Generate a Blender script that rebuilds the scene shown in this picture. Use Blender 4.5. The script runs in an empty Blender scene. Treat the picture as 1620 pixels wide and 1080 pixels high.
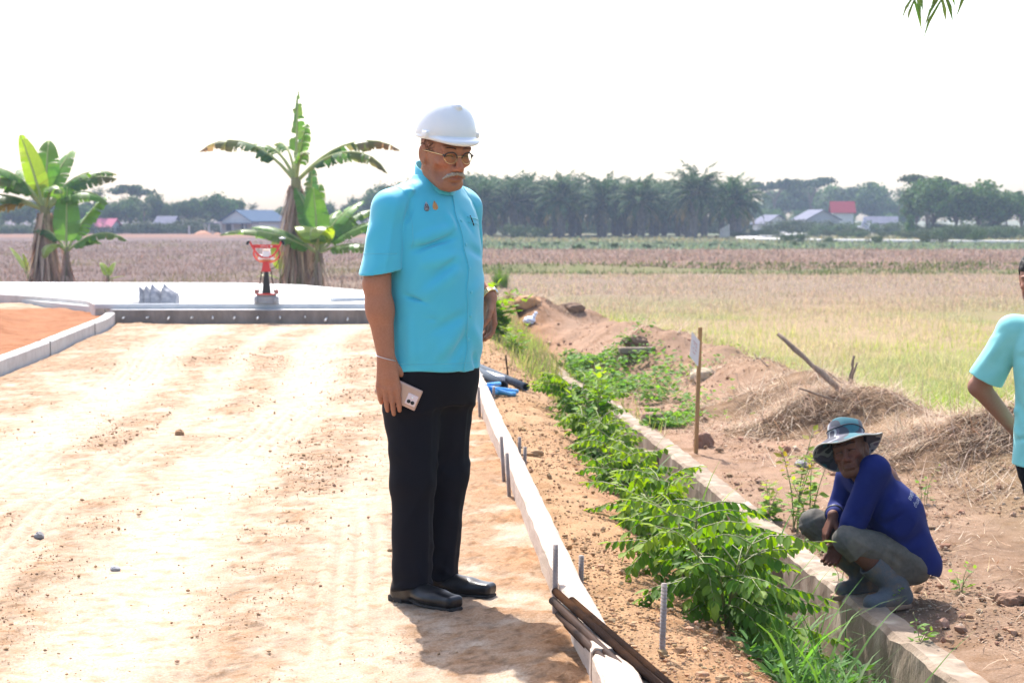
import bpy, math, random
import numpy as np
from mathutils import Vector, Matrix
from mathutils.bvhtree import BVHTree
R = math.radians
SC = bpy.context.scene
COL = SC.collection

# ------------------------------------------------------------------ camera
CAM = np.array([0.0, 0.0, 1.33]); FPX = 3000.0
PITCH = math.atan((540 - 347) / FPX)
cd = bpy.data.cameras.new('camera'); co = bpy.data.objects.new('camera', cd); COL.objects.link(co)
co.location = CAM; co.rotation_euler = (math.pi / 2 - PITCH, 0, 0)
cd.sensor_width = 36; cd.lens = FPX / 1620 * 36; cd.clip_start = 0.1; cd.clip_end = 6000
cd.dof.use_dof = True; cd.dof.focus_distance = 6.75; cd.dof.aperture_fstop = 7.5
SC.camera = co
FW = np.array([0, math.cos(PITCH), -math.sin(PITCH)]); UP = np.array([0, math.sin(PITCH), math.cos(PITCH)])

def G(px, py, z):
    """photo pixel -> world point at height z"""
    d = FW + np.array([1, 0, 0]) * ((px - 810) / FPX) - UP * ((py - 540) / FPX)
    return CAM + d * ((z - CAM[2]) / d[2])

def D(px, py, y):
    """photo pixel -> world point at depth y"""
    d = FW + np.array([1, 0, 0]) * ((px - 810) / FPX) - UP * ((py - 540) / FPX)
    return CAM + d * (y / d[1])

# ------------------------------------------------------------------ light
SUN_EL, SUN_AZ = 54.0, -17.0
w = bpy.data.worlds.new('World'); SC.world = w; w.use_nodes = True
nt = w.node_tree; bg = nt.nodes['Background']
sky = nt.nodes.new('ShaderNodeTexSky'); sky.sky_type = 'NISHITA'; sky.sun_disc = False
sky.sun_elevation = R(SUN_EL); sky.sun_rotation = R(SUN_AZ); sky.dust_density = 3.0; sky.air_density = 1.0; sky.ozone_density = 1.0
nt.links.new(sky.outputs[0], bg.inputs[0]); bg.inputs[1].default_value = 0.15
sd = bpy.data.lights.new('sun', 'SUN'); sd.energy = 3.6; sd.angle = R(0.55); sd.color = (1, 0.965, 0.91)
so = bpy.data.objects.new('sun', sd); COL.objects.link(so)
sdir = Vector((-math.sin(R(SUN_AZ)) * math.cos(R(SUN_EL)), -math.cos(R(SUN_AZ)) * math.cos(R(SUN_EL)), -math.sin(R(SUN_EL))))
so.rotation_euler = sdir.to_track_quat('-Z', 'Y').to_euler(); so.location = (-5, 20, 30)
SC.view_settings.view_transform = 'Standard'; SC.view_settings.look = 'None'
SC.view_settings.exposure = 1.35; SC.view_settings.gamma = 1.0
SC.render.engine = 'CYCLES'
SC.cycles.max_bounces = 8; SC.cycles.transparent_max_bounces = 12; SC.cycles.volume_bounces = 1
SC.cycles.use_adaptive_sampling = True

# ------------------------------------------------------------------ numeric helpers
def hsh(ix, iy, s):
    n = (ix.astype(np.int64) * 374761393 + iy.astype(np.int64) * 668265263 + s * 974711) & 0xffffffff
    n = ((n ^ (n >> 13)) * 1274126177) & 0xffffffff
    n = n ^ (n >> 16)
    return n / 4294967296.0

def vn(x, y, s=0):
    x = np.asarray(x, float); y = np.asarray(y, float)
    xi = np.floor(x); yi = np.floor(y); u = x - xi; v = y - yi
    u = u * u * (3 - 2 * u); v = v * v * (3 - 2 * v)
    a = hsh(xi, yi, s); b = hsh(xi + 1, yi, s); c = hsh(xi, yi + 1, s); d = hsh(xi + 1, yi + 1, s)
    return (a * (1 - u) + b * u) * (1 - v) + (c * (1 - u) + d * u) * v

def fbm(x, y, o=4, s=0, g=0.5):
    t = 0; a = 1.0; n = 0
    for i in range(o):
        t = t + a * (vn(x * 2 ** i, y * 2 ** i, s + i * 7) - 0.5) * 2; n += a; a *= g
    return t / n

def sstep(a, b, x):
    t = np.clip((x - a) / (b - a), 0, 1); return t * t * (3 - 2 * t)

def mix3(a, b, t):
    return np.asarray(a)[None, :] * (1 - t[:, None]) + np.asarray(b)[None, :] * t[:, None] if np.ndim(a) == 1 else a * (1 - t[:, None]) + np.asarray(b)[None, :] * t[:, None]

def nrm(v):
    v = np.asarray(v, float); return v / np.maximum(np.linalg.norm(v, axis=-1, keepdims=True), 1e-9)

def rotm(rx=0, ry=0, rz=0):
    return np.array((Matrix.Rotation(rz, 3, 'Z') @ Matrix.Rotation(ry, 3, 'Y') @ Matrix.Rotation(rx, 3, 'X')))

# ------------------------------------------------------------------ objects
def tag(o, label=None, cat=None, group=None, kind=None):
    if label: o['label'] = label
    if cat: o['category'] = cat
    if group: o['group'] = group
    if kind: o['kind'] = kind
    return o

def thing(name, label, cat, loc=(0, 0, 0), rz=0.0, group=None):
    o = bpy.data.objects.new(name, None); COL.objects.link(o); o.empty_display_size = 0.1
    o.location = loc; o.rotation_euler = (0, 0, rz)
    return tag(o, label, cat, group)

def mesh(name, V, F, m, parent=None, col=None, smooth=True, loc=None, rz=0.0):
    """V (n,3); F: array (k,3|4) or list of such arrays"""
    V = np.ascontiguousarray(V, dtype=np.float32)
    Fs = [F] if isinstance(F, np.ndarray) else [np.asarray(f) for f in F if len(f)]
    me = bpy.data.meshes.new(name)
    nl = sum(f.size for f in Fs); npoly = sum(len(f) for f in Fs)
    me.vertices.add(len(V)); me.vertices.foreach_set('co', V.ravel())
    me.loops.add(nl); me.polygons.add(npoly)
    me.loops.foreach_set('vertex_index', np.concatenate([f.ravel() for f in Fs]).astype(np.int32))
    tot = np.concatenate([np.full(len(f), f.shape[1]) for f in Fs])
    me.polygons.foreach_set('loop_start', (np.cumsum(tot) - tot).astype(np.int32))
    try: me.polygons.foreach_set('loop_total', tot.astype(np.int32))
    except Exception: pass
    me.polygons.foreach_set('use_smooth', np.full(npoly, bool(smooth)))
    me.update(calc_edges=True); me.validate()
    if col is not None:
        c = np.ones((len(V), 4), np.float32); c[:, :3] = col
        at = me.color_attributes.new('Col', 'FLOAT_COLOR', 'POINT'); at.data.foreach_set('color', c.ravel())
    me.materials.append(m)
    o = bpy.data.objects.new(name, me); COL.objects.link(o)
    if parent is not None: o.parent = parent
    if loc is not None: o.location = loc
    o.rotation_euler = (0, 0, rz)
    return o

def dup(root, loc, rz=0.0, sc=None, label=None, group=None):
    r = root.copy(); COL.objects.link(r); r.location = loc; r.rotation_euler = (0, 0, rz)
    if sc is not None: r.scale = (sc, sc, sc) if np.isscalar(sc) else sc
    if label: r['label'] = label
    if group: r['group'] = group
    for ch in list(root.children):
        c = ch.copy(); COL.objects.link(c); c.parent = r
        for g in ch.children:
            d = g.copy(); COL.objects.link(d); d.parent = c
    return r

class MB:
    """collects pieces into one mesh"""
    def __init__(s): s.V = []; s.Q = []; s.T = []; s.C = []; s.n = 0
    def add(s, V, Q=None, T=None, col=None):
        V = np.asarray(V, float)
        if Q is not None and len(Q): s.Q.append(np.asarray(Q) + s.n)
        if T is not None and len(T): s.T.append(np.asarray(T) + s.n)
        s.V.append(V); s.n += len(V)
        c = np.ones((len(V), 3)) * (np.asarray(col) if col is not None else 1.0); s.C.append(c)
        return s
    def box(s, c, h, M=None, col=None, bev=0.0):
        c = np.asarray(c, float); h = np.asarray(h, float)
        if bev <= 0:
            P = np.array([[x, y, z] for x in (-1, 1) for y in (-1, 1) for z in (-1, 1)], float) * h
            Q = np.array([[0, 1, 3, 2], [4, 6, 7, 5], [0, 4, 5, 1], [2, 3, 7, 6], [0, 2, 6, 4], [1, 5, 7, 3]])
        else:
            b = min(bev, h.min() * 0.9); P = []
            ring = lambda z, i: [[sx * (h[0] - i - (b if k else 0)), sy * (h[1] - i - (0 if k else b)), z] for (sx, sy, k) in
                    ((-1, -1, 0), (-1, -1, 1), (1, -1, 1), (1, -1, 0), (1, 1, 0), (1, 1, 1), (-1, 1, 1), (-1, 1, 0))]
            P = np.array(ring(-h[2], b) + ring(-h[2] + b, 0) + ring(h[2] - b, 0) + ring(h[2], b))
            Q = [[r * 8 + i, r * 8 + (i + 1) % 8, r * 8 + 8 + (i + 1) % 8, r * 8 + 8 + i] for r in range(3) for i in range(8)]
            for o, f in ((0, -1), (24, 1)):
                for a in ((0, 1, 2, 3), (0, 3, 4, 7), (4, 5, 6, 7)):
                    q = [o + k for k in a]; Q.append(q if f > 0 else q[::-1])
            Q = np.array(Q)
        if M is not None: P = P @ np.asarray(M).T
        return s.add(P + c, Q, col=col)
    def tube(s, pts, r, n=8, col=None, cap=True):
        V, Q, T = tube(pts, r, n, cap); return s.add(V, Q, T, col)
    def obj(s, name, m, parent=None, smooth=True, loc=None, usecol=False, rz=0.0):
        V = np.concatenate(s.V); F = []
        if s.Q: F.append(np.concatenate(s.Q))
        if s.T: F.append(np.concatenate(s.T))
        return mesh(name, V, F, m, parent, np.concatenate(s.C) if usecol else None, smooth, loc, rz)

def tube(pts, r, n=8, cap=True):
    P = np.asarray(pts, float); k = len(P); r = np.broadcast_to(np.asarray(r, float), (k,))
    t = nrm(np.gradient(P, axis=0)); ref = np.array([0, 0, 1.0]) if abs(t[:, 2]).mean() < 0.9 else np.array([1.0, 0, 0])
    a = nrm(np.cross(t, ref)); b = np.cross(t, a)
    ang = np.arange(n) * 2 * math.pi / n
    V = P[:, None, :] + r[:, None, None] * (np.cos(ang)[None, :, None] * a[:, None, :] + np.sin(ang)[None, :, None] * b[:, None, :])
    V = V.reshape(-1, 3); i = np.arange(n); j = (i + 1) % n
    Q = np.concatenate([np.stack([q * n + i, q * n + j, q * n + n + j, q * n + n + i], 1) for q in range(k - 1)])
    T = np.zeros((0, 3), int)
    if cap:
        V = np.concatenate([V, P[:1], P[-1:]]); e = len(V)
        T = np.concatenate([np.stack([j, i, np.full(n, e - 2)], 1), np.stack([(k - 1) * n + i, (k - 1) * n + j, np.full(n, e - 1)], 1)])
    return V, Q, T

def bez(pts, n=12):
    """Catmull-Rom through pts"""
    P = np.asarray(pts, float); P = np.concatenate([2 * P[:1] - P[1:2], P, 2 * P[-1:] - P[-2:-1]]); out = []
    for i in range(1, len(P) - 2):
        t = np.linspace(0, 1, n, endpoint=False)[:, None]
        a, b, c, d = P[i - 1], P[i], P[i + 1], P[i + 2]
        out.append(0.5 * (2 * b + (c - a) * t + (2 * a - 5 * b + 4 * c - d) * t ** 2 + (3 * b - a - 3 * c + d) * t ** 3))
    out.append(P[-2][None]); return np.concatenate(out)

def lathe(prof, n=32, sx=1.0, sy=1.0):
    """prof: list of (r,z)"""
    pr = np.asarray(prof, float); a = np.arange(n) * 2 * math.pi / n; k = len(pr)
    V = np.stack([pr[:, 0][:, None] * np.cos(a) * sx, pr[:, 0][:, None] * np.sin(a) * sy, np.repeat(pr[:, 1][:, None], n, 1)], -1).reshape(-1, 3)
    i = np.arange(n); j = (i + 1) % n
    Q = np.concatenate([np.stack([q * n + i, q * n + j, q * n + n + j, q * n + n + i], 1) for q in range(k - 1)])
    return V, Q

def blades(P, L, W, az, lean, bend, col, seg=3):
    """grass blades / straws: roots P, length, width, azimuth of lean, lean angle from vertical, extra bend"""
    N = len(P); P = np.asarray(P, float); out = []
    h = np.stack([np.cos(az), np.sin(az), np.zeros(N)], 1); side = np.stack([-np.sin(az), np.cos(az), np.zeros(N)], 1)
    p = P.copy(); rows = []
    for i in range(seg + 1):
        wv = W * (1 - (i / seg) ** 1.5) * 0.5
        rows.append(p - side * wv[:, None] if i < seg else p); 
        if i < seg: rows.append(p + side * wv[:, None])
        a = lean + bend * (i + 0.5) / seg
        p = p + (h * np.sin(a)[:, None] + np.array([0, 0, 1.0]) * np.cos(a)[:, None]) * (L / seg)[:, None]
    V = np.stack(rows, 1); nv = V.shape[1]; b = np.arange(N)[:, None] * nv
    Q = np.concatenate([b + np.array([[2 * i, 2 * i + 1, 2 * i + 3, 2 * i + 2]]) for i in range(seg - 1)])
    T = b + np.array([[2 * seg - 2, 2 * seg - 1, 2 * seg]])
    return V.reshape(-1, 3), Q, T, np.repeat(col, nv, 0)

def leafs(P, d, n, L, W, col, fold=0.25, tip=0.62):
    """oval leaves as two folded quads each; d direction, n normal"""
    d = nrm(d); s = nrm(np.cross(d, n)); n = np.cross(s, d); N = len(P)
    L = np.broadcast_to(L, (N,))[:, None]; W = np.broadcast_to(W, (N,))[:, None] / 2
    up = n * W * fold
    v = [P, P + d * L * 0.28 + s * W * 0.85 + up, P + d * L * tip + s * W + up * .8, P + d * L, P + d * L * tip - s * W + up * .8, P + d * L * 0.28 - s * W * 0.85 + up]
    V = np.stack(v, 1).reshape(-1, 3); b = np.arange(N)[:, None] * 6
    Q = np.concatenate([b + np.array([[0, 1, 2, 3]]), b + np.array([[0, 3, 4, 5]])])
    return V, Q, np.repeat(col, 6, 0)

def jit(rng, base, n, amt=0.2, hue=0.1):
    c = np.asarray(base)[None, :] * (1 + rng.uniform(-amt, amt, (n, 1))) * (1 + rng.uniform(-hue, hue, (n, 3)))
    return np.clip(c, 0.003, 0.95)

# ------------------------------------------------------------------ materials
def mat(name, base=(.5, .5, .5), base2=None, scale=20, rough=0.7, bump=0.0, bscale=None, attr=False, spec=0.4, metal=0.0, trans=0.0,
        sss=0.0, detail=6, coat=0.0, fac=0.5, sheen=0.0, scale2=None, base3=None, stretch=None, rnd=0.0, bdist=0.01):
    m = bpy.data.materials.new(name); m.use_nodes = True; t = m.node_tree; N = t.nodes; Lk = t.links
    p = N['Principled BSDF']; p.inputs['Roughness'].default_value = rough; p.inputs['Metallic'].default_value = metal
    p.inputs['Specular IOR Level'].default_value = spec
    if coat: p.inputs['Coat Weight'].default_value = coat; p.inputs['Coat Roughness'].default_value = 0.15
    if sheen: p.inputs['Sheen Weight'].default_value = sheen; p.inputs['Sheen Roughness'].default_value = 0.5
    tc = N.new('ShaderNodeTexCoord'); vec = tc.outputs['Object']
    if stretch:
        mp = N.new('ShaderNodeMapping'); mp.inputs['Scale'].default_value = stretch; Lk.new(vec, mp.inputs['Vector']); vec = mp.outputs[0]
    def noise(sc, de=detail):
        n = N.new('ShaderNodeTexNoise'); n.inputs['Scale'].default_value = sc; n.inputs['Detail'].default_value = de
        n.inputs['Roughness'].default_value = 0.6; Lk.new(vec, n.inputs['Vector']); return n.outputs['Fac']
    if attr:
        a = N.new('ShaderNodeAttribute'); a.attribute_name = 'Col'; c1 = a.outputs['Color']
    else:
        r = N.new('ShaderNodeRGB'); r.outputs[0].default_value = (*base, 1); c1 = r.outputs[0]
    def mixc(f, a, b, bl='MIX', ff=None):
        x = N.new('ShaderNodeMix'); x.data_type = 'RGBA'; x.blend_type = bl
        if ff is None: Lk.new(f, x.inputs[0])
        else: x.inputs[0].default_value = ff
        for s, v in ((x.inputs[6], a), (x.inputs[7], b)):
            if isinstance(v, tuple): s.default_value = (*v, 1)
            else: Lk.new(v, s)
        return x.outputs[2]
    if base2 is not None:
        nf = noise(scale); mr = N.new('ShaderNodeMapRange'); mr.inputs[1].default_value = 0.5 - 0.22; mr.inputs[2].default_value = 0.5 + 0.22
        mr.inputs[3].default_value = 0.0; mr.inputs[4].default_value = 1.0 if not attr else fac * 2 if fac < .5 else 1.0
        Lk.new(nf, mr.inputs[0])
        c1 = mixc(mr.outputs[0], c1, base2, 'MULTIPLY' if attr else 'MIX')
    if base3 is not None:
        nf = noise(scale2 or scale * 0.13, 3); mr = N.new('ShaderNodeMapRange'); mr.inputs[1].default_value = 0.5; mr.inputs[2].default_value = 0.66
        Lk.new(nf, mr.inputs[0]); c1 = mixc(mr.outputs[0], c1, base3, 'MULTIPLY' if attr else 'MIX')
    if rnd:
        oi = N.new('ShaderNodeObjectInfo'); hs = N.new('ShaderNodeHueSaturation')
        for k, (lo, hi) in (('Value', (1 - rnd, 1 + rnd)), ('Hue', (.5 - rnd * .06, .5 + rnd * .06))):
            mr = N.new('ShaderNodeMapRange'); mr.inputs[3].default_value = lo; mr.inputs[4].default_value = hi
            Lk.new(oi.outputs['Random'], mr.inputs[0]); Lk.new(mr.outputs[0], hs.inputs[k])
        Lk.new(c1, hs.inputs['Color']); c1 = hs.outputs[0]
    Lk.new(c1, p.inputs['Base Color'])
    if sss:
        p.inputs['Subsurface Weight'].default_value = sss; p.inputs['Subsurface Radius'].default_value = (0.012, 0.005, 0.003); p.inputs['Subsurface Scale'].default_value = 1.0
    if bump:
        b = N.new('ShaderNodeBump'); b.inputs['Strength'].default_value = bump; b.inputs['Distance'].default_value = bdist
        Lk.new(noise(bscale or scale), b.inputs['Height']); Lk.new(b.outputs[0], p.inputs['Normal'])
    if trans:
        tr = N.new('ShaderNodeBsdfTranslucent'); ms = N.new('ShaderNodeMixShader'); ms.inputs[0].default_value = trans
        hs = N.new('ShaderNodeHueSaturation'); hs.inputs['Saturation'].default_value = 1.15; hs.inputs['Value'].default_value = 1.45
        hs.inputs['Hue'].default_value = 0.485
        Lk.new(c1, hs.inputs['Color']); Lk.new(hs.outputs[0], tr.inputs[0])
        Lk.new(p.outputs[0], ms.inputs[1]); Lk.new(tr.outputs[0], ms.inputs[2]); Lk.new(ms.outputs[0], N['Material Output'].inputs[0])
    return m

# ------------------------------------------------------------------ implicit surfaces
class SDF:
    def __init__(s, lo, hi, h):
        s.h = h; s.ax = [np.arange(lo[i], hi[i] + h, h, dtype=np.float32) for i in range(3)]
        s.F = np.full([len(a) for a in s.ax], 1.0, np.float32)
    def sub(s, lo, hi):
        sl = []
        for i in range(3):
            a = int(np.searchsorted(s.ax[i], lo[i])); b = int(np.searchsorted(s.ax[i], hi[i])); sl.append(slice(max(a - 1, 0), b + 1))
        return tuple(sl), s.ax[0][sl[0]][:, None, None], s.ax[1][sl[1]][None, :, None], s.ax[2][sl[2]][None, None, :]
    def _put(s, sl, d, k, op):
        f = s.F[sl]
        if f.size == 0: return
        if op == 'sub':
            d = -d
            if k <= 0: s.F[sl] = np.maximum(f, d); return
            h = np.clip(0.5 - 0.5 * (d - f) / k, 0, 1); s.F[sl] = d * (1 - h) + f * h + k * h * (1 - h)
        else:
            if k <= 0: s.F[sl] = np.minimum(f, d); return
            h = np.clip(0.5 + 0.5 * (f - d) / k, 0, 1); s.F[sl] = f * (1 - h) + d * h - k * h * (1 - h)
    def cap(s, a, b, ra, rb=None, k=0.015, op='u', flat=None):
        a = np.asarray(a, float); b = np.asarray(b, float); rb = ra if rb is None else rb; m = max(ra, rb) + k + 3 * s.h
        sl, X, Y, Z = s.sub(np.minimum(a, b) - m, np.maximum(a, b) + m)
        px, py, pz = X - a[0], Y - a[1], Z - a[2]; ba = b - a
        t = np.clip((px * ba[0] + py * ba[1] + pz * ba[2]) / max(ba @ ba, 1e-9), 0, 1)
        qx, qy, qz = px - t * ba[0], py - t * ba[1], pz - t * ba[2]
        if flat is not None:
            n, f = nrm(flat[0]), flat[1] - 1
            dn = (qx * n[0] + qy * n[1] + qz * n[2]) * f; qx, qy, qz = qx + dn * n[0], qy + dn * n[1], qz + dn * n[2]
        s._put(sl, np.sqrt(qx * qx + qy * qy + qz * qz) - (ra + t * (rb - ra)), k, op)
    def ell(s, c, r, M=None, k=0.015, op='u'):
        c = np.asarray(c, float); r = np.asarray(r, float); m = r.max() + k + 3 * s.h
        sl, X, Y, Z = s.sub(c - m, c + m); x, y, z = X - c[0], Y - c[1], Z - c[2]
        if M is not None:
            M = np.asarray(M); x, y, z = (M[0, i] * x + M[1, i] * y + M[2, i] * z for i in range(3))
        k0 = np.sqrt((x / r[0]) ** 2 + (y / r[1]) ** 2 + (z / r[2]) ** 2); k1 = np.sqrt((x / r[0] ** 2) ** 2 + (y / r[1] ** 2) ** 2 + (z / r[2] ** 2) ** 2)
        s._put(sl, k0 * (k0 - 1) / np.maximum(k1, 1e-6), k, op)
    def box(s, c, hf, M=None, rad=0.005, k=0.01, op='u'):
        c = np.asarray(c, float); hf = np.asarray(hf, float); m = np.linalg.norm(hf) + k + 3 * s.h
        sl, X, Y, Z = s.sub(c - m, c + m); x, y, z = X - c[0], Y - c[1], Z - c[2]
        if M is not None:
            M = np.asarray(M); x, y, z = (M[0, i] * x + M[1, i] * y + M[2, i] * z for i in range(3))
        qx, qy, qz = np.abs(x) - hf[0] + rad, np.abs(y) - hf[1] + rad, np.abs(z) - hf[2] + rad
        d = np.sqrt(np.maximum(qx, 0) ** 2 + np.maximum(qy, 0) ** 2 + np.maximum(qz, 0) ** 2) + np.minimum(np.maximum(np.maximum(qx, qy), qz), 0) - rad
        s._put(sl, d, k, op)
    def loft(s, rows, k=0.02, zpad=0.0):
        """rows of (z, cx, cy, rx, ry): elliptical sections, open top and bottom cut flat"""
        rw = np.array(sorted(rows)); z = s.ax[2]; m = rw[:, 3:].max() + k + 3 * s.h
        lo = (rw[:, 1].min() - m, rw[:, 2].min() - m, rw[0, 0] - m); hi = (rw[:, 1].max() + m, rw[:, 2].max() + m, rw[-1, 0] + m)
        sl, X, Y, Z = s.sub(lo, hi); zz = Z.ravel()
        def cub(q):  # smooth interpolation
            P = bez(np.stack([rw[:, 0], q], 1), 10); return np.interp(zz, P[:, 0], P[:, 1])[None, None, :].astype(np.float32)
        cx, cy, rx, ry = (cub(rw[:, i]) for i in (1, 2, 3, 4))
        x, y = X - cx, Y - cy
        k0 = np.sqrt((x / rx) ** 2 + (y / ry) ** 2); k1 = np.sqrt((x / rx ** 2) ** 2 + (y / ry ** 2) ** 2)
        d = k0 * (k0 - 1) / np.maximum(k1, 1e-6); d = np.where(k0 < 0.05, -np.minimum(rx, ry), d)
        d = np.maximum(d, np.maximum(rw[0, 0] - Z, Z - rw[-1, 0])); s._put(sl, d.astype(np.float32), k, 'u')
    def plane(s, p, n, keep_below=True, lo=None, hi=None):
        """cut away the side n points to, inside the box lo..hi"""
        n = nrm(n); L = (lo, hi) if lo is not None else ([a[0] for a in s.ax], [a[-1] for a in s.ax])
        sl, X, Y, Z = s.sub(*L); d = (X - p[0]) * n[0] + (Y - p[1]) * n[1] + (Z - p[2]) * n[2]
        s.F[sl] = np.maximum(s.F[sl], d)
    def fold(s, a, b, amp, wid, mask=None):
        """push the surface out (amp > 0) or in along the segment a-b"""
        a = np.asarray(a, float); b = np.asarray(b, float); m = wid * 2.6
        sl, X, Y, Z = s.sub(np.minimum(a, b) - m, np.maximum(a, b) + m); ba = b - a
        px, py, pz = X - a[0], Y - a[1], Z - a[2]; t = np.clip((px * ba[0] + py * ba[1] + pz * ba[2]) / (ba @ ba), 0, 1)
        d2 = (px - t * ba[0]) ** 2 + (py - t * ba[1]) ** 2 + (pz - t * ba[2]) ** 2
        s.F[sl] -= (amp * np.sin(np.clip(t * 0.9 + 0.05, 0, 1) * math.pi) * np.exp(-d2 / wid ** 2)).astype(np.float32)
    def warp(s, fn):
        X, Y, Z = s.ax[0][:, None, None], s.ax[1][None, :, None], s.ax[2][None, None, :]
        s.F += fn(X, Y, Z).astype(np.float32)
    def mesh(s):
        F = s.F; F = np.pad(F, 1, constant_values=1.0); h = s.h; org = np.array([a[0] - h for a in s.ax])
        ins = F < 0; n = F.shape
        cnt = np.zeros([d - 1 for d in n], np.int8)
        for dx in (0, 1):
            for dy in (0, 1):
                for dz in (0, 1):
                    cnt += ins[dx:n[0] - 1 + dx, dy:n[1] - 1 + dy, dz:n[2] - 1 + dz]
        act = (cnt > 0) & (cnt < 8); idx = np.argwhere(act); ids = np.full(act.shape, -1, np.int32); ids[act] = np.arange(len(idx))
        acc = np.zeros((len(idx), 3)); num = np.zeros(len(idx))
        C = [(0, 0, 0), (1, 0, 0), (0, 1, 0), (1, 1, 0), (0, 0, 1), (1, 0, 1), (0, 1, 1), (1, 1, 1)]
        val = [F[idx[:, 0] + c[0], idx[:, 1] + c[1], idx[:, 2] + c[2]] for c in C]
        for i in range(8):
            for ax in range(3):
                if C[i][ax] == 0:
                    c2 = list(C[i]); c2[ax] = 1; j = C.index(tuple(c2)); f0, f1 = val[i], val[j]; x = (f0 < 0) != (f1 < 0)
                    t = np.where(x, f0 / np.where(np.abs(f0 - f1) < 1e-12, 1, f0 - f1), 0)
                    pt = np.tile(np.array(C[i], float), (len(idx), 1)); pt[:, ax] += t
                    acc[x] += pt[x]; num += x
        V = org + h * (idx + acc / num[:, None]); Qs = []
        for ax in range(3):
            b, c = (ax + 1) % 3, (ax + 2) % 3
            a0 = [slice(1, -1)] * 3; a1 = [slice(1, -1)] * 3; a0[ax] = slice(0, -1); a1[ax] = slice(1, None)
            i0, i1 = ins[tuple(a0)], ins[tuple(a1)]
            e = np.argwhere(i0 != i1); flip = i0[e[:, 0], e[:, 1], e[:, 2]]
            o = np.ones(3, int); o[ax] = 0; e = e + o
            def cell(db, dc):
                q = e.copy(); q[:, b] += db; q[:, c] += dc; return ids[q[:, 0], q[:, 1], q[:, 2]]
            q = np.stack([cell(-1, -1), cell(0, -1), cell(0, 0), cell(-1, 0)], 1)
            q[~flip] = q[~flip][:, ::-1]; Qs.append(q)
        Q = np.concatenate(Qs); Q = Q[(Q >= 0).all(1)]
        return V, Q

def smoothV(V, Q, it=1, lam=0.5):
    for _ in range(it):
        a = np.zeros_like(V); n = np.zeros(len(V))
        for i in range(4):
            j = Q[:, (i + 1) % 4]; k = Q[:, (i + 3) % 4]; 
            for q in (j, k): 
                for ax in range(3): a[:, ax] += np.bincount(Q[:, i], V[q, ax], len(V))
                n += np.bincount(Q[:, i], minlength=len(V))
        V = V * (1 - lam) + lam * a / np.maximum(n, 1)[:, None]
    return V

def vnorm(V, Q):
    fn = np.cross(V[Q[:, 2]] - V[Q[:, 0]], V[Q[:, 3]] - V[Q[:, 1]]); n = np.zeros_like(V)
    for i in range(4):
        for ax in range(3): n[:, ax] += np.bincount(Q[:, i], fn[:, ax], len(V))
    return nrm(n)

def wrinkle(V, Q, amp, mask, f=7.0, seed=0):
    """push sharp-crested, diagonal cloth wrinkles out along the normals; mask(x,y,z) in 0..1"""
    x, y, z = V.T; u = x - y * .8; o = 0
    for k, (al, sg) in enumerate(((.55, 1), (-.75, 1), (1.25, .7))):
        p = (u * math.cos(al) + z * math.sin(al)); q = (-u * math.sin(al) + z * math.cos(al)); q = q + .05 * fbm(x * 4 + k, z * 4, 2, seed + 9 + k)
        n = fbm(p * f * .38 + k * 7, q * f * 1.5, 2, seed + k * 3); w_ = sstep(.0, .35, fbm(x * 3.1 + k * 5, z * 3.1 + y * 2, 2, seed + 31 + k)); o = o + sg * w_ * (np.exp(-(n / .24) ** 2) - .4)
    return V + vnorm(V, Q) * (amp * o * mask(x, y, z))[:, None]

def bvh(V, Q):
    return BVHTree.FromPolygons([tuple(v) for v in V.tolist()], [tuple(q) for q in Q.tolist()])

def hit(b, o, d):
    r = b.ray_cast(Vector(o), Vector(d).normalized()); return (np.array(r[0]), np.array(r[1])) if r[0] is not None else (None, None)
# ================================================================== ground
rng = np.random.default_rng(7)
def kx(y): return np.interp(y, [2, 4, 5.44, 6.35, 9.66, 11.3, 13.6, 18, 24.2, 40], [.38, .28, .215, .15, -.032, -.13, -.25, -.5, -.86, -1.7]) + .042
def wx(y): return np.interp(y, [2, 7.16, 8.43, 10.04, 12.27, 14.66, 17.6, 20.3, 24, 30, 40], [2.0, 1.65, 1.545, 1.42, 1.29, 1.124, .88, .61, .28, -.2, -.9])
def kl(y): return np.interp(y, [2, 12, 16, 17.9, 19.85, 22.8, 24.1, 40], [-3.85, -4.1, -4.32, -4.45, -4.62, -4.86, -5.05, -7])
WT = 0.15                                               # drain wall thickness
FZ = -0.55                                              # level of the fields

def zbank(x, y):
    ko = kx(y) + .05; s = x - ko; w_ = wx(y)
    left = np.interp(s, [0, .3, .5, .75, .95, 1.2], [.035, .01, -.08, -.3, -.5, -.58])
    a = sstep(w_ - .5, w_ - .40, x); left = left * (1 - a) - 1.0 * a
    far = sstep(17.5, 23, y)                            # the drain fills up with soil further on
    left = left * (1 - far) + far * np.interp(s, [0, .3, .8, 1.3, 2], [.03, .02, -.2, -.34, -.36])
    q = x - w_ - WT
    rid = 0.36 * np.exp(-((q - np.interp(y, [8, 13, 17.5, 24], [3.0, 2.1, 1.55, 1.2])) / .62) ** 2) * sstep(9.5, 13, y) * (1 - .3 * sstep(24, 30, y))
    right = np.interp(q, [0, .6, 1.6, 2.6, 3.6], [-.44, -.41, -.42, -.47, FZ]) + rid * (0.8 + .6 * fbm(x * 1.7, y * 1.1, 3, 3))
    z = np.where(q > -.07, right, left)
    # two spoil mounds
    z = z + .62 * np.exp(-((x - .28) / .62) ** 2 - ((y - 28.6) / 1.5) ** 2) * (0.8 + .4 * fbm(x * 2, y * 2, 3, 5))
    z = z + .34 * np.exp(-((x - 1.45) / .5) ** 2 - ((y - 21.2) / .9) ** 2) * (0.8 + .4 * fbm(x * 2, y * 2, 3, 6))
    return z

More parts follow.
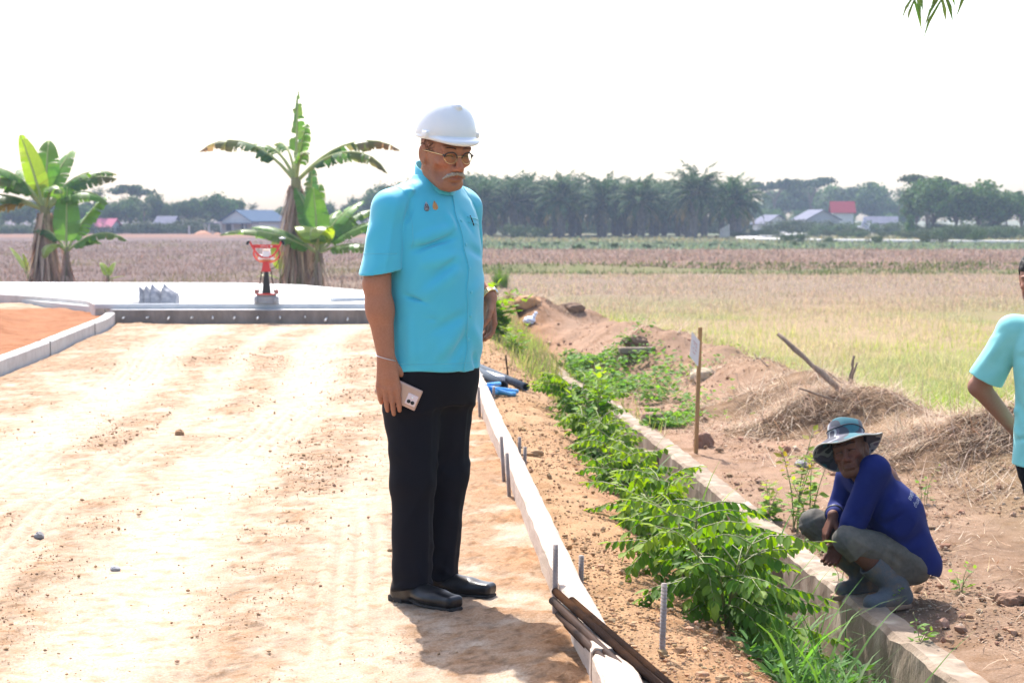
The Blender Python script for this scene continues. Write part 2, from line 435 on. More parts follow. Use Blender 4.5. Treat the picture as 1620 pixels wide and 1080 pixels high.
def zfield(x, y):
    z = FZ + .05 * fbm(x * .25, y * .12, 3, 11)
    z = z + .32 * np.exp(-((y - 67 - .8 * np.sin(x * .12)) / .5) ** 2) * (x > -3)       # earth bund between two paddies
    z = z + .10 * sstep(22, 40, -x + y * .2) * 0
    lf = sstep(2.0, -1.5, x - (-2 + 0 * y)) * sstep(30, 40, y); z = z * (1 - lf) + lf * (-.42 + .04 * fbm(x * .3, y * .2, 3, 2))
    return z

def zall(x, y):
    x = np.asarray(x, float); y = np.asarray(y, float); u = x - kx(y) - .05
    b = zbank(x, y); f = zfield(x, y); t = sstep(3.2, 4.3, u) + sstep(29.5, 33, y); t = np.clip(t, 0, 1)
    z = b * (1 - t) + f * t
    return np.where(u > 0, z, np.where(y < 24.2, np.where(x > kl(y), 0, .1), f))

def GR(px, py):
    """where the sight line through a photo pixel meets the ground"""
    ys = np.linspace(4.5, 60, 4000); p = np.array([D(px, py, v) for v in (1.0, 2.0)]); d = p[1] - p[0]; P = p[0] + d * (ys[:, None] - 1); b = P[:, 2] < zall(P[:, 0], P[:, 1])
    i = int(np.argmax(b)); return np.array([P[i, 0], P[i, 1], float(zall(P[i, 0], P[i, 1]))])

def gridmesh(X, Y, Z):
    n, m = X.shape; V = np.stack([X, Y, Z], -1).reshape(-1, 3); i = np.arange(n * m).reshape(n, m)
    return V, np.stack([i[:-1, :-1], i[:-1, 1:], i[1:, 1:], i[1:, :-1]], -1).reshape(-1, 4)

# ---- the wide fields
def geo(a, b, r):
    o = [a]; 
    while o[-1] < b: o.append(o[-1] * r)
    return np.array(o)
gx = np.arange(-9, 9, .14); ge = geo(9, 1200, 1.07); gx = np.concatenate([-ge[::-1], gx[1:], ge])
gy = np.concatenate([np.arange(-12, 3, 1.0), np.arange(3, 40, .17), geo(40, 2600, 1.018)])
X, Y = np.meshgrid(gx, gy); Z = zfield(X, Y); u = X - kx(Y) - .05
Z = np.where((u > -.3) & (u < 3.95) & (Y < 32.2) & (Y > 1), -1.7, Z)
Z = np.where((u <= -.1) & (X > -17) & (Y < 34.2) & (Y > -5), -1.7, Z)
Z = Z + .05 * np.where((Y > 40) & (Y < 260), fbm(X * .5, Y * .5, 2, 4), 0)
V, Q = gridmesh(X, Y, Z); x, y = V[:, 0], V[:, 1]
n1 = .5 + .5 * fbm(x * .35, y * .16, 4, 21); n2 = .5 + .5 * fbm(x * 1.7, y * 1.1, 3, 22)
tan = np.array([.27, .195, .115]); grn = np.array([.15, .18, .045]); mauve = np.array([.125, .085, .078]); pink = np.array([.17, .108, .082])
c = mix3(np.tile(tan, (len(x), 1)), grn, np.clip(sstep(.36, .6, n1) * sstep(62, 30, y) * .9 + sstep(34, 18, y) * .35, 0, 1))
c = mix3(c, np.array([.185, .135, .105]), sstep(38, 52, y) * .85)
c = mix3(c, np.array([.10, .13, .035]), np.exp(-((y - 66 - .8 * np.sin(x * .12)) / 2.0) ** 2) * .9); c = mix3(c, np.array([.17, .125, .085]), sstep(28, 40, y) * sstep(.35, .6, n2) * .5)
c = mix3(c, pink, sstep(68.5, 71, y))
c = mix3(c, np.array([.115, .140, .085]), sstep(118, 126, y + 6 * n2))
c = mix3(c, np.array([.15, .13, .07]), sstep(140, 160, y) * sstep(.35, .6, n1))
lf = sstep(-1, -9, x + (y - 30) * .05); c = mix3(c, mauve, lf * sstep(30, 36, y)); c = mix3(c, mauve * .72, lf * sstep(.55, .75, n1) * sstep(30, 36, y) * .8)
c = mix3(c, np.array([.24, .12, .065]), lf * sstep(175, 190, y) * sstep(235, 215, y) * .55)
c = c * (.82 + .36 * n2)[:, None]
M_field = mat('field_soil', attr=True, base2=(.72, .7, .68), scale=9, bump=.8, bscale=5, rough=.95, spec=.1, bdist=.05)
tag(mesh('field', V, Q, M_field, col=c), kind='structure')

# ---- the dirt road: compacted pale tracks, loose crumbly strips
ry = geo(3.3, 24.6, 1.0042); t = np.linspace(0, 1, 250)
Y = np.repeat(ry[:, None], len(t), 1); X = (kl(ry) + .03)[:, None] + ((kx(ry) - kl(ry)) - .03)[:, None] * t[None, :]
def track(x, y, x0, x1, wd):  # a wheel track that wanders from x0 (near) to x1 (far)
    c0 = np.interp(y, [4, 24], [x0, x1]) + .09 * np.sin(y * .55) + .04 * fbm(y * .8, x * 0, 2, 9)
    return np.exp(-(np.abs(x - c0) / wd) ** 4), x - c0
n1 = fbm(X * 1.1, Y * .9, 4, 31); n2 = fbm(X * 4.2, Y * 3.5, 4, 32); n3 = fbm(X * 18, Y * 16, 3, 33)
tr = np.zeros_like(X); gro = np.zeros_like(X)
for x0, x1, wd in ((-1.19, -2.13, .27), (-2.26, -3.87, .30), (-.45, -1.1, .17), (-1.75, -2.9, .13)):
    k, dx = track(X, Y, x0, x1, wd); tr = np.maximum(tr, k * (1 if wd > .22 else .7)); gro += k * .006 * np.sin(dx * 85 + 2 * np.sin(Y * .7)) * sstep(-.1, .3, fbm(X * .8, Y * .5, 2, 34))
edge = np.exp(-((kx(Y) - X) / .32) ** 2) + .6 * np.exp(-((X - kl(Y)) / .5) ** 2)
n5 = fbm(X * 9, Y * 6, 3, 36); loose = np.clip(sstep(-.85, .45, .75 * n1 + .5 * n2 + .8 * n5 + .55 * n3) * (1 - .90 * tr) + edge * 1.0 * sstep(-.4, .2, n2), 0, 1)
prints = np.zeros_like(X)
for _ in range(46):
    fx, fy, a = rng.uniform(-3.6, .0), rng.uniform(4.6, 14), rng.uniform(0, 6.3)
    dx, dy = X - fx, Y - fy; p = dx * math.cos(a) + dy * math.sin(a); q = -dx * math.sin(a) + dy * math.cos(a)
    prints += np.exp(-(p / .13) ** 4 - (q / .05) ** 4) * (.6 + .4 * np.sin(p * 150))
Z = .012 * n1 + loose * (.010 * n2 + .013 * np.abs(n3) * (1 + edge)) + gro + .02 * edge - .010 * prints - .004 * tr
Z = Z + np.where(Y > 23.8, -.0, 0)
V, Q = gridmesh(X, Y, Z); L = loose.ravel()[:, None]; nn = n2.ravel()[:, None]
n4 = (.5 + .5 * fbm(X * 55, Y * 45, 2, 35)).ravel()[:, None]; spk = sstep(.60, .72, n4) * (.25 + .75 * L); c = np.array([.56, .475, .385]) * (1 - L) + np.array([.37, .265, .185]) * L; c = c * (1 - 34 * np.clip(-gro.ravel()[:, None], 0, .02)); ed = np.clip(np.exp(-((kx(Y) - X) / .30) ** 2) * sstep(-.5, .1, n2), 0, 1).ravel()[:, None] * .75; c = c * (1 - ed) + np.array([.36, .215, .12]) * ed; c = c * (1 + .18 * nn + .16 * n3.ravel()[:, None]) * (1 - .38 * spk)
c = np.clip(c * (1 - .08 * prints.ravel()[:, None]), .02, .9)
M_dirt = mat('road_dirt', attr=True, base2=(.66, .55, .44), scale=120, bump=.8, bscale=110, rough=.95, spec=.08, detail=5, base3=(.84, .75, .65), scale2=11)
tag(mesh('dirt_road', V, Q, M_dirt, col=c), kind='structure')

# ---- soil bank, drain bed and verge to the right of the road
by = geo(3.4, 33.5, 1.0046); uu = np.concatenate([np.linspace(0, 2.6, 150), np.linspace(2.63, 4.4, 46)])
Y = np.repeat(by[:, None], len(uu), 1); X = (kx(by) + .05)[:, None] + uu[None, :]
n1 = fbm(X * 1.5, Y * 1.2, 4, 41); n2 = fbm(X * 6, Y * 5, 4, 42); n3 = fbm(X * 22, Y * 20, 3, 43)
U = np.broadcast_to(uu[None, :], X.shape)
t = np.clip(sstep(3.2, 4.3, U) + sstep(29.5, 33, Y), 0, 1)
Z = zbank(X, Y) * (1 - t) + zfield(X, Y) * t - .05 * sstep(4.0, 4.4, U) - .05 * sstep(32.3, 33.4, Y)
Z = Z + (.020 * n1 + .017 * n2 + .012 * np.abs(n3)) * sstep(0, .1, U)
q = X - wx(Y) - WT
V, Q = gridmesh(X, Y, Z); f = lambda a: np.asarray(a, float).ravel()
c = mix3(np.tile([.39, .25, .145], (len(V), 1)), [.37, .195, .11], sstep(.15, .55, f(U)) * sstep(13, 9, f(Y)) * .8)
c = mix3(c, np.array([.44, .30, .18]), sstep(.1, .5, f(n1)) * .6)
c = mix3(c, np.array([.27, .185, .13]), sstep(-.1, .05, f(q)))
c = mix3(c, np.array([.33, .222, .158]), sstep(-.05, .1, f(q)) * sstep(9.5, 14, f(Y)) * .9)
c = mix3(c, np.array([.21, .135, .088]), sstep(-.05, .1, f(q)) * sstep(.0, .4, f(n1)) * sstep(12.5, 9, f(Y)) * .8)
c = mix3(c, np.array([.37, .19, .11]), sstep(22, 24, f(Y)) * sstep(1.8, 1.0, f(U)) * .9)
c = mix3(c, np.array([.24, .175, .105]), sstep(2.4, 3.4, f(U)) * .9)
c = mix3(c, np.array([.12, .14, .04]), sstep(17, 20, f(Y)) * np.exp(-((f(X) - wx(f(Y)) + .25) / .45) ** 2) * .8)
c = np.clip(c * (1 + .2 * f(n2) + .12 * f(n3))[:, None], .02, .9)
M_bank = mat('bank_soil', attr=True, base2=(.62, .54, .46), scale=85, bump=.9, bscale=90, rough=.95, spec=.08, detail=5, base3=(.8, .74, .66), scale2=5)
tag(mesh('soil_bank', V, Q, M_bank, col=c), kind='structure')

# ---- soil island inside the bend of the kerbs
X, Y = np.meshgrid(np.linspace(-16, -3.7, 220), np.linspace(3, 30.5, 240)); KL = kl(Y) - .1
X = np.minimum(X, KL - (-3.8 - X) * .0); X = np.where(X > KL, KL, X)
up = np.interp(X, [-16, -12, -7.5, -5.3], [30.1, 29.6, 27.8, 24.7])
Yc = np.minimum(Y, up)
d = KL - X; z = .10 + .18 * np.exp(-((Yc - 21.5) / 2.6) ** 2) * sstep(.3, 1.8, d) + .05 * fbm(X * 1.4, Yc * 1.3, 4, 51) * sstep(0, .3, d) + .03 * np.abs(fbm(X * 5, Yc * 5, 3, 52))
V, Q = gridmesh(X, Yc, z)
c = mix3(np.tile([.34, .155, .08], (len(V), 1)), [.45, .34, .25], sstep(-.05, .25, fbm(V[:, 0] * 1.2, V[:, 1] * 1.2, 3, 53)) * sstep(23, 26, V[:, 1]))
c = c * (1 + .2 * fbm(V[:, 0] * 6, V[:, 1] * 6, 3, 54))[:, None]
tag(mesh('soil_island', V, Q, M_bank, col=c), kind='structure')

# ================================================================== concrete
M_conc = mat('pale_concrete', (.56, .53, .50), (.42, .39, .36), scale=9, rough=.9, bump=.25, bscale=80, base3=(.55, .53, .5), scale2=2)
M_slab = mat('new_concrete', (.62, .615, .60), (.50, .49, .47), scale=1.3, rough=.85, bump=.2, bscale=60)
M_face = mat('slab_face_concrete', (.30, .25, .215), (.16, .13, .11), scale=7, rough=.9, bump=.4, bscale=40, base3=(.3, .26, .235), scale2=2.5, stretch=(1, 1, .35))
M_kerb = mat('kerb_concrete', (.54, .44, .37), (.40, .30, .235), scale=22, rough=.92, bump=.5, bscale=70, base3=(.5, .4, .31), scale2=6, stretch=(1, .4, 1.6))
M_old = mat('weathered_concrete', (.29, .22, .16), (.18, .13, .092), scale=9, rough=.95, bump=.7, bscale=42, base3=(.38, .31, .24), scale2=5, stretch=(1, 1, .5))
M_oldtop = mat('weathered_concrete_top', (.52, .43, .34), (.38, .29, .21), scale=14, rough=.95, bump=.6, bscale=50)

P = [(-5.1, 24.2), (-.86, 24.2), (-.98, 27), (-2.3, 30.6), (-3.7, 33.4), (-5, 34.5), (-16, 35.4), (-16, 30.1), (-12, 29.7), (-7.5, 27.9), (-5.45, 24.9)]
mb = MB(); n = len(P); top = np.array([(a, b, .18) for a, b in P]); bot = top - [0, 0, .5]
import bmesh
bm = bmesh.new(); tv = [bm.verts.new(v) for v in top]; bv = [bm.verts.new(v) for v in bot]; bm.faces.new(tv)
for i in range(n): bm.faces.new([tv[i], bv[i], bv[(i + 1) % n], tv[(i + 1) % n]])
bmesh.ops.recalc_face_normals(bm, faces=bm.faces); me = bpy.data.meshes.new('concrete_road'); bm.to_mesh(me); bm.free()
me.materials.append(M_slab); o = bpy.data.objects.new('concrete_road', me); COL.objects.link(o); tag(o, kind='structure')
# the bulkhead face of the slab, 4 mm proud
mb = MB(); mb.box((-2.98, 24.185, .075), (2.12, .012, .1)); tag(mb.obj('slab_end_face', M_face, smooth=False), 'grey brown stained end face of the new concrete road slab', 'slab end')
nb = 0
for i in range(13):
    x = -4.95 + i * .287 + rng.uniform(-.03, .03); q = MB(); l = rng.uniform(.05, .13); a = rng.uniform(-.03, .0)
    q.tube([(0, 0, 0), (rng.uniform(-.01, .01), -l, a)], .011, 8); o = q.obj('dowel_bar', mat('dowel_cap', (.75, .73, .7), rough=.6) if i == 0 else bpy.data.materials['dowel_cap'], loc=(x, 24.174, .085 + rng.uniform(-.01, .01)))
    tag(o, 'short pale dowel bar sticking out of the end face of the concrete slab', 'dowel bar', 'dowel bars in the slab end')

def kerb_run(name, path, hw, z0, z1, m, kind=None, label=None, cat=None, rough=.0, bev=.012, sides=None):
    """a low wall of width 2*hw along the path (x,y[,ztop]) as one skin with worn edges"""
    Pp = np.asarray(path, float); k = len(Pp); tg = nrm(np.gradient(Pp[:, :2], axis=0)); s = np.stack([tg[:, 1], -tg[:, 0]], 1)
    zs_ = [z0 + (z1 - bev - z0) * t for t in (0, .3, .5, .65, .8, .92, 1)]
    prof = [(-1, z, 0) for z in zs_] + [(-1 + bev / hw, z1, 1), (0, z1, 1), (1 - bev / hw, z1, 1)] + [(1, z, 0) for z in zs_[::-1]]; m_ = len(prof)
    rows = []
    for (a, z, e) in prof:
        nz = rough * fbm(Pp[:, 0] * 9 + a * 3, Pp[:, 1] * 9, 3, 61); ns = rough * .7 * fbm(Pp[:, 0] * 7 + a * 5 + z * 9, Pp[:, 1] * 7 + z * 5, 4, 62)
        rows.append(np.stack([Pp[:, 0] + s[:, 0] * (a * hw + ns), Pp[:, 1] + s[:, 1] * (a * hw + ns), z + nz * (1 if z > z0 else 0)], 1))
    V = np.stack(rows, 1).reshape(-1, 3); i = np.arange(k * m_).reshape(k, m_)
    Q = np.stack([i[:-1, :-1], i[:-1, 1:], i[1:, 1:], i[1:, :-1]], -1).reshape(-1, 4)[:, ::-1]
    V = np.concatenate([V]); F = [Q, i[:1, :], i[-1:, ::-1]]
    mm = mesh(name, V, F, m, smooth=False); 
    return tag(mm, label, cat, None, kind)

ys = np.arange(5.28, 24.1, .09); kerb_run('road_kerb', np.stack([kx(ys), ys], 1), .042, -.15, .125, M_kerb, 'structure', rough=.006)
ys = np.arange(3.4, 5.26, .08); kerb_run('road_kerb', np.stack([kx(ys) + .012, ys], 1), .055, -.15, .118, M_kerb, 'structure', rough=.008)
for a, b in ((3.2, 12.4), (12.43, 18.4), (18.43, 21.6), (21.63, 24.05)):
    ys = np.linspace(a, b, 30); kerb_run('road_kerb', np.stack([kl(ys) - .06, ys], 1), .06, -.1, .15, M_conc, 'structure', rough=.004)
for y in (12.415, 18.415, 21.615):
    q = MB(); q.box((kl(y) - .058, y, .03), (.0615, .012, .122)); q.obj('kerb_joint', mat('joint_filler', (.05, .045, .04)) if y < 13 else bpy.data.materials['joint_filler'], smooth=False)['kind'] = 'structure'
pth = bez([(-5.32, 24.45), (-5.9, 25.9), (-7.5, 27.75), (-9.5, 28.9), (-12, 29.55), (-16, 29.95)], 10)
kerb_run('road_kerb', pth[:, :2], .06, 0, .245, M_conc, 'structure', rough=.004)

# drain wall with its struts
ys = np.arange(3.2, 23.4, .07); wv = wx(ys) + WT / 2 + .012 * fbm(ys * 1.1, ys * 0, 3, 71)
o = kerb_run('drain_wall', np.stack([wv, ys], 1), WT / 2, -1.2, -.405, M_old, None, 'long rough concrete wall of the roadside drain with a worn pale top', 'drain wall', rough=.014, bev=.02)
for yy, z in ((20.0, -.46), (14.6, -.47), (10.0, -.52)):
    q = MB(); q.box((wx(yy) - .42, yy, z - .10), (.44, .07, .11), bev=.012)
    tag(q.obj('drain_strut', M_old, smooth=False), {20.0: 'small concrete strut across the drain beyond the leafy shrubs, just past the tall bright one',
        14.6: 'concrete strut across the drain level with the wooden stake', 10.0: 'concrete strut across the drain half buried in leaves before the squatting man'}[yy], 'drain strut', 'concrete struts across the drain')

# country road far behind with its orange shoulders
pa = bez([(120, 118, 0), (62, 140, 0), (34, 152, 0), (22, 172, 0), (28, 205, 0), (36, 240, 0), (10, 285, 0)], 12)
kerb_run('country_road', pa[:, :2], 1.1, -.8, -.32, M_conc, 'structure', bev=.05)
# ================================================================== people
def head(S, c, M, k=.014, male=1.0, jaw=1.0, wid=1.0, frown=1.0):
    """a face in head space: x = the person's left, -y = forward, z = up, origin between the ears"""
    T = lambda p: c + M @ np.asarray(p, float)
    E = lambda p, r, kk=k, op='u', m=None: S.ell(T(p), r, M if m is None else M @ m, kk, op)
    K = lambda a, b, ra, rb=None, kk=k, op='u', flat=None: S.cap(T(a), T(b), ra, rb, kk, op, None if flat is None else (M @ np.asarray(flat[0], float), flat[1]))
    E((0, .012, .040), (.076 * wid, .093, .083)); E((0, -.022, .0), (.069 * wid, .072, .085), .02)
    E((0, -.034, -.052), (.056 * wid * jaw, .056, .062), .022); E((0, -.062, -.092), (.030 * jaw, .026, .022), .024)
    for s in (-1, 1):
        K((s * .058 * wid, .0, -.055), (s * .032, -.055, -.092), .018, .016, .022)        # jaw line
        E((s * .043 * wid, -.066, -.020), (.022, .020, .018), .018)                       # cheekbone
        E((s * .030, -.100, .010), (.020, .023, .0145), .011, 'sub')                      # eye socket
        E((s * .031, -.0795, .009), (.0165, .0135, .0125), .004)                            # closed-in eyeball and lids
        K((s * .016, -.0955, .0185), (s * .046, -.084, .0215), .0036, .003, .006)         # upper lid fold
        K((s * .018, -.092, -.0025), (s * .044, -.083, -.001), .0035, .003, .008)         # lower lid bag
        K((s * .010, -.094, .031), (s * .050, -.080, .034), .0085 * frown, .007, .014)    # brow ridge
        K((s * .018, -.098, -.030), (s * .036, -.082, -.062), .0062, .006, .012)          # nasolabial fold ridge
        K((s * .024, -.0995, -.033), (s * .044, -.080, -.072), .0042, .003, .007, 'sub'); E((s * .050, -.062, -.048), (.016, .018, .022), .022, 'sub'); K((s * .018, -.0985, .0085), (s * .046, -.0845, .0065), .0012, .001, .003, 'sub')
        E((s * .0125, -.1035, -.034), (.0105, .011, .0085), .007)                         # nostril wing
        E((s * .079 * wid, .012, -.004), (.0085, .019, .032), .008, m=rotm(rx=R(-12), rz=s * R(-22)))  # ear
        E((s * .088 * wid, .006, -.002), (.006, .010, .019), .006, 'sub', m=rotm(rx=R(-12), rz=s * R(-22)))
        E((s * .077 * wid, .004, -.028), (.007, .010, .010), .006)
    K((0, -.0935, .022), (0, -.1165, -.026), .0075, .0115, .010); E((0, -.118, -.029), (.0125, .0105, .0105), .006)   # nose
    for s in (-1, 1): E((s * .006, -.1165, -.0405), (.0042, .005, .003), .003, 'sub')
    E((0, -.081, -.058), (.030, .018, .021), .014)                                        # muzzle
    K((-.021, -.094, -.0570), (.021, -.094, -.0570), .0052, .0052, .006); K((0, -.1005, -.0555), (0, -.0995, -.0555), .0055, .0055, .006)
    K((-.017, -.093, -.0675), (.017, -.093, -.0675), .0062, .0062, .006); K((-.008, -.0965, -.068), (.008, -.0965, -.068), .0055, .0055, .006)
    K((-.025, -.0945, -.0620), (0, -.1045, -.0615), .0022, .0024, .003, 'sub'); K((0, -.1045, -.0615), (.025, -.0945, -.0620), .0024, .0022, .003, 'sub')
    E((0, -.093, -.081), (.018, .010, .005), .008, 'sub')                                 # dip under the lower lip

def hand(S, W, d, n, s, curl=(.3, .35, .4, .45), L=1.0, thumb=(.25, .3), k=.003, spread=.0, kp=.006):
    """wrist W, finger direction d, palm normal n, thumb side s"""
    d, n = nrm(d), nrm(n); s = nrm(np.asarray(s) - d * np.dot(s, d)); n = nrm(n - d * np.dot(n, d) - s * np.dot(n, s)); W = np.asarray(W, float)
    offs = np.array([.031, .0103, -.0103, -.0295]) * L; ln = np.array([.070, .079, .073, .057]) * L; kn = np.array([.092, .096, .091, .082]) * L
    for i in range(4):
        a = W + s * offs[i] * .55 + d * .008; b = W + d * kn[i] + s * offs[i] - n * .002
        S.cap(a, b, .0135 * L, .0112 * L, .010, flat=(n, 1.05))
        p = b; th = 0.0; r = .0096 * L; dirb = nrm(d + s * (1.5 - i) * spread)
        for j, fr in enumerate((.46, .30, .24)):
            th += curl[i] * (.55, 1.1, .8)[j]; q = p + (dirb * math.cos(th) + n * math.sin(th)) * ln[i] * fr
            S.cap(p, q, r, r * (.93 if j < 2 else .86), k if j else kp); p = q; r *= .93
    t0 = W + d * .018 * L + s * .020 * L + n * .006; t1 = W + d * .052 * L + s * (.040 + .02 * thumb[0]) * L + n * (.016 + .02 * thumb[1])
    S.cap(t0, t1, .0155 * L, .0115 * L, .010); t2 = t1 + nrm(d + s * thumb[0] + n * thumb[1]) * .034 * L; S.cap(t1, t2, .0108 * L, .0098 * L, .005)
    t3 = t2 + nrm(d - s * .15 + n * (thumb[1] + .25)) * .028 * L; S.cap(t2, t3, .0098 * L, .0085 * L, .003)

def skin_cols(V, c, M, base, lip, rng, stub=0.0, hands=None):
    q = (V - c) @ M; n = len(V); b = np.asarray(base)
    col = np.tile(b, (n, 1)) * (1 + .10 * fbm(V[:, 0] * 24 + V[:, 2] * 13, V[:, 1] * 24 + V[:, 2] * 19, 3, 3))[:, None]
    lp = np.exp(-((q[:, 0] / .024) ** 4) - ((q[:, 2] + .0625) / .0095) ** 4) * (q[:, 1] < -.08); col = mix3(col, np.asarray(lip), np.clip(lp, 0, 1) * .85)
    rd = np.exp(-((np.abs(q[:, 0]) - .04) / .025) ** 2 - ((q[:, 2] + .02) / .025) ** 2) * (q[:, 1] < -.04); rd = rd + np.exp(-(q[:, 0] / .015) ** 2 - ((q[:, 2] + .03) / .018) ** 2) * (q[:, 1] < -.09)
    col = col * (1 + np.clip(rd, 0, 1)[:, None] * np.array([.12, -.06, -.08]))
    if stub:
        st = sstep(-.045, -.06, q[:, 2]) * sstep(-.13, -.10, q[:, 2]) * (q[:, 1] < -.02) * (1 - np.clip(lp, 0, 1)); col = mix3(col, np.array([.20, .155, .135]) * b[0] / .4, st * stub)
    return np.clip(col, .01, .9)

def fibres(rng, roots, d, L, W, col, bend=.6, seg=3):
    """short hairs from roots along d"""
    n = len(roots); d = nrm(d); az = np.arctan2(d[:, 1], d[:, 0]); lean = np.arccos(np.clip(d[:, 2], -1, 1))
    return blades(roots, L, W, az, lean, bend * np.ones(n), col, seg)

M_skin = mat('skin_tan', attr=True, base2=(.86, .8, .78), scale=160, rough=.6, bump=.5, bscale=380, sss=.10, spec=.25, bdist=.004)
M_hairw = mat('white_hair', attr=True, rough=.6); M_hairb = mat('black_hair', (.008, .007, .007), (.016, .014, .013), scale=90, rough=.6, bump=.8, bscale=160, stretch=(1, .25, .5), spec=.25)
M_turq = mat('turquoise_suiting', (.065, .48, .64), (.058, .44, .60), scale=900, rough=.62, bump=.06, bscale=1200, spec=.3, sheen=.35, base3=(.07, .49, .64), scale2=8)
M_turq2 = mat('turquoise_edge', (.09, .50, .63), (.08, .46, .6), scale=300, rough=.6, sheen=.3)
M_navy = mat('black_suiting', (.0055, .005, .008), (.0075, .007, .011), scale=500, rough=.75, bump=.05, bscale=900, spec=.12)
M_leather = mat('black_leather', (.006, .006, .008), (.009, .009, .010), scale=60, rough=.32, bump=.12, bscale=260, spec=.32, coat=.08, base3=(.018, .016, .015), scale2=12)
M_sole = mat('rubber_sole', (.012, .011, .011), (.035, .03, .026), scale=40, rough=.8)
M_white = mat('white_plastic', (.80, .79, .80), (.76, .75, .76), scale=9, rough=.32, spec=.5, coat=.25)
M_gold = mat('gold_metal', (.75, .52, .25), rough=.25, metal=1.0); M_steel = mat('bright_steel', (.62, .62, .64), rough=.28, metal=1.0)
M_tort = mat('dark_frame', (.03, .016, .012), rough=.25, coat=.4); M_black = mat('black_plastic', (.012, .012, .013), rough=.4)
def glassmat(name, tint=(1, 1, 1), fac=.06):
    m = bpy.data.materials.new(name); m.use_nodes = True; t = m.node_tree; t.nodes.clear(); o = t.nodes.new('ShaderNodeOutputMaterial')
    a = t.nodes.new('ShaderNodeBsdfTransparent'); a.inputs[0].default_value = (*tint, 1); b = t.nodes.new('ShaderNodeBsdfGlossy'); b.inputs['Roughness'].default_value = .03
    x = t.nodes.new('ShaderNodeMixShader'); x.inputs[0].default_value = fac; t.links.new(a.outputs[0], x.inputs[1]); t.links.new(b.outputs[0], x.inputs[2]); t.links.new(x.outputs[0], o.inputs[0]); return m
M_lens = glassmat('spectacle_glass', (.93, .93, .92), .05)

def brow_fibres(rng, S_bvh, c, M, n, col, thick=.005, L=.008, s=1):
    P, Dr = [], []
    for _ in range(n // 2):
        t = rng.uniform(0, 1); x = s * (.012 + .036 * t); z = .0335 + .006 * math.sin(t * 2.4) - .004 * t + rng.uniform(-1, 1) * thick * (1 - .6 * t) * .6
        o = c + M @ np.array([x, -.2, z]); h, nn = hit(S_bvh, o, M @ np.array([0, 1.0, 0]))
        if h is None: continue
        P.append(h); Dr.append(M @ np.array([s * .8, -.25, .35 + .3 * (1 - t)]) + .3 * nn)
    P = np.array(P); return blades(P - nrm(Dr) * .001, np.full(len(P), L), np.full(len(P), .0016), np.arctan2(np.array(Dr)[:, 1], np.array(Dr)[:, 0]), np.arccos(nrm(Dr)[:, 2]), np.full(len(P), .5), jit(rng, col, len(P), .3, .05))

# ------------------------------------------------------------------ the official in the hard hat
rng = np.random.default_rng(11)
ox, oy = (680 - 810) / 457., 6.60
per = thing('person', 'older man in white hard hat, turquoise shirt and black trousers standing on the dirt road', 'person', (ox, oy, .0), R(45)); per.scale = (1, 1, 1.0156)
hc = np.array([-.010, -.086, 1.530]); HM = rotm(rx=R(-11), rz=R(-4))    # nose down, turned a touch
HM = rotm(rz=R(-15)) @ rotm(rx=R(12))
S = SDF((-.33, -.27, .63), (.33, .17, 1.64), .0034)
S.loft([(.78, 0, -.01, .15, .115), (1.0, 0, -.015, .155, .125), (1.2, 0, -.005, .15, .105), (1.34, 0, .0, .13, .07), (1.41, 0, -.005, .07, .05)], .02)
S.cap((0, .0, 1.40), (0, -.045, 1.475), .058, .054, .03); S.cap((0, -.045, 1.475), hc + HM @ np.array([0, .030, -.03]), .055, .056, .025)
S.cap((0, -.052, 1.435), hc + HM @ np.array([0, -.03, -.085]), .034, .030, .03)
for s in (-1, 1): S.cap((s * .020, -.060, 1.42), hc + HM @ np.array([s * .058, .015, -.045]), .012, .014, .02)
head(S, hc, HM, wid=.98, jaw=.93)
# right arm hangs down, holding the phone
E1 = np.array([-.236, .012, 1.095]); W1 = np.array([-.222, -.022, .835])
S.cap((-.155, .008, 1.32), (-.198, .010, 1.25), .034, .036, .03); S.cap((-.198, .010, 1.25), E1, .038, .0445, .02); S.cap(E1, E1 + (W1 - E1) * .35, .0445, .0465, .02)
S.cap(E1 + (W1 - E1) * .3, W1, .0455, .0285, .02, flat=((.75, .6, 0), 1.12))
vn_ = np.array([-.8, -.6, 0.0])
hand(S, W1 + [0, 0, .005], (.03, -.05, -1), (.80, .60, .05), (.6, -.8, -.12), curl=(.10, .16, .20, .26), L=1.06, thumb=(.25, .75))
S.cap(W1, W1 + np.array([.002, -.004, -.045]), .029, .030, .015, flat=((.8, .6, 0), 1.5))
# left arm, the hand low in front of the hip
E2 = np.array([.236, .095, 1.115]); W2 = np.array([.252, -.035, 1.035])
S.cap((.155, .025, 1.32), (.195, .045, 1.25), .034, .036, .03); S.cap((.195, .045, 1.25), E2, .038, .043, .02); S.cap(E2, W2, .043, .029, .02)
hand(S, W2, (-.10, -.10, -1), (-.9, -.1, .2), (-.2, -1, 0), curl=(.45, .5, .55, .6), L=1.0, thumb=(.3, .5))
V, Q = S.mesh(); B_off = bvh(V, Q)
body = mesh('body', V, Q, M_skin, per, skin_cols(V, hc, HM, (.43, .19, .112), (.30, .11, .08), rng, .25))

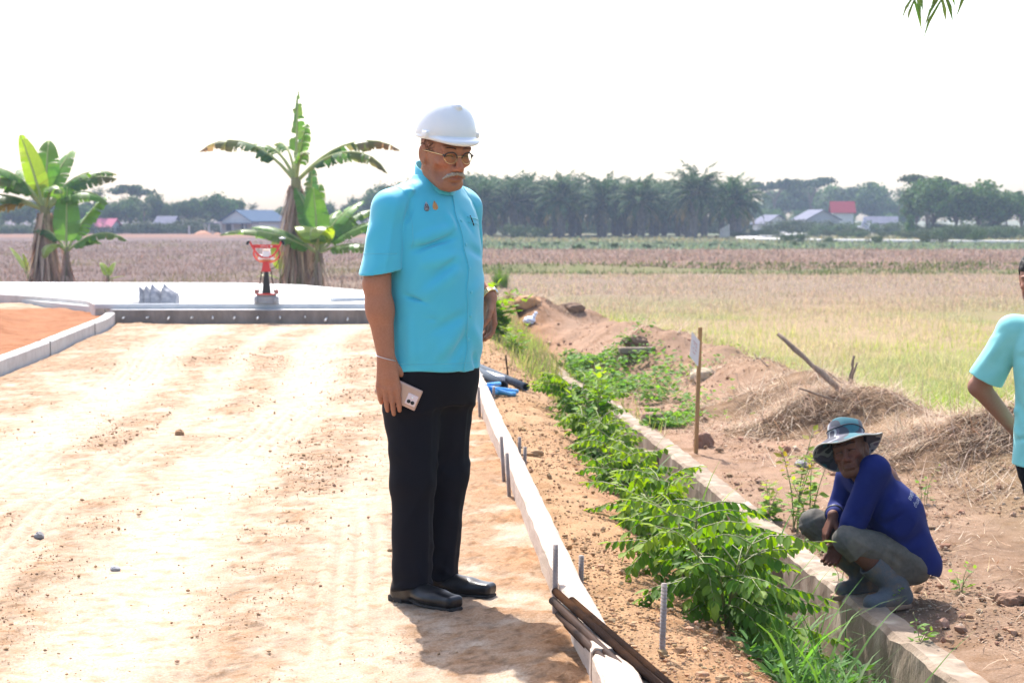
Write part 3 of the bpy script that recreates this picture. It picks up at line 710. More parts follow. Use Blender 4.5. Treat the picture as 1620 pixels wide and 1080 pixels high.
# shirt
S = SDF((-.345, -.26, .775), (.345, .20, 1.47), .0040)
S.loft([(.80, .0, -.008, .186, .150), (.90, 0, -.016, .182, .153), (1.02, 0, -.021, .181, .158), (1.12, 0, -.020, .182, .156), (1.22, 0, -.012, .187, .146), (1.31, 0, -.003, .190, .128),
        (1.37, 0, .004, .178, .108), (1.41, 0, .004, .135, .088), (1.44, 0, -.008, .085, .074), (1.462, 0, -.012, .066, .066)], .02)
S2 = SDF((-.345, -.26, .775), (.345, .20, 1.47), .0040)
for s, sh, e, cut in ((-1, (-.172, .008, 1.343), (-.226, .012, 1.08), 1.168), (1, (.180, .03, 1.350), (.226, .085, 1.10), 1.19)):
    sh = np.array(sh); e = np.array(e)
    S2.cap((s * .11, .002, 1.374), sh, .060, .068, .02); S2.cap(sh, e, .068, .077, .02, flat=((.8 * s, .6, 0) if s > 0 else (.85, .5, 0), 1.06))
    S2.fold(sh + [s * .03, -.06, .03], e + [s * .045, -.074, .0], .0065, .012)                # pressed crease
    S2.fold(sh + [s * .00, -.075, -.02], e + [s * .0, -.085, .05], -.006, .020)
    S2.fold(sh + [s * .07, .0, -.05], e + [s * .06, .02, .12], .006, .022)
    S2.plane((0, 0, cut), (s * -.16, 0, -1), lo=(-.36 if s < 0 else .0, -.3, .7), hi=(0.0 if s < 0 else .36, .2, 1.3))
    S2.cap(e - (e - sh) * .42, e - (sh - e) * .3, .052, .071, .004, 'sub')
kk = .004 + .02 * sstep(1.36, 1.42, S.ax[2])[None, None, :].astype(np.float32)
df = np.abs(S2.F - S.F); S.F = np.minimum(S.F, S2.F) - np.where(df < kk, kk * .25 * (1 - df / kk) ** 2, 0) + .0032 * np.exp(-(df / .0035) ** 2) * (S.F < .012) * (S.F > -.02)
FOLDS = [((-.165, -.085, 1.205), (-.02, -.155, 1.255), -.0085, .014), ((-.165, -.095, 1.235), (-.03, -.150, 1.285), .008, .02), ((-.15, -.12, 1.16), (.0, -.18, 1.19), .007, .022),
         ((-.13, -.135, 1.10), (-.01, -.185, 1.20), -.007, .016), ((-.02, -.185, 1.15), (-.15, -.12, 1.05), .006, .024), ((-.0, -.185, 1.0), (-.13, -.14, .93), -.005, .02),
         ((.0, -.18, .97), (-.11, -.145, .84), .006, .026), ((.01, -.17, .92), (-.06, -.165, .82), -.006, .018), ((-.16, -.08, .98), (-.165, -.085, .82), .006, .022),
         ((-.17, -.05, 1.06), (-.12, -.13, 1.03), -.006, .013), ((-.17, -.05, .99), (-.10, -.145, .975), -.005, .012), ((.02, -.175, 1.22), (.13, -.12, 1.18), -.005, .02),
         ((.02, -.18, 1.06), (.15, -.10, 1.12), .006, .025), ((.03, -.175, .95), (.14, -.11, .84), .006, .024), ((.05, -.16, .86), (.09, -.14, .80), -.006, .016),
         ((-.165, -.06, 1.30), (-.145, -.075, 1.385), -.007, .010), ((-.145, -.03, 1.40), (-.135, -.07, 1.41), .006, .018), ((.02, -.14, 1.36), (.08, -.13, 1.26), -.004, .02),
         ((-.04, -.14, 1.36), (-.02, -.15, 1.27), .005, .022), ((-.09, -.12, 1.385), (-.03, -.11, 1.41), -.004, .014), ((.165, -.06, 1.31), (.14, -.08, 1.39), -.006, .012)]
for a, b, am, wd in FOLDS: S.fold(a, b, am * 2.5, wd * .85)
S.warp(lambda X, Y, Z: -.0034 * sstep(-.0015, .0015, X - (.006 + .005 * np.sin(Z * 23) + .003 * np.sin(Z * 51))) * (Y < -.04) * (X < .12) - .0026 * np.exp(-((Z - .811) / .008) ** 2) * 0)
S.warp(lambda X, Y, Z: .0045 * np.sin(X * 21 + Y * 17 + 1.3) * np.clip((.93 - Z) / .13, 0, 1) + .0022 * np.sin(X * 31 - Z * 26) * np.sin(Z * 19 + Y * 23))
V, Q = S.mesh(); V = smoothV(V, Q, 1, .4); V = wrinkle(V, Q, .0042, lambda x, y, z: (.25 + .75 * sstep(1.30, 1.1, z) * sstep(.80, .86, z)) * sstep(.0, .02, np.abs(x - .01)), 7, 6); B_sh = bvh(V, Q)
shirt = mesh('shirt', V, Q, M_turq, per)
# standing collar
a = np.linspace(0, 2 * math.pi, 65)[:-1] + R(-90) + .02; a = R(-90) + .035 + np.linspace(0, 2 * math.pi - .07, 64)
def ring(r0, zo, yo=0): 
    y = -.026 + yo + np.sin(a) * r0 * 1.02; return np.stack([np.cos(a) * r0 * .92, y, 1.458 + zo + (y + .026) * .50], 1)
rows = [ring(.074, -.030), ring(.0735, 0), ring(.0715, .016), ring(.070, .018), ring(.0672, .016), ring(.068, -.03)]
nR = len(a); i = np.arange(nR - 1); V = np.concatenate(rows); Q = np.concatenate([np.stack([r * nR + i, r * nR + i + 1, r * nR + nR + i + 1, r * nR + nR + i], 1) for r in range(5)])
mesh('collar', V, Q, M_turq, per)
# placket edge, buttons, pocket, pen clip
zs = np.linspace(1.425, .803, 60); L_, R_ = [], []
for z in zs:
    x = .006 + .005 * math.sin(z * 23) + .003 * math.sin(z * 51); h, n_ = hit(B_sh, (x + .003, -.5, z), (0, 1, 0)); L_.append(h + n_ * .0012)
mb = MB(); mb.tube(L_, .0016, 5); mb.obj('placket_edge', M_turq2, per)
for z in (1.305, 1.225, 1.145, 1.065, .985, .905):
    h, n_ = hit(B_sh, (.021, -.5, z), (0, 1, 0)); V, Q = lathe([(0, .0025), (.003, .003), (.0055, .0022), (.0062, .0), (.0062, -.002)], 14)
    Mz = np.array(Vector(n_).to_track_quat('Z', 'Y').to_matrix()); mesh('button', V @ Mz.T + h, Q, M_turq2, per)
def decal(name, pts, m, off=.0015, parent=per, B=B_sh, dirv=(0, 1, 0), org=(0, -.5, 0), r=.0012):
    o = []
    for (x, z) in pts:
        h, n_ = hit(B, (x + org[0], org[1], z), dirv)
        if h is not None: o.append(h + n_ * off)
    mb = MB(); mb.tube(o, r, 5); return mb.obj(name, m, parent)
xs = np.linspace(.062, .145, 12); decal('pocket_welt', [(x, 1.318 - .01 * (x - .06) / .08) for x in xs], M_turq2, r=.0016); decal('pocket_welt', [(x, 1.300 - .01 * (x - .06) / .08) for x in xs], M_turq2, r=.0011)
def hemline(path, center, name='hem_stitch', r=.0009):
    o = []
    for p, c in zip(path, center):
        h, n_ = hit(B_sh, p, np.asarray(c) - np.asarray(p))
        if h is not None: o.append(h + n_ * .0004)
    mb = MB(); mb.tube(o, r, 4); mb.obj(name, M_turq2, per)
th = np.linspace(-.2, math.pi + .2, 50); hemline([(-.225 - .15 * np.sin(t), .012 - .15 * np.cos(t), 1.196) for t in th], [(-.215, .012, 1.196)] * 50)
th = np.linspace(0, 2 * math.pi, 90); hemline([(.4 * np.cos(t), .4 * np.sin(t), .826) for t in th], [(0, -.01, .826)] * 90)
th = np.linspace(-2.3, .4, 40); hemline([(-.165 + .0 * t, .25 * np.sin(t - .4) - .0, 1.335 + .16 * np.cos(t - .4) * 1.0) for t in th], [(-.150, .0, 1.31)] * 40, 'armhole_seam', .0011)
decal('pen_clip', [(.078, 1.322), (.084, 1.305), (.090, 1.288)], M_black, r=.0022)
# two drop-shaped enamel pins
M_pin1 = mat('dark_enamel', (.05, .03, .03), (.12, .06, .04), scale=300, rough=.3, coat=.5); M_pin2 = mat('red_enamel', (.60, .11, .03), (.75, .42, .10), scale=240, rough=.3, coat=.5)
for (x, z, m, m2) in ((-.102, 1.352, M_pin1, M_steel), (-.072, 1.356, M_pin2, M_gold)):
    h, n_ = hit(B_sh, (x, -.5, z), (0, 1, 0)); Mz = np.array(Vector(n_).to_track_quat('Z', 'Y').to_matrix()); Mz = np.stack([np.cross([0, 0, 1], n_), np.cross(n_, np.cross([0, 0, 1], n_)), n_], 1); Mz = Mz / np.linalg.norm(Mz, axis=0)
    t = np.linspace(0, 2 * math.pi, 33)[:-1]; px_ = .0105 * np.sin(t) * np.sin(t / 2) ** 1.4 * 1.25; py_ = -.017 * -np.cos(t) * 1.0
    rim = np.stack([px_, py_, np.full(32, .0016)], 1); mid = rim * [.8, .8, 1] + [0, -.001, .0016]; base = rim * [1, 1, 0]
    V = np.concatenate([base, rim, mid, [[0, -.004, .0036]]]); i = np.arange(32); j = (i + 1) % 32
    pin = mesh('lapel_pin', V @ Mz.T + h, [np.concatenate([np.stack([i, j, 32 + j, 32 + i], 1), np.stack([32 + i, 32 + j, 64 + j, 64 + i], 1)]), np.stack([64 + i, 64 + j, np.full(32, 96)], 1)], m, per)
    mb = MB(); ln = lambda p: np.array([[q[0], q[1], .0042] for q in p]) @ Mz.T + h
    mb.tube(ln(np.stack([px_, py_], 1)[np.r_[0:32, 0]] * .94), .0007, 4); mb.tube(ln([(0, .012), (0, .004)]), .0011, 4); mb.tube(ln([(-.004, -.001), (-.0045, -.006), (0, -.009), (.0045, -.006), (.004, -.001), (0, .001), (-.004, -.001)]), .0009, 4)
    mb.tube(ln([(-.006, -.011), (.006, -.011)]), .0009, 4); mb.obj('pin_emblem', m2, pin)

# trousers
S = SDF((-.26, -.22, .02), (.26, .20, .90), .0045)
S.loft([(.68, 0, -.0, .165, .120), (.76, 0, -.004, .176, .135), (.88, 0, -.008, .170, .138)], .03)
Kn = {-1: np.array([-.098, -.015, .43]), 1: np.array([.078, .010, .43])}; Hm = {-1: np.array([-.100, -.010, .045]), 1: np.array([.076, .046, .045])}
for s in (-1, 1):
    S.cap((s * .078, -.0, .78), Kn[s], .1, .079, .05); S.cap(Kn[s], Hm[s], .077, .070, .03, flat=((1, 0, 0), 1.06))
    S.cap((s * .085, .045, .79), (s * .09, .03, .62), .08, .07, .03)
for s in (-1, 1):
    c0, c1 = Kn[s], Hm[s]
    S.fold(np.array([s * .088, -.10, .74]), c0 + [0, -.078, 0], .006, .011); S.fold(c0 + [0, -.078, .05], c1 + [0, -.074, -.03], .006, .011)
    S.fold(c1 + [-.07, -.02, .07], c1 + [.05, -.06, .10], .010, .018); S.fold(c1 + [-.06, -.05, .035], c1 + [.07, -.03, .05], -.009, .014); S.fold(c1 + [.07, 0, .12], c1 + [.02, -.07, .16], .008, .02)
    S.fold(c0 + [-.07, -.02, .06], c0 + [.05, -.06, .02], .007, .022); S.fold(c0 + [-.06, .03, -.03], c0 + [.03, .07, -.06], .010, .025); S.fold(c0 + [-.05, -.05, -.12], c0 + [.05, -.05, -.20], .006, .022)
    S.fold(np.array([s * .05, -.12, .70]), np.array([s * .13, -.09, .60]), -.004, .02)
S.plane((0, 0, .052), (0, -.18, -1))
S.warp(lambda X, Y, Z: .0022 * np.sin(X * 29 + Z * 14) * np.sin(Z * 31 + Y * 13))
V, Q = S.mesh(); V = smoothV(V, Q, 1, .4); V = wrinkle(V, Q, .006, lambda x, y, z: .2 + np.exp(-((z - .42) / .1) ** 2) + 1.1 * sstep(.22, .1, z), 9, 2); mesh('trousers', V, Q, M_navy, per)

def shoe(S, c, yaw, L=1.0):
    M = rotm(rz=yaw); T = lambda p: np.asarray(c) + M @ np.asarray(p, float)
    S.cap(T((0, .085, .052)), T((0, .02, .058)), .036, .036, .01); S.cap(T((0, .02, .055)), T((0, -.10, .040)), .038, .033, .02, flat=((0, 0, 1), 1.15))
    S.box(T((0, -.148, .034)), (.037, .050, .022), M, .017, .02); S.ell(T((0, -.075, .036)), (.050, .095, .030), M, .015); S.cap(T((0, .02, .03)), T((0, .09, .032)), .037, .036, .01)
    S.cap(T((0, .075, .06)), T((0, .07, .12)), .037, .042, .01)
def sole(S, c, yaw):
    M = rotm(rz=yaw); T = lambda p: np.asarray(c) + M @ np.asarray(p, float)
    S.ell(T((0, -.085, .011)), (.043, .112, .010), M, .004); S.box(T((0, -.153, .011)), (.034, .043, .007), M, .006, .008); S.box(T((0, .085, .012)), (.032, .037, .012), M, .004, .002)
    S.box(T((0, .02, .020)), (.034, .07, .006), M, .005, .004)
for c, yaw in (((-.105, -.045, .0), R(0)), ((.078, .022, .0), R(20))):
    S = SDF((c[0] - .16, c[1] - .26, -.005), (c[0] + .16, c[1] + .16, .14), .0035); shoe(S, c, yaw); V, Q = S.mesh(); sh = mesh('shoe', V, Q, M_leather, per)
    S = SDF((c[0] - .16, c[1] - .26, -.005), (c[0] + .16, c[1] + .16, .05), .0035); sole(S, c, yaw); V, Q = S.mesh(); mesh('sole', V, Q, M_sole, sh)

# hard hat
S = SDF((-.15, -.19, -.05), (.15, .16, .15), .003)
S.ell((0, .004, .030), (.0915, .1125, .100), k=.0); S.ell((0, .003, .004), (.0965, .1175, .085), k=.03)
S.cap((0, -.072, .1005), (0, .06, .121), .012, .016, .012); S.ell((0, -.081, .098), (.012, .012, .010), k=.008)
S.plane((0, 0, -.012), (0, 0, -1))
S2 = SDF((-.15, -.19, -.05), (.15, .16, .15), .003); S2.ell((0, .002, -.006), (.102, .124, .02), k=0); S2.ell((0, -.062, -.012), (.082, .098, .026), k=.01)
S2.warp(lambda X, Y, Z: np.clip(np.abs(Z + .008 + .32 * np.clip(-Y - .09, 0, 1)) - .0045, 0, 1) * 1.0 + .0)
S.F = np.minimum(S.F, np.maximum(S2.F, 0 * S2.F + S2.F))
S.box((-.097, -.035, .004), (.007, .017, .010), None, .004, .004); S.box((.097, -.035, .004), (.007, .017, .010), None, .004, .004); S.box((0, .121, .005), (.02, .006, .011), None, .004, .004)
S.ell((0, .002, -.008), (.085, .106, .112), k=.0, op='sub')
V, Q = S.mesh(); hatc = hc + HM @ np.array([0, .006, .064]); HT = HM @ rotm(rx=R(-5)); hat = mesh('hard_hat', V @ HT.T + hatc, Q, M_white, per)
for (p, r, l) in (((-.1055, -.035, .004), .004, .010), ((.1055, -.035, .004), .004, .010)):
    pass
# spectacles
mb1, mb2, mb3, mbl = MB(), MB(), MB(), MB(); th = np.linspace(0, 2 * math.pi, 29)
for s in (-1, 1):
    cx = s * .031; e = np.stack([cx + .0215 * np.cos(th) * (1 + .06 * np.sign(np.cos(th)) * s * np.sin(th)), -.1085 + .10 * np.abs(np.cos(th) * s * .0215 + .0) ** 1.0 * 0 + .012 * ((np.cos(th) * s > 0) * np.abs(np.cos(th))), .004 + .0185 * np.sin(th)], 1)
    T_ = lambda p: np.asarray(p) @ HM.T + hc
    up = e[(np.sin(th) > -.12)]; up = up[np.argsort(np.arctan2(up[:, 2] - .004 + .004, (up[:, 0] - cx)))]; mb1.tube(T_(up + [0, 0, .001]), .0026, 6)
    mb3.tube(T_(e), .0011, 5)
    mbl.add(np.concatenate([T_(e[:-1]), T_([[cx, -.1075, .004]])]), None, np.stack([np.arange(28), (np.arange(28) + 1) % 28, np.full(28, 28)], 1))
    mb2.tube(T_([(s * .053, -.098, .012), (s * .063, -.085, .013), (s * .076, -.02, .012), (s * .081, .012, .010), (s * .080, .035, -.012)]), .0014, 6)
    mb1.tube(T_([(s * .050, -.101, .011), (s * .058, -.094, .0125)]), .0034, 6)
mb3.tube(T_([(-.010, -.110, .008), (-.004, -.1125, .011), (.004, -.1125, .011), (.010, -.110, .008)]), .0014, 6)
gl = mb1.obj('spectacles', M_tort, per); mb2.obj('temple_arm', M_gold, gl); mb3.obj('lens_wire', M_gold, gl); mbl.obj('lens', M_lens, gl)
# moustache, brows, cropped temples
S = SDF((-.055, -.13, -.085), (.055, -.06, -.035), .0014)
for s_ in (-1, 1):
    p_ = [np.array([s_ * .001, -.1035, -.0475]), np.array([s_ * .016, -.102, -.0500]), np.array([s_ * .030, -.0935, -.0575]), np.array([s_ * .043, -.081, -.0700])]
    for a_, b_, r1, r2 in zip(p_[:-1], p_[1:], (.0055, .0062, .0052), (.0062, .0052, .0022)): S.cap(a_, b_, r1, r2, .004)
S.warp(lambda X, Y, Z: .0008 * np.sin((np.abs(X) * .9 - Z * .55) * 1500) + .0006 * np.sin(X * 700 + Z * 420))
V, Q = S.mesh(); rs = np.random.default_rng(3); c = np.array([.33, .285, .25]) * (1 + .35 * fbm((np.abs(V[:, 0]) * .9 - V[:, 2] * .55) * 900, V[:, 0] * 120, 3, 5))[:, None]
mesh('moustache', V @ HM.T + hc, Q, M_hairw, per, np.clip(c, .02, .9))
for s_ in (-1, 1): V, Q, T, c = brow_fibres(rng, B_off, hc, HM, 260, (.10, .085, .08), s=s_); mesh('eyebrow', V, [Q, T], M_hairw, per, c)
def sideburn(B, c, M, parent, n, zlo, col, Lr):
    for s in (-1, 1):
        P, Dd = [], []
        for _ in range(n):
            y = rng.uniform(-.045, .085); z = rng.uniform(.012 if y < .02 else zlo, .05); h, n_ = hit(B, c + M @ np.array([s * .2, y, z]), M @ np.array([-s, 0, 0.0]))
            if h is not None and abs((h - c) @ M[:, 0]) < .079: P.append(h); Dd.append(n_ * .4 + M @ np.array([0, .5, -.8]))
        P, Dd = np.array(P), np.array(Dd); V, Q, T, cc = fibres(rng, P, Dd, rng.uniform(*Lr, len(P)), np.full(len(P), .0017), jit(rng, col, len(P), .5, .05), .3); mesh('sideburn', V, [Q, T], M_hairw, parent, cc)
sideburn(B_off, hc, HM, per, 450, -.045, (.13, .12, .115), (.006, .011))
def lashes(B, c, M, parent, name='eyelashes'):
    for s_ in (-1, 1):
        pts = []
        for t in np.linspace(-1, 1, 9):
            h, n_ = hit(B, c + M @ np.array([s_ * .031 + .0135 * t, -.2, .0085 - .0035 * (t * t) + .001]), M @ np.array([0, 1.0, 0]))
            if h is not None: pts.append(h + n_ * .0004)
        mb = MB(); mb.tube(pts, .0017, 5); mb.obj(name, M_tort, parent)
lashes(B_off, hc, HM, per)
# bracelet and watch
th = np.linspace(0, 2 * math.pi, 33)
br = np.stack([W1[0] + .036 * np.cos(th), W1[1] + .003 + .036 * np.sin(th), W1[2] + .012 + .010 * np.cos(th - 2.4)], 1); mb = MB(); mb.tube(br, .0016, 5, cap=False); mb.obj('bracelet', M_steel, per)
wd = nrm(W2 - E2); a_ = nrm(np.cross(wd, (0, 0, 1))); b_ = np.cross(a_, wd); wc = W2 - wd * .008
mb = MB()
for k_ in (-.007, -.0025, .0025, .007): mb.tube(wc + wd * k_ + .0335 * (np.cos(th)[:, None] * a_ + np.sin(th)[:, None] * b_), .003, 6, cap=False)
wt = mb.obj('watch', M_gold, per)
fd = nrm(a_ * .8 + b_ * .5) if (nrm(a_ * .8 + b_ * .5) @ np.array([1, 0, 0])) > 0 else nrm(-a_ * .8 + b_ * .5)
V, Q = lathe([(0, .006), (.013, .006), (.016, .004), (.0165, 0), (.014, -.003)], 24); Mz = np.array(Vector(fd).to_track_quat('Z', 'Y').to_matrix()); mesh('watch_case', V @ Mz.T + wc + fd * .034, Q, M_steel, wt)

# the phone in his hand: a thing of its own
Rz = rotm(rz=R(45)); hold = np.array([-.191, -.047, .745]); fx = nrm(Rz @ np.array([.6, -.8, 0])); nn = nrm(Rz @ np.array([-.8, -.6, 0])); dn = np.cross(fx, nn); dn = dn if dn[2] < 0 else -dn
ax1 = nrm(fx * math.cos(R(24)) + dn * math.sin(R(24))); ax2 = nrm(-fx * math.sin(R(24)) + dn * math.cos(R(24))); PM = np.stack([ax1, ax2, np.cross(ax1, ax2)], 1)
if PM[:, 2] @ nn < 0: PM[:, 2] *= -1; PM[:, 1] *= -1
ph = thing('mobile_phone', 'rose gold mobile phone with two camera lenses in the hand of the hard hat man', 'phone', np.array([ox, oy, 0]) + Rz @ hold)
M_rose = mat('rose_metal', (.55, .36, .29), (.52, .34, .28), scale=30, rough=.3, metal=.35); M_pink = mat('pink_glass', (.74, .58, .58), rough=.12, coat=.6)
S = SDF((-.085, -.045, -.008), (.085, .045, .008), .0022); S.box((0, 0, 0), (.077, .0375, .0042), None, .004, 0); V, Q = S.mesh(); mesh('case', V @ PM.T, Q, M_rose, ph)
S = SDF((.02, -.045, 0), (.085, .045, .012), .0018); S.box((.053, -.006, .0042), (.019, .0195, .0026), None, .0025, 0); V, Q = S.mesh(); cp = mesh('camera_plate', V @ PM.T, Q, M_pink, ph)
for (x, y) in ((.046, -.014), (.060, -.014)):
    V, Q = lathe([(0, .0015), (.0045, .0015), (.0062, .0022), (.0066, 0)], 18); mesh('camera_lens', (V + [x, y, .0068]) @ PM.T, Q, M_black, cp)
V, Q = lathe([(0, .001), (.003, .001), (.0034, 0)], 14); mesh('flash', (V + [.053, .003, .0068]) @ PM.T, Q, M_white, cp)

# ------------------------------------------------------------------ the workman squatting beside the drain
rng = np.random.default_rng(12)
M_blue = mat('blue_jersey', (.010, .018, .128), (.008, .0145, .10), scale=700, rough=.8, bump=.06, bscale=900, spec=.15, base3=(.011, .020, .125), scale2=9)
M_grey = mat('faded_grey_cotton', (.135, .125, .110), (.10, .092, .08), scale=60, rough=.9, bump=.15, bscale=300, spec=.04, base3=(.17, .15, .125), scale2=8)
M_boot = mat('grey_rubber', (.115, .125, .142), (.09, .097, .108), scale=25, rough=.75, bump=.2, bscale=120, spec=.12, base3=(.16, .13, .11), scale2=16)
M_bsole = mat('gum_sole', (.30, .17, .10), (.22, .14, .1), scale=40, rough=.8)
cx, cy, cz = (1400 - 810) / 347.6, 8.63, -.43
per2 = thing('person', 'workman in camouflage bucket hat, blue long-sleeved shirt and grey rubber boots squatting beside the drain', 'person', (cx, cy, cz))
H2 = np.array([-.160, -.055, .706]); M2 = rotm(ry=R(-18)) @ rotm(rz=R(-20)) @ rotm(rx=R(-10))
shN, shF = np.array([-.062, -.150, .636]), np.array([-.115, .145, .575])
elN, elF = np.array([-.150, -.125, .400]), np.array([-.165, .16, .40]); wrN, wrF = np.array([-.190, -.02, .275]), np.array([-.222, .015, .405])
hipN, hipF = np.array([.115, -.085, .215]), np.array([.10, .09, .215]); knN, knF = np.array([-.180, -.165, .318]), np.array([-.290, .135, .345])
anN, anF = np.array([.045, -.125, .10]), np.array([-.045, .165, .10])
S = SDF((-.40, -.30, .02), (.30, .32, .86), .0042)
S.cap((.10, 0, .30), (-.03, 0, .56), .12, .10, .03, flat=((0, 1, 0), .75)); S.cap((-.04, .0, .58), H2 + M2 @ np.array([0, .03, -.04]), .058, .054, .03); S.cap(shN, shF, .06, .06, .03)
S.cap((-.075, -.02, .60), H2 + M2 @ np.array([0, -.02, -.08]), .03, .03, .03)
head(S, H2, M2, wid=.94, jaw=.92)
for sh, el, wr in ((shN, elN, wrN), (shF, elF, wrF)):
    S.cap(sh, el, .045, .038, .02); S.cap(el, wr, .040, .026, .02)
hand(S, wrF, (-.32, -.05, -.85), (.75, .25, -.1), (.2, -1, .1), curl=(.3, .36, .4, .42), L=1.0, thumb=(.2, .5))
hand(S, wrN, (-.45, -.3, -.55), (.6, -.6, .3), (-.5, .3, .6), curl=(.6, .65, .7, .7), L=.95, thumb=(.3, .5))
for kn, an in ((knN, anN), (knF, anF)):
    S.cap(kn + (an - kn) * .08, an, .052, .040, .02); m = kn + (an - kn) * .42 + np.array([.03, 0, 0.0]); S.cap(m, m + (an - kn) * .2, .048, .044, .03)
V, Q = S.mesh(); B2 = bvh(V, Q)
mesh('body', V, Q, M_skin, per2, skin_cols(V, H2, M2, (.155, .062, .038), (.12, .05, .042), rng, .0))
# shirt: back bent over, sleeves
S = SDF((-.33, -.33, .10), (.33, .31, .74), .0045)
S.cap((.105, .0, .285), (.055, .0, .41), .118, .125, .05, flat=((0, 1, 0), .70)); S.cap((.055, .0, .41), (-.035, .0, .545), .122, .104, .05, flat=((0, 1, 0), .68))
S.cap(shN + [.0, .03, -.01], shF + [.0, -.03, -.01], .072, .070, .05); S.cap((-.02, 0, .56), (-.075, -.015, .625), .085, .062, .03)
S.cap((.115, -.06, .27), (.170, -.065, .185), .100, .085, .04); S.cap((.115, .07, .27), (.165, .075, .185), .100, .085, .04); S.cap((.172, -.06, .19), (.172, .07, .19), .085, .085, .04)
for sh, el, wr, r1, r2 in ((shN, elN, wrN, .068, .055), (shF, elF, wrF, .070, .052)):
    S.cap(sh, el, r1, r2 + .006, .022); S.cap(el, el + (wr - el) * .78, r2 + .004, .042, .02)
for a, b, am, wd in [((-.0, -.235, .60), (-.12, -.20, .42), .008, .016), ((.03, -.20, .58), (-.08, -.185, .44), -.010, .014), ((.05, -.19, .52), (-.06, -.16, .40), .010, .018), ((.07, -.185, .45), (-.05, -.16, .36), -.010, .016),
                     ((.13, -.18, .42), (.02, -.18, .33), .009, .02), ((.17, -.15, .36), (.05, -.19, .28), -.009, .018), ((.19, -.12, .30), (.10, -.17, .22), .008, .018), ((.22, -.05, .30), (.20, -.10, .20), .008, .016),
                     ((-.10, -.20, .50), (-.19, -.16, .42), .007, .012), ((-.09, -.17, .44), (-.20, -.13, .40), -.009, .011), ((-.12, -.175, .40), (-.19, -.12, .38), .006, .010), ((-.05, -.10, .60), (-.10, -.09, .46), -.009, .014),
                     ((-.08, -.04, .58), (-.13, -.02, .42), .008, .018), ((-.10, .06, .56), (-.15, .08, .42), -.008, .016), ((.04, -.16, .64), (.10, -.05, .57), .005, .02), ((.20, -.02, .40), (.22, .0, .24), .006, .024)]: S.fold(a, b, am * 1.2, wd)
S.warp(lambda X, Y, Z: .0022 * np.sin(X * 33 + Z * 20) * np.sin(Z * 27 + Y * 31) + .005 * np.sin(Y * 42) * np.clip((.26 - Z) / .1, 0, 1))
S.plane((.21, 0, .150), (-.45, 0, -1)); S.ell(H2 + M2 @ np.array([0, .01, -.06]), (.062, .066, .10), M2, .01, 'sub')
V, Q = S.mesh(); V = smoothV(V, Q, 1, .4); V = wrinkle(V, Q, .0065, lambda x, y, z: .5 + 0 * z, 9, 3); B_b = bvh(V, Q); mesh('shirt', V, Q, M_blue, per2)
for wr, el in ((wrN, elN), (wrF, elF)):
    d = nrm(wr - el); a_ = nrm(np.cross(d, (0, 0, 1))); b_ = np.cross(a_, d); th = np.linspace(0, 2 * math.pi, 25); mb = MB()
    mb.tube(el + (wr - el) * .80 + .039 * (np.cos(th)[:, None] * a_ + np.sin(th)[:, None] * b_), .008, 8, cap=False); mb.obj('cuff', M_black, per2)
# small white print across the back of the shirt
M_print = mat('white_print', (.42, .44, .52), (.30, .32, .42), scale=200, rough=.8)
def lettering(text, size, name, B, o, u, v, dirv, m, parent, off=.0016):
    """flat text laid onto the surface B: origin o, line direction u, up direction v, cast along dirv"""
    cu = bpy.data.curves.new(name, 'FONT'); cu.body = text; cu.size = size; cu.resolution_u = 2; ob = bpy.data.objects.new(name, cu); COL.objects.link(ob)
    me = bpy.data.meshes.new_from_object(ob.evaluated_get(bpy.context.evaluated_depsgraph_get())); bpy.data.objects.remove(ob)
    P = np.array([p.co for p in me.vertices]); F = [tuple(p.vertices) for p in me.polygons]; bpy.data.meshes.remove(me); out = []
    for p in P:
        q = np.asarray(o) + np.asarray(u) * p[0] + np.asarray(v) * p[1]; h, n_ = hit(B, q - np.asarray(dirv) * .3, dirv); out.append(q if h is None else h - np.asarray(dirv) * off)
    me = bpy.data.meshes.new(name); me.from_pydata([tuple(p) for p in out], [], F); me.materials.append(m); ob = bpy.data.objects.new(name, me); COL.objects.link(ob); ob.parent = parent; return ob
u_, v_ = nrm((.52, .62, .40)), nrm((-.46, -.1, .88))
lettering('เทศบาล', .030, 'back_print', B_b, (.060, -.10, .475), u_, v_, nrm((-.62, .70, -.30)), M_print, per2)
lettering('ตำบลบ้าน', .030, 'back_print', B_b, (.075, -.10, .440), u_, v_, nrm((-.62, .70, -.30)), M_print, per2)
# trousers rolled at the knee
S = SDF((-.40, -.30, .04), (.30, .30, .46), .0045)
S.cap((.095, -.05, .20), (.095, .05, .20), .098, .098, .03); S4 = SDF((-.40, -.30, .04), (.30, .30, .46), .0045)
for hp, kn, an in ((hipN, knN, anN), (hipF, knF, anF)):
    S.cap(hp, kn, .090, .068, .03); S.cap(hp + [.01, 0, -.03], hp + [-.06, 0, -.03], .085, .08, .03); c1 = kn + (an - kn) * .20; S4.cap(kn, c1, .068, .070, .0)
    S.fold(kn + [.02, -.07, .03], kn + [.07, -.075, -.04], -.009, .011); S.fold(kn + [.05, -.07, .05], kn + [.12, -.09, -.03], .008, .014); S.fold(kn + [.10, -.08, .0], hp + [-.05, -.09, .0], -.009, .013)
    S.fold(hp + [-.02, -.09, .05], hp + [.06, -.09, -.06], .010, .016); S.fold(hp + [.02, -.09, .06], hp + [.10, -.07, -.04], -.010, .014); S.fold(kn + [-.055, -.03, .02], kn + [-.03, -.06, -.05], .006, .01)
    d = nrm(an - kn); S4.plane(c1 + d * .005, d, lo=c1 - .09, hi=c1 + .09); S4.cap(c1 - d * .03, c1 + d * .06, .060, .063, .003, 'sub')
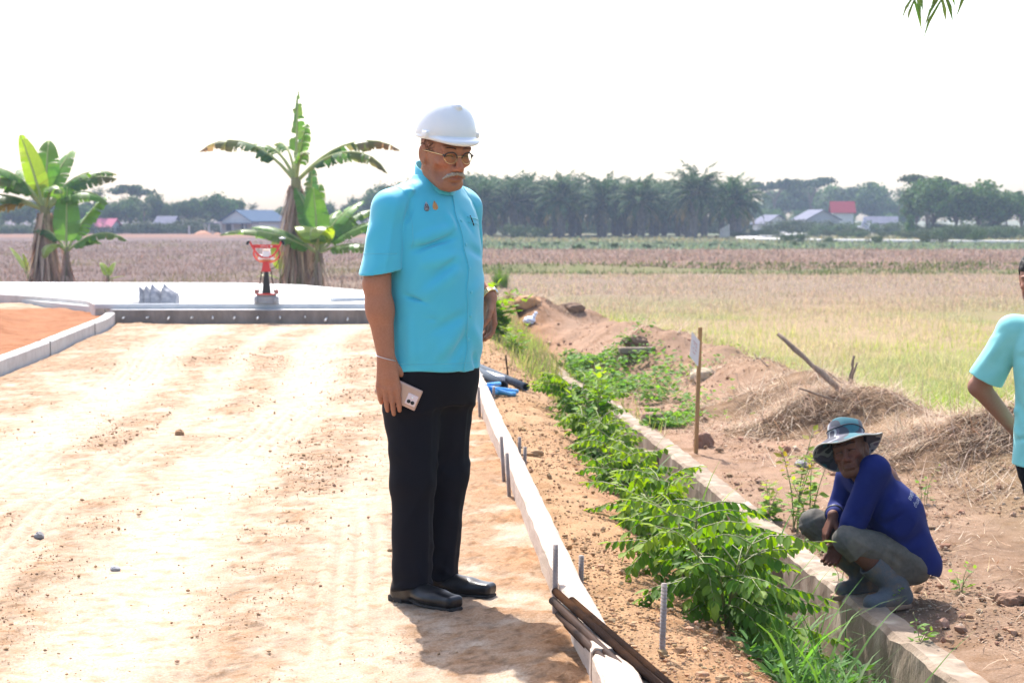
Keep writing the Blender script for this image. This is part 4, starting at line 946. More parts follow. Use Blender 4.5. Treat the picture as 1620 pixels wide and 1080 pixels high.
df = np.abs(S4.F - S.F); S.F = np.minimum(S.F, S4.F) - np.where(df < .015, .015 * .25 * (1 - df / .015) ** 2, 0)
S.warp(lambda X, Y, Z: .0025 * np.sin(X * 41 + Z * 24) * np.sin(Z * 37 + Y * 29))
V, Q = S.mesh(); V = smoothV(V, Q, 1, .4); V = wrinkle(V, Q, .006, lambda x, y, z: .7 + 0 * z, 11, 4); mesh('trousers', V, Q, M_grey, per2)
# rubber boots
for kn, an, toe, heel in ((knN, anN, np.array([-.098, -.215, .030]), np.array([.075, -.105, .030])), (knF, anF, np.array([-.175, .085, .030]), np.array([.0, .185, .030]))):
    lo = np.minimum(np.minimum(kn, an), np.minimum(toe, heel)) - .09; hi = np.maximum(np.maximum(kn, an), np.maximum(toe, heel)) + .09; lo[2] = -.004; hi[2] = .29
    S = SDF(lo, hi, .0042); d = nrm(toe - heel); t1 = kn + (an - kn) * .46; t2 = kn + (an - kn) * .40
    S.cap(heel + [0, 0, .022], toe - d * .02 + [0, 0, .012], .046, .040, .02, flat=((0, 0, 1), 1.05)); S.cap(an + [0, 0, .02], heel + d * .09 + [0, 0, .025], .050, .044, .03); S.cap(an, heel + [0, 0, .02], .05, .046, .02)
    S.cap(t1, an, .068, .052, .02); dd = nrm(an - kn); S.plane(t1, -dd, lo=t1 - .1, hi=t1 + .1); S.cap(t2, t1 + dd * .07, .059, .055, .003, 'sub')
    for z, am in ((.16, -.007), (.135, .006), (.115, -.006)): S.fold(an + [-.06, -.03, z - .1], an + [.03, -.06, z - .1], am, .009)
    S.plane((0, 0, .012), (0, 0, -1)); V, Q = S.mesh(); bt = mesh('boot', V, Q, M_boot, per2)
    S = SDF(lo, hi, .004); S.cap(heel + [0, 0, -.018], toe + d * .004 + [0, 0, -.018], .044, .042, 0, flat=((0, 0, 1), 1.0)); S.plane((0, 0, .024), (0, 0, 1)); S.plane((0, 0, .0), (0, 0, -1)); V, Q = S.mesh(); mesh('boot_sole', V, Q, M_bsole, bt)
# hat
m = bpy.data.materials.new('camouflage_cloth'); m.use_nodes = True; t = m.node_tree; tc = t.nodes.new('ShaderNodeTexCoord'); nz = t.nodes.new('ShaderNodeTexNoise'); nz.inputs['Scale'].default_value = 10.5; nz.inputs['Detail'].default_value = 1.2
mp = t.nodes.new('ShaderNodeMapping'); mp.inputs['Location'].default_value = (.31, .12, .05); t.links.new(tc.outputs['Object'], mp.inputs[0]); t.links.new(mp.outputs[0], nz.inputs['Vector']); cr = t.nodes.new('ShaderNodeValToRGB'); cr.color_ramp.interpolation = 'CONSTANT'; e = cr.color_ramp.elements
e[0].position = 0; e[0].color = (.028, .125, .155, 1); e[1].position = .40; e[1].color = (.045, .05, .07, 1)
for p_, c_ in ((.49, (.10, .09, .125, 1)), (.56, (.30, .31, .32, 1)), (.63, (.05, .05, .07, 1))): q_ = e.new(p_); q_.color = c_
t.links.new(nz.outputs['Fac'], cr.inputs[0]); pb = t.nodes['Principled BSDF']; t.links.new(cr.outputs[0], pb.inputs['Base Color']); pb.inputs['Roughness'].default_value = .85; M_camo = m
a = np.linspace(0, 2 * math.pi, 73)[:-1]; prof = [(.0, .118), (.05, .1165), (.076, .112), (.0825, .106), (.088, .070), (.092, .040), (.094, .028)]
rows = [np.stack([r * .93 * np.cos(a), r * 1.10 * np.sin(a), z + .004 * np.sin(a * 3 + z * 60) * (r > .06)], 1) for r, z in prof]
for k_, rr in enumerate((.10, .115, .13, .146, .157, .160)):
    tt = (rr - .094) / .066; z = .028 - .040 * tt ** 1.3 - .030 * tt * np.cos(a - R(180)) + .022 * tt * np.sin(a * 2 + .6) + .006 * tt * np.sin(a * 5); rows.append(np.stack([rr * np.cos(a) * 1.0, rr * np.sin(a) * 1.06, z], 1))
n = len(a); i = np.arange(n); j = (i + 1) % n; up = np.concatenate(rows); k_ = len(rows)
dn = np.concatenate([r_ - [0, 0, .004] for r_ in rows[6:]][::-1]); V = np.concatenate([up, dn]); nr = len(V) // n
Q = np.concatenate([np.stack([r * n + i, r * n + j, (r + 1) * n + j, (r + 1) * n + i], 1) for r in range(nr - 1)])
MH = M2 @ rotm(ry=R(2)) @ rotm(rx=R(-20)); hatp = H2 + M2 @ np.array([-.004, .006, .026]); hb = mesh('bucket_hat', V @ MH.T + hatp, Q, M_camo, per2)
mb = MB(); mb.tube((np.concatenate([rows[-1], rows[-1][:1]]) - [0, 0, .002]) @ MH.T + hatp, .0034, 6, cap=False); mb.obj('brim_edge', mat('pale_binding', (.42, .40, .35), rough=.9), hb)
mb = MB(); q_ = np.concatenate([rows[4], rows[4][:1]]); mb.tube(q_ * [1.01, 1.01, 1] @ MH.T + hatp, .0035, 6, cap=False); mb.obj('hat_band', mat('dark_band', (.05, .055, .07), rough=.9), hb)
sideburn(B2, H2, M2, per2, 260, -.045, (.02, .018, .017), (.006, .012))
for s_ in (-1, 1): V, Q, T, c = brow_fibres(rng, B2, H2, M2, 220, (.02, .017, .015), s=s_); mesh('eyebrow', V, [Q, T], M_hairw, per2, c)

lashes(B2, H2, M2, per2)
# ------------------------------------------------------------------ the man in the polo shirt at the edge of the picture
rng = np.random.default_rng(13)
M_polo = mat('pale_turquoise_knit', (.235, .62, .60), (.21, .58, .56), scale=800, rough=.8, bump=.08, bscale=900, spec=.2, sheen=.25, base3=(.25, .64, .63), scale2=9)
M_polo2 = mat('teal_embroidery', (.04, .40, .42), rough=.8)
px0, py0 = (1672 - 810) / 370., 8.1
per3 = thing('person', 'young man in pale turquoise polo shirt and black trousers with a hand on his hip', 'person', (px0, py0, -.43), R(-20)); per3.scale = (1, 1, .95)
H3 = np.array([-.072, -.055, 1.585]); M3 = rotm(rz=R(-8)) @ rotm(rx=R(16))
E3 = np.array([-.325, .05, 1.085]); W3 = np.array([-.175, .145, .88])
S = SDF((-.42, -.27, .66), (.36, .27, 1.64), .0042)
S.loft([(.80, 0, 0, .14, .11), (1.05, 0, 0, .14, .11), (1.25, 0, 0, .15, .10), (1.38, 0, .0, .145, .075), (1.43, 0, 0, .07, .055)], .02)
S.cap((0, .01, 1.39), (0, -.02, 1.46), .058, .054, .03); S.cap((-.01, -.01, 1.46), H3 + M3 @ np.array([0, .03, -.03]), .054, .054, .025); head(S, H3, M3, wid=1.0, jaw=1.06)
S.cap((-.185, .0, 1.36), (-.25, .01, 1.22), .052, .05, .03); S.cap((-.25, .01, 1.22), E3, .050, .044, .02); S.cap(E3, W3, .046, .030, .02, flat=((0, 1, .2), 1.08))
hand(S, W3, (.75, -.15, -.65), (.1, -.9, .1), (.6, 0, .8), curl=(.5, .55, .6, .6), L=1.0)
S.cap((.185, .0, 1.36), (.21, .0, 1.22), .052, .05, .03); S.cap((.21, .0, 1.22), (.235, .01, 1.08), .05, .043, .02); S.cap((.235, .01, 1.08), (.23, -.03, .83), .045, .029, .02)
hand(S, (.23, -.03, .83), (0, -.1, -1), (-.9, -.3, 0), (-.3, -.9, 0), curl=(.3, .35, .4, .45))
V, Q = S.mesh(); B3 = bvh(V, Q); mesh('body', V, Q, M_skin, per3, skin_cols(V, H3, M3, (.34, .165, .11), (.28, .11, .09), rng, .2))
S = SDF((-.42, -.27, .66), (.36, .27, 1.50), .0046)
S.loft([(.74, 0, 0, .182, .142), (.9, 0, 0, .170, .136), (1.05, 0, 0, .166, .135), (1.2, 0, 0, .178, .132), (1.31, 0, .002, .185, .115), (1.37, 0, .004, .165, .095), (1.41, 0, .004, .11, .075), (1.445, 0, -.002, .066, .062)], .02)
S2 = SDF((-.42, -.27, .66), (.36, .27, 1.50), .0046)
for s, sh, e in ((-1, (-.180, .002, 1.352), (-.300, .03, 1.115)), (1, (.180, .002, 1.352), (.232, .005, 1.09))):
    sh = np.array(sh); e = np.array(e); S2.cap((s * .1, .002, 1.365), sh, .06, .066, .02); S2.cap(sh, e, .066, .079, .02); d = nrm(e - sh); S2.plane(e - d * .01, d, lo=e - .12, hi=e + .12); S2.cap(e - d * .06, e + d * .08, .062, .074, .004, 'sub')
    S2.fold(sh + [0, -.06, -.03], e + [.02, -.08, .02], -.006, .018); S2.fold(sh + [s * .03, -.06, -.02], e + [-.03, -.07, .03], .006, .018)
df = np.abs(S2.F - S.F); kk = .012; S.F = np.minimum(S.F, S2.F) - np.where(df < kk, kk * .25 * (1 - df / kk) ** 2, 0)
for a, b, am, wd in [((-.16, -.08, 1.24), (-.03, -.13, 1.20), -.008, .018), ((-.15, -.1, 1.16), (-.02, -.135, 1.08), .008, .022), ((-.16, -.05, 1.05), (-.1, -.12, .93), -.008, .02), ((-.17, -.04, .92), (-.12, -.11, .85), .008, .02), ((-.165, -.06, .86), (-.05, -.14, .88), -.008, .015), ((-.17, 0, .98), (-.15, -.09, 1.0), .007, .018), ((.0, -.14, .95), (.13, -.11, .88), .008, .022), ((-.155, -.075, 1.30), (-.13, -.085, 1.37), -.006, .01)]: S.fold(a, b, am * 1.4, wd)
S.warp(lambda X, Y, Z: .002 * np.sin(X * 31 - Z * 26) * np.sin(Z * 21 + Y * 23) + .005 * np.sin(X * 25 + Y * 31) * np.clip((.86 - Z) / .1, 0, 1)); S.ell((0, -.02, 1.47), (.052, .058, .05), None, .006, 'sub')
V, Q = S.mesh(); V = smoothV(V, Q, 1, .4); V = wrinkle(V, Q, .0045, lambda x, y, z: .6 + 0 * z, 8, 5); B_p = bvh(V, Q); mesh('shirt', V, Q, M_polo, per3)
a = R(-90) + .12 + np.linspace(0, 2 * math.pi - .24, 60); rg = lambda r, zo: np.stack([np.cos(a) * r * .96, -.012 + np.sin(a) * r, 1.452 + zo + .42 * np.sin(a) * r], 1)
V = np.concatenate([rg(.066, -.01), rg(.066, .012), rg(.070, .018), rg(.082, -.016), rg(.084, -.024), rg(.074, -.02)]); i = np.arange(59); Q = np.concatenate([np.stack([r * 60 + i, r * 60 + i + 1, r * 60 + 61 + i, r * 60 + 60 + i], 1) for r in range(5)]); mesh('collar', V, Q, M_polo, per3)
for pts in ([(-.088, 1.285), (-.072, 1.268), (-.090, 1.258)], [(-.09, 1.29), (-.092, 1.265), (-.078, 1.25)], [(-.07, 1.285), (-.062, 1.262), (-.07, 1.25)]): decal('chest_emblem', pts, M_polo2, parent=per3, B=B_p, r=.0030)
decal('placket', [(0, z) for z in np.linspace(1.42, 1.27, 14)], M_polo2, parent=per3, B=B_p, r=.0015)
S = SDF((-.24, -.2, .03), (.24, .2, .88), .005); S.loft([(.70, 0, 0, .155, .115), (.86, 0, 0, .160, .122)], .03)
for s in (-1, 1): S.cap((s * .078, 0, .76), (s * .10, -.01, .42), .09, .072, .05); S.cap((s * .10, -.01, .42), (s * .105, .01, .06), .072, .066, .03); S.fold((s * .1, -.09, .7), (s * .1, -.07, .1), .005, .012)
S.plane((0, 0, .06), (0, 0, -1)); V, Q = S.mesh(); V[:, 0] += .24 * np.clip(.80 - V[:, 2], 0, 1); mesh('trousers', V, Q, M_navy, per3)
for c, yaw in (((.080, -.03, 0), R(-8)), ((.290, -.03, 0), R(12))):
    S = SDF((c[0] - .16, c[1] - .26, -.005), (c[0] + .16, c[1] + .16, .14), .005); shoe(S, c, yaw); sole(S, c, yaw); V, Q = S.mesh(); mesh('shoe', V, Q, M_leather, per3)
S = SDF((-.11, -.13, -.07), (.11, .13, .15), .0042); S.ell((0, .014, .045), (.084, .101, .090), k=0); S.box((0, -.10, -.03), (.12, .075, .087), rotm(rx=R(-10)), .03, .012, 'sub'); S.box((0, -.02, -.06), (.12, .060, .06), None, .03, .012, 'sub'); S.plane((0, 0, -.05), (0, 0, -1))
S.ell((0, .005, .03), (.070, .085, .08), None, .0, 'sub'); S.warp(lambda X, Y, Z: .0016 * np.sin(X * 240 + Y * 60) * np.sin(Y * 130 + Z * 90))
V, Q = S.mesh(); mesh('hair', V @ M3.T + H3, Q, M_hairb, per3)
for s_ in (-1, 1): V, Q, T, c = brow_fibres(rng, B3, H3, M3, 320, (.02, .017, .015), thick=.006, s=s_); mesh('eyebrow', V, [Q, T], M_hairw, per3, c)

lashes(B3, H3, M3, per3)
# ================================================================== vegetation kit
def leafmat(name, rnd=0.0, trans=.35, rough=.5, spec=.3): return mat(name, attr=True, base2=(.78, .82, .75), scale=14, rough=rough, trans=trans, rnd=rnd, spec=spec)
M_far = leafmat('far_foliage', .22, .2, .7, .15); M_palm = leafmat('palm_foliage', .12, .15, .75, .1); M_leaf = leafmat('leaf_green', 0, .45, .6, .2); M_bana = leafmat('banana_leaf', 0, .42, .4, .4)
M_bark = mat('bark', (.17, .13, .10), (.10, .075, .06), scale=6, rough=.95, bump=.8, bscale=20, stretch=(1, 1, .3)); M_pbark = mat('palm_bark', (.20, .165, .13), (.085, .07, .055), scale=5, rough=.95, bump=1, bscale=8)
M_dry = mat('dry_fibre', attr=True, rough=.85, base2=(.75, .7, .65), scale=20, spec=.15, trans=.15); M_stem = mat('green_stem', (.16, .20, .07), (.24, .22, .10), scale=12, rough=.6)

def far_tree(name, label, cat, rng, H, Wd, base, kind='round', parent=None):
    """trunk with limbs, crown of leaf clumps; origin at the ground"""
    t = thing(name, label, cat); mb = MB(); th = H * (.30 if kind != 'umbrella' else .62)
    if kind == 'bush': th = H * .12
    mb.tube(bez([(0, 0, -.4), (rng.normal(0, .1), rng.normal(0, .1), th * .5), (rng.normal(0, .2), rng.normal(0, .2), th)], 4), np.linspace(.030, .017, 9) * H, 7)
    lobes = []; nl = {'round': 11, 'umbrella': 9, 'bush': 8, 'column': 9, 'open': 10}[kind]
    for i in range(nl):
        a = rng.uniform(0, 6.28); rr = Wd * .5 * math.sqrt(rng.uniform(.02, .7))
        if kind == 'umbrella': c = (rr * math.cos(a) * 1.2, rr * math.sin(a) * 1.2, H * rng.uniform(.80, .95)); r = np.array([.24, .24, .07]) * Wd
        elif kind == 'column': z = rng.uniform(.2, .92); c = (rr * .6 * (1.1 - z) * math.cos(a), rr * .6 * (1.1 - z) * math.sin(a), H * z); r = np.array([.24, .24, .26]) * Wd * (1.25 - z)
        elif kind == 'bush': c = (rr * 1.3 * math.cos(a), rr * 1.3 * math.sin(a), H * rng.uniform(.08, .55)); r = np.array([.30, .30, .26 * H / Wd + .06]) * Wd * rng.uniform(.7, 1.1)
        else: c = (rr * math.cos(a), rr * math.sin(a), H * rng.uniform(.38, .84)); r = np.array([.23, .23, .19]) * Wd * rng.uniform(.65, 1.2)
        lobes.append((np.array(c), r)); 
        if kind != 'bush': mb.tube(bez([(0, 0, th * .8), np.array(c) * [.5, .5, 1] * .5 + np.array([0, 0, th * .4]), c], 3), np.linspace(.012, .003, 7) * H, 5)
    mb.obj('trunk', M_bark, t)
    n = 330 if kind not in ('open', 'umbrella') else 130; P, Nn = [], []
    for c, r in lobes:
        d = nrm(rng.normal(size=(n, 3))); rad = rng.uniform(.45, 1.08, (n, 1)) ** .6; lump = .8 + .35 * np.sin(d[:, :1] * 5 + c[0]) * np.sin(d[:, 2:] * 6 + c[1]); P.append(c + d * r * rad * lump); Nn.append(d)
    P, Nn = np.concatenate(P), np.concatenate(Nn); n = len(P); dd = nrm(np.cross(Nn, rng.normal(size=(n, 3))) + .3 * rng.normal(size=(n, 3)) + [0, 0, -.35])
    sz = rng.uniform(.035, .07, n) * H * (1.0 if kind != 'column' else .8) + .05
    cl = jit(rng, base, n, .35, .12) * (.75 + .5 * np.repeat(rng.uniform(0, 1, len(lobes)), n // len(lobes)))[:, None]
    V, Q, c = leafs(P, dd, Nn + .5 * rng.normal(size=(n, 3)), sz, sz * .62, cl); mesh('crown', V, Q, M_far, t, c, smooth=False); return t

def frond(rng, L, el, az, droop, nl, ll, lw, base, org=(0, 0, 0), vee=.5, dry=0.0, tipl=0.0):
    """a feather palm frond -> leaflets (V,Q,c) and rachis points"""
    h = np.array([math.cos(az), math.sin(az), 0]); k = 14; p = np.array(org, float); pts = [p.copy()]; e = el
    for i in range(k):
        p = p + (h * math.cos(e) + np.array([0, 0, math.sin(e)])) * L / k; pts.append(p.copy()); e -= droop / k * (.4 + 1.2 * i / k)
    pts = np.array(pts); t = np.linspace(.16, .995, nl); q = np.stack([np.interp(t, np.linspace(0, 1, k + 1), pts[:, i]) for i in range(3)], 1)
    tg = nrm(np.stack([np.interp(t, np.linspace(0, 1, k + 1), np.gradient(pts[:, i])) for i in range(3)], 1)); sd = np.array([-h[1], h[0], 0]); up = np.cross(tg, np.tile(sd, (nl, 1)))
    up = up * np.sign(up[:, 2:3] + 1e-6); out = []
    for s in (-1, 1):
        d = sd * s * .8 + tg * (.55 + .5 * t[:, None]) + up * (vee * rng.uniform(-.6, 1, (nl, 1))) + rng.normal(0, .12, (nl, 3)) - np.array([0, 0, .35])
        l = ll * np.sin(np.clip(t * 1.05 + .02, 0, 1) * math.pi * .88 + .28) * rng.uniform(.8, 1.1, nl); l = np.maximum(l, tipl * rng.uniform(.6, 1.2, nl)); c = jit(rng, base, nl, .3, .1)
        if dry: c = mix3(c, np.array([.30, .20, .09]), np.clip(dry * t + rng.uniform(-.3, .3, nl), 0, 1))
        # drooping two-segment leaflet
        d = nrm(d); sv = nrm(np.cross(d, up)) * lw / 2; a = q; b = q + d * l[:, None] * .55; e_ = b + nrm(d + np.array([0, 0, -.75])) * l[:, None] * .45
        out.append((np.stack([a - sv * .6, a + sv * .6, b + sv, b - sv, e_], 1).reshape(-1, 3), c))
    V = np.concatenate([o[0] for o in out]); c = np.repeat(np.concatenate([o[1] for o in out]), 5, 0); n = len(V) // 5; b = np.arange(n)[:, None] * 5
    return V, b + np.array([[0, 1, 2, 3]]), b + np.array([[3, 2, 4]]), c, pts

def palm(name, label, cat, rng, H, rt, nf, L, base, nl=24, ll=.8, lw=.10, lean=0.0, old=.25, el=(1.35, -.35)):
    t = thing(name, label, cat); mb = MB(); tp = np.array([lean, lean * .3, H]); pts = bez([(0, 0, -.5), (lean * .2, 0, H * .5), tp], 8); k = len(pts)
    r = rt * (1 + .12 * np.sin(np.arange(k) * 2.2)) * np.linspace(1.1, .92, k); mb.tube(pts, r, 10)
    if rt > .2:
        for i in range(90):   # old leaf bases
            z = rng.uniform(.2, H); a = i * 2.4; d = np.array([math.cos(a), math.sin(a), 0]); mb.tube([d * rt * .7 + [0, 0, z], d * (rt * 1.22) + [0, 0, z + .22]], [.11, .04], 5)
    mb.obj('trunk', M_pbark, t); cb = MB(); rb = MB()
    for i in range(nf):
        f = i / nf; V, Q, T, c, p = frond(rng, L * rng.uniform(.8, 1.08), el[0] + (el[1] - el[0]) * f + rng.normal(0, .1), i * 2.4 + rng.normal(0, .2), 1.25 + .5 * f, nl, ll, lw, np.array(base) * (1.15 - .35 * f), tp + [0, 0, -.35 * f], .6, .7 if f > 1 - old * .3 else 0)
        cb.add(V, Q, T, c); rb.tube(p[::3], np.linspace(.05, .012, len(p[::3])) * L / 4, 4, cap=False)
    cb.obj('crown', M_palm, t, smooth=False, usecol=True); rb.obj('frond_stem', M_stem, t); return t

# ================================================================== far background
rng = np.random.default_rng(21)
def base_at(px, y, z=None):
    z = -.55 if z is None else z; return np.array([(px - 810) / FPX * y, y, z])
GROVE = 'oil palms of the grove'
pt = [palm('oil_palm', 'x', 'palm', np.random.default_rng(30 + i), 3.55 + .25 * i, .34, 44, 3.95, (.036, .082, .020), 22, .85, .14, .15 * i, el=(1.35, -.25)) for i in range(3)]
front = [(762, 196, 'half hidden behind the hard hat man'), (812, 198, 'with a broad crown above a low bush'), (888, 190, 'first one with a pale trunk showing from its foot'), (955, 199, 'between the two pale trunks'), (1014, 192, 'in the middle of the row with a tall crown'), (1097, 188, 'with the tallest feathery crown and a lit trunk'), (1158, 193, 'at the end of the row beside the white boards')]
for i, (px, y, s) in enumerate(front):
    lb = 'oil palm of the front row ' + s
    if i < 3: o = pt[i]; o.location = base_at(px, y); o.rotation_euler = (0, 0, rng.uniform(0, 6)); o['label'] = lb; o['group'] = GROVE
    else: o = dup(pt[i % 3], base_at(px, y), rng.uniform(0, 6), None, lb, GROVE)
    o.scale = (1.0, 1.0, (1.0, .97, 1.0, 1.05, 1.0, 1.13, 1.02)[i])
for row in range(4):
    for k in range(10 if row else 6):
        px = 752 + (k + .5 * (row % 2)) * (43 if row else 66) + rng.uniform(-9, 9); y = 203 + row * 8 + rng.uniform(-2, 2)
        if px > 1185: continue
        dup(pt[rng.integers(3)], base_at(px, y), rng.uniform(0, 6), rng.uniform(.92, 1.08), 'dark shaded oil palm standing inside the grove behind the front row', GROVE)
hedge_spots = []
for px in np.arange(752, 1200, 21): hedge_spots.append((px, 250 + (px * 7) % 9))
fb = thing('board_fence', 'pale upright boards leaning at the edge of the oil palm grove', 'fence', base_at(1146, 189))
for k in range(5): q = MB(); q.box((-.4 + k * .2, 0, .45 + .05 * k), (.07, .03, .48 + .06 * k)); q.obj('board', mat('bleached_board', (.5, .47, .44), rough=.9) if k == 0 else bpy.data.materials['bleached_board'], fb, False)

# far trees: five kinds, each copied with a label of its own
kinds = {}
def proto(k, *a): kinds[k] = far_tree(*a)
proto('dark', 'broadleaf_tree', 'x', 'tree', np.random.default_rng(1), 7.0, 8.0, (.062, .125, .036)); proto('mid', 'broadleaf_tree', 'x', 'tree', np.random.default_rng(2), 6.5, 7.5, (.085, .155, .040))
proto('pale', 'broadleaf_tree', 'x', 'tree', np.random.default_rng(3), 8.0, 9.5, (.085, .135, .055)); proto('umb', 'umbrella_tree', 'x', 'tree', np.random.default_rng(4), 8.5, 7.0, (.05, .085, .035), 'umbrella')
proto('bush', 'bush', 'x', 'bush', np.random.default_rng(5), 2.2, 4.0, (.06, .095, .035), 'bush'); proto('col', 'conical_tree', 'x', 'tree', np.random.default_rng(6), 5.0, 4.0, (.085, .19, .03), 'column')
proto('open', 'broadleaf_tree', 'x', 'tree', np.random.default_rng(7), 8.0, 6.0, (.085, .08, .06), 'open')
coc = palm('coconut_palm', 'x', 'palm', np.random.default_rng(44), 6.2, .13, 20, 2.6, (.05, .085, .035), 18, .7, .10, .3); used = set(); kinds['coc'] = coc
def put(k, px, y, h, label, grp=None, wide=1.0, dim={'dark': 7, 'mid': 6.5, 'pale': 8, 'umb': 8.5, 'bush': 2.2, 'col': 5, 'open': 8, 'coc': 7.6}):
    s = h / dim[k]; b = base_at(px, y, -.55); sc_ = (s * wide, s * wide, s)
    if k in used: o = dup(kinds[k], b, rng.uniform(0, 6), sc_, label)
    else: o = kinds[k]; used.add(k); o.location = b; o.rotation_euler = (0, 0, rng.uniform(0, 6)); o.scale = sc_; o['label'] = label
    if grp: o['group'] = grp
    elif 'group' in o: del o['group']
    return o
GL, GLr = 'trees of the wood behind the brown field', 'trees of the wood on the far side of the pale road'
LB = 'bluish hazy tree in the unbroken wood behind the brown field'; LB2 = 'hazy pale tree of the rise behind the village roofs'
# left wood: heights follow its skyline
sky_l = [(-60, 305), (10, 322), (60, 318), (120, 325), (160, 318), (200, 326), (236, 312), (262, 326), (290, 318), (345, 306), (385, 318), (415, 338), (440, 326), (520, 318), (560, 322), (600, 300), (650, 292), (720, 285)]
for i, px in enumerate(np.arange(-40, 760, 23)):
    top = np.interp(px, [a for a, b in sky_l], [b for a, b in sky_l]) + rng.uniform(-4, 6)
    if 368 < px < 446: continue
    y = rng.uniform(236, 262); h = (372 - top) / FPX * y * 1.08; put(('dark', 'mid', 'dark', 'pale')[rng.integers(4)], px + rng.uniform(-6, 6), y, h, LB, GL, rng.uniform(.75, 1.0))
for px in (392, 425, 452, 480): put('dark', px, 268, (372 - 332) / FPX * 268, LB, GL, 1.3)
for px in np.arange(-20, 640, 27):
    if 365 < px < 450: continue
    put('bush', px + rng.uniform(-8, 8), rng.uniform(228, 233), rng.uniform(1.5, 2.6), 'low rounded bush along the front edge of the wood', 'bushes before the wood', 1.25)
put('umb', 205, 262, 6.6, 'airy flat-topped tree rising above the wood left of the banana plants')
put('coc', 160, 234, 5.7, 'coconut palm with dark spiky crown above the wood, beside the flat-topped tree')
for px, y, h, l in ((318, 258, 4.7, 'slim coconut palm against the wood, nearest the blue-roofed house'), (228, 240, 4.2, 'coconut palm before the wood, close under the flat-topped tree'), (60, 238, 4.6, 'coconut palm half hidden behind the bushy banana plant'), (400, 262, 4.1, 'small coconut palm just behind the gable of the blue-roofed house')): put('coc', px, y, h, l)
# right: rise of pale trees, then the big green tree
for px, top, y, k in ((1205, 322, 330, 'pale'), (1235, 306, 330, 'pale'), (1262, 300, 335, 'mid'), (1292, 298, 330, 'pale'), (1322, 300, 335, 'pale'), (1350, 296, 330, 'mid'), (1378, 300, 335, 'pale'), (1400, 322, 330, 'dark'), (1222, 335, 300, 'mid'), (1275, 335, 300, 'dark'), (1335, 340, 300, 'mid'), (1420, 340, 300, 'dark'), (1440, 330, 330, 'mid')):
    put(k, px, y, (371 - top) / FPX * y * 1.05, LB2, 'trees of the pale rise', 1.15)
put('umb', 1225, 318, 8.6, 'flat-topped tree on the rise next to the grove'); put('umb', 1282, 322, 9.0, 'tallest flat-topped tree standing above the rise')
put('coc', 1420, 300, 6.6, 'coconut palm on the skyline between the rise and the big green tree'); put('umb', 1466, 215, 6.9, 'thin-topped tree poking out above the big green tree')
for px, top, y, k, w_, l in ((1478, 290, 205, 'mid', 1.0, 'left flank of'), (1510, 285, 200, 'mid', 1.15, 'tall middle of'), (1545, 300, 198, 'mid', 1.0, 'right flank of'), (1570, 322, 205, 'dark', .9, 'low end of'), (1615, 305, 200, 'mid', 1.0, 'last tree by'), (1590, 310, 260, 'pale', 1.0, 'pale tree behind'), (1650, 300, 205, 'dark', 1, 'dark tree outside')):
    put(k, px, y, (378 - top) / FPX * y * 1.06, 'green spreading tree, ' + l + ' the clump by the pale road', None, w_)
put('open', 1449, 235, 5.6, 'bare brownish tree beside the big green clump'); put('col', 1438, 186, 2.6, 'bright green conical young tree beside the pale road', None, 1.1)
BL = 'scrubby bush on the rough verge of the pale road'
for px, y, h, w_ in ((1180, 190, 1.2, 1.2), (1205, 196, 1.4, .9), (1255, 150, 1.2, .8), (1245, 235, 2.6, 1.3), (1275, 240, 2.4, 1.3), (1305, 236, 2.0, 1.5), (1335, 232, 2.2, 1.4), (1388, 240, 2.2, 1.3), (1402, 232, 1.8, 1.2), (1345, 190, 1.0, 1.3), (1460, 178, 1.5, 1.3), (1500, 172, 1.7, 1.4), (1530, 168, 1.9, 1.0), (1560, 180, 1.6, 1.4), (1595, 178, 1.7, 1.3), (1478, 190, 1.5, 1.3), (1512, 188, 1.7, 1.3), (1545, 190, 1.6, 1.3), (1575, 192, 1.7, 1.3), (1618, 190, 1.8, 1.3), (1465, 206, 2.0, 1.2), (1495, 204, 2.1, 1.2), (1525, 205, 2.0, 1.2), (1557, 206, 2.2, 1.2), (1590, 205, 2.1, 1.2), (1610, 208, 2.0, 1.2), (1445, 182, 1.1, 1.2), (1415, 190, 1.2, 1.2), (1360, 200, 1.1, 1.2), (1325, 205, 1.2, 1.1), (1290, 206, 1.0, 1.2), (1225, 200, 1.0, 1.0), (1385, 145, .9, .8), (1310, 148, .7, .8), (1475, 150, 1.0, 1.0), (1542, 150, 1.6, .5)):
    put('bush', px, y, h, BL, 'bushes on the verge of the pale road', w_)
GS = 'small green shrub dotted along the pale green strip before the palms'
for px, y, h in ((914, 118, .5), (973, 122, .55), (1025, 121, .45), (1070, 128, .4), (860, 132, .4), (805, 128, .5), (1125, 130, .35), (1160, 126, .4), (940, 135, .4), (1208, 128, .4), (1255, 132, .5), (880, 140, .35), (1045, 140, .4), (1300, 125, .4), (835, 119, .35)): put('bush', px, y, h, GS, 'shrubs on the pale strip', .7)
for px, y in hedge_spots: put('bush', px, y, 2.9, 'dim bush seen between the trunks behind the oil palm grove', 'bushes behind the grove', 1.0)
put('bush', 838, 188, 1.9, 'rounded grey-green bush at the foot of the grove behind the hard hat man', None, 1.1)

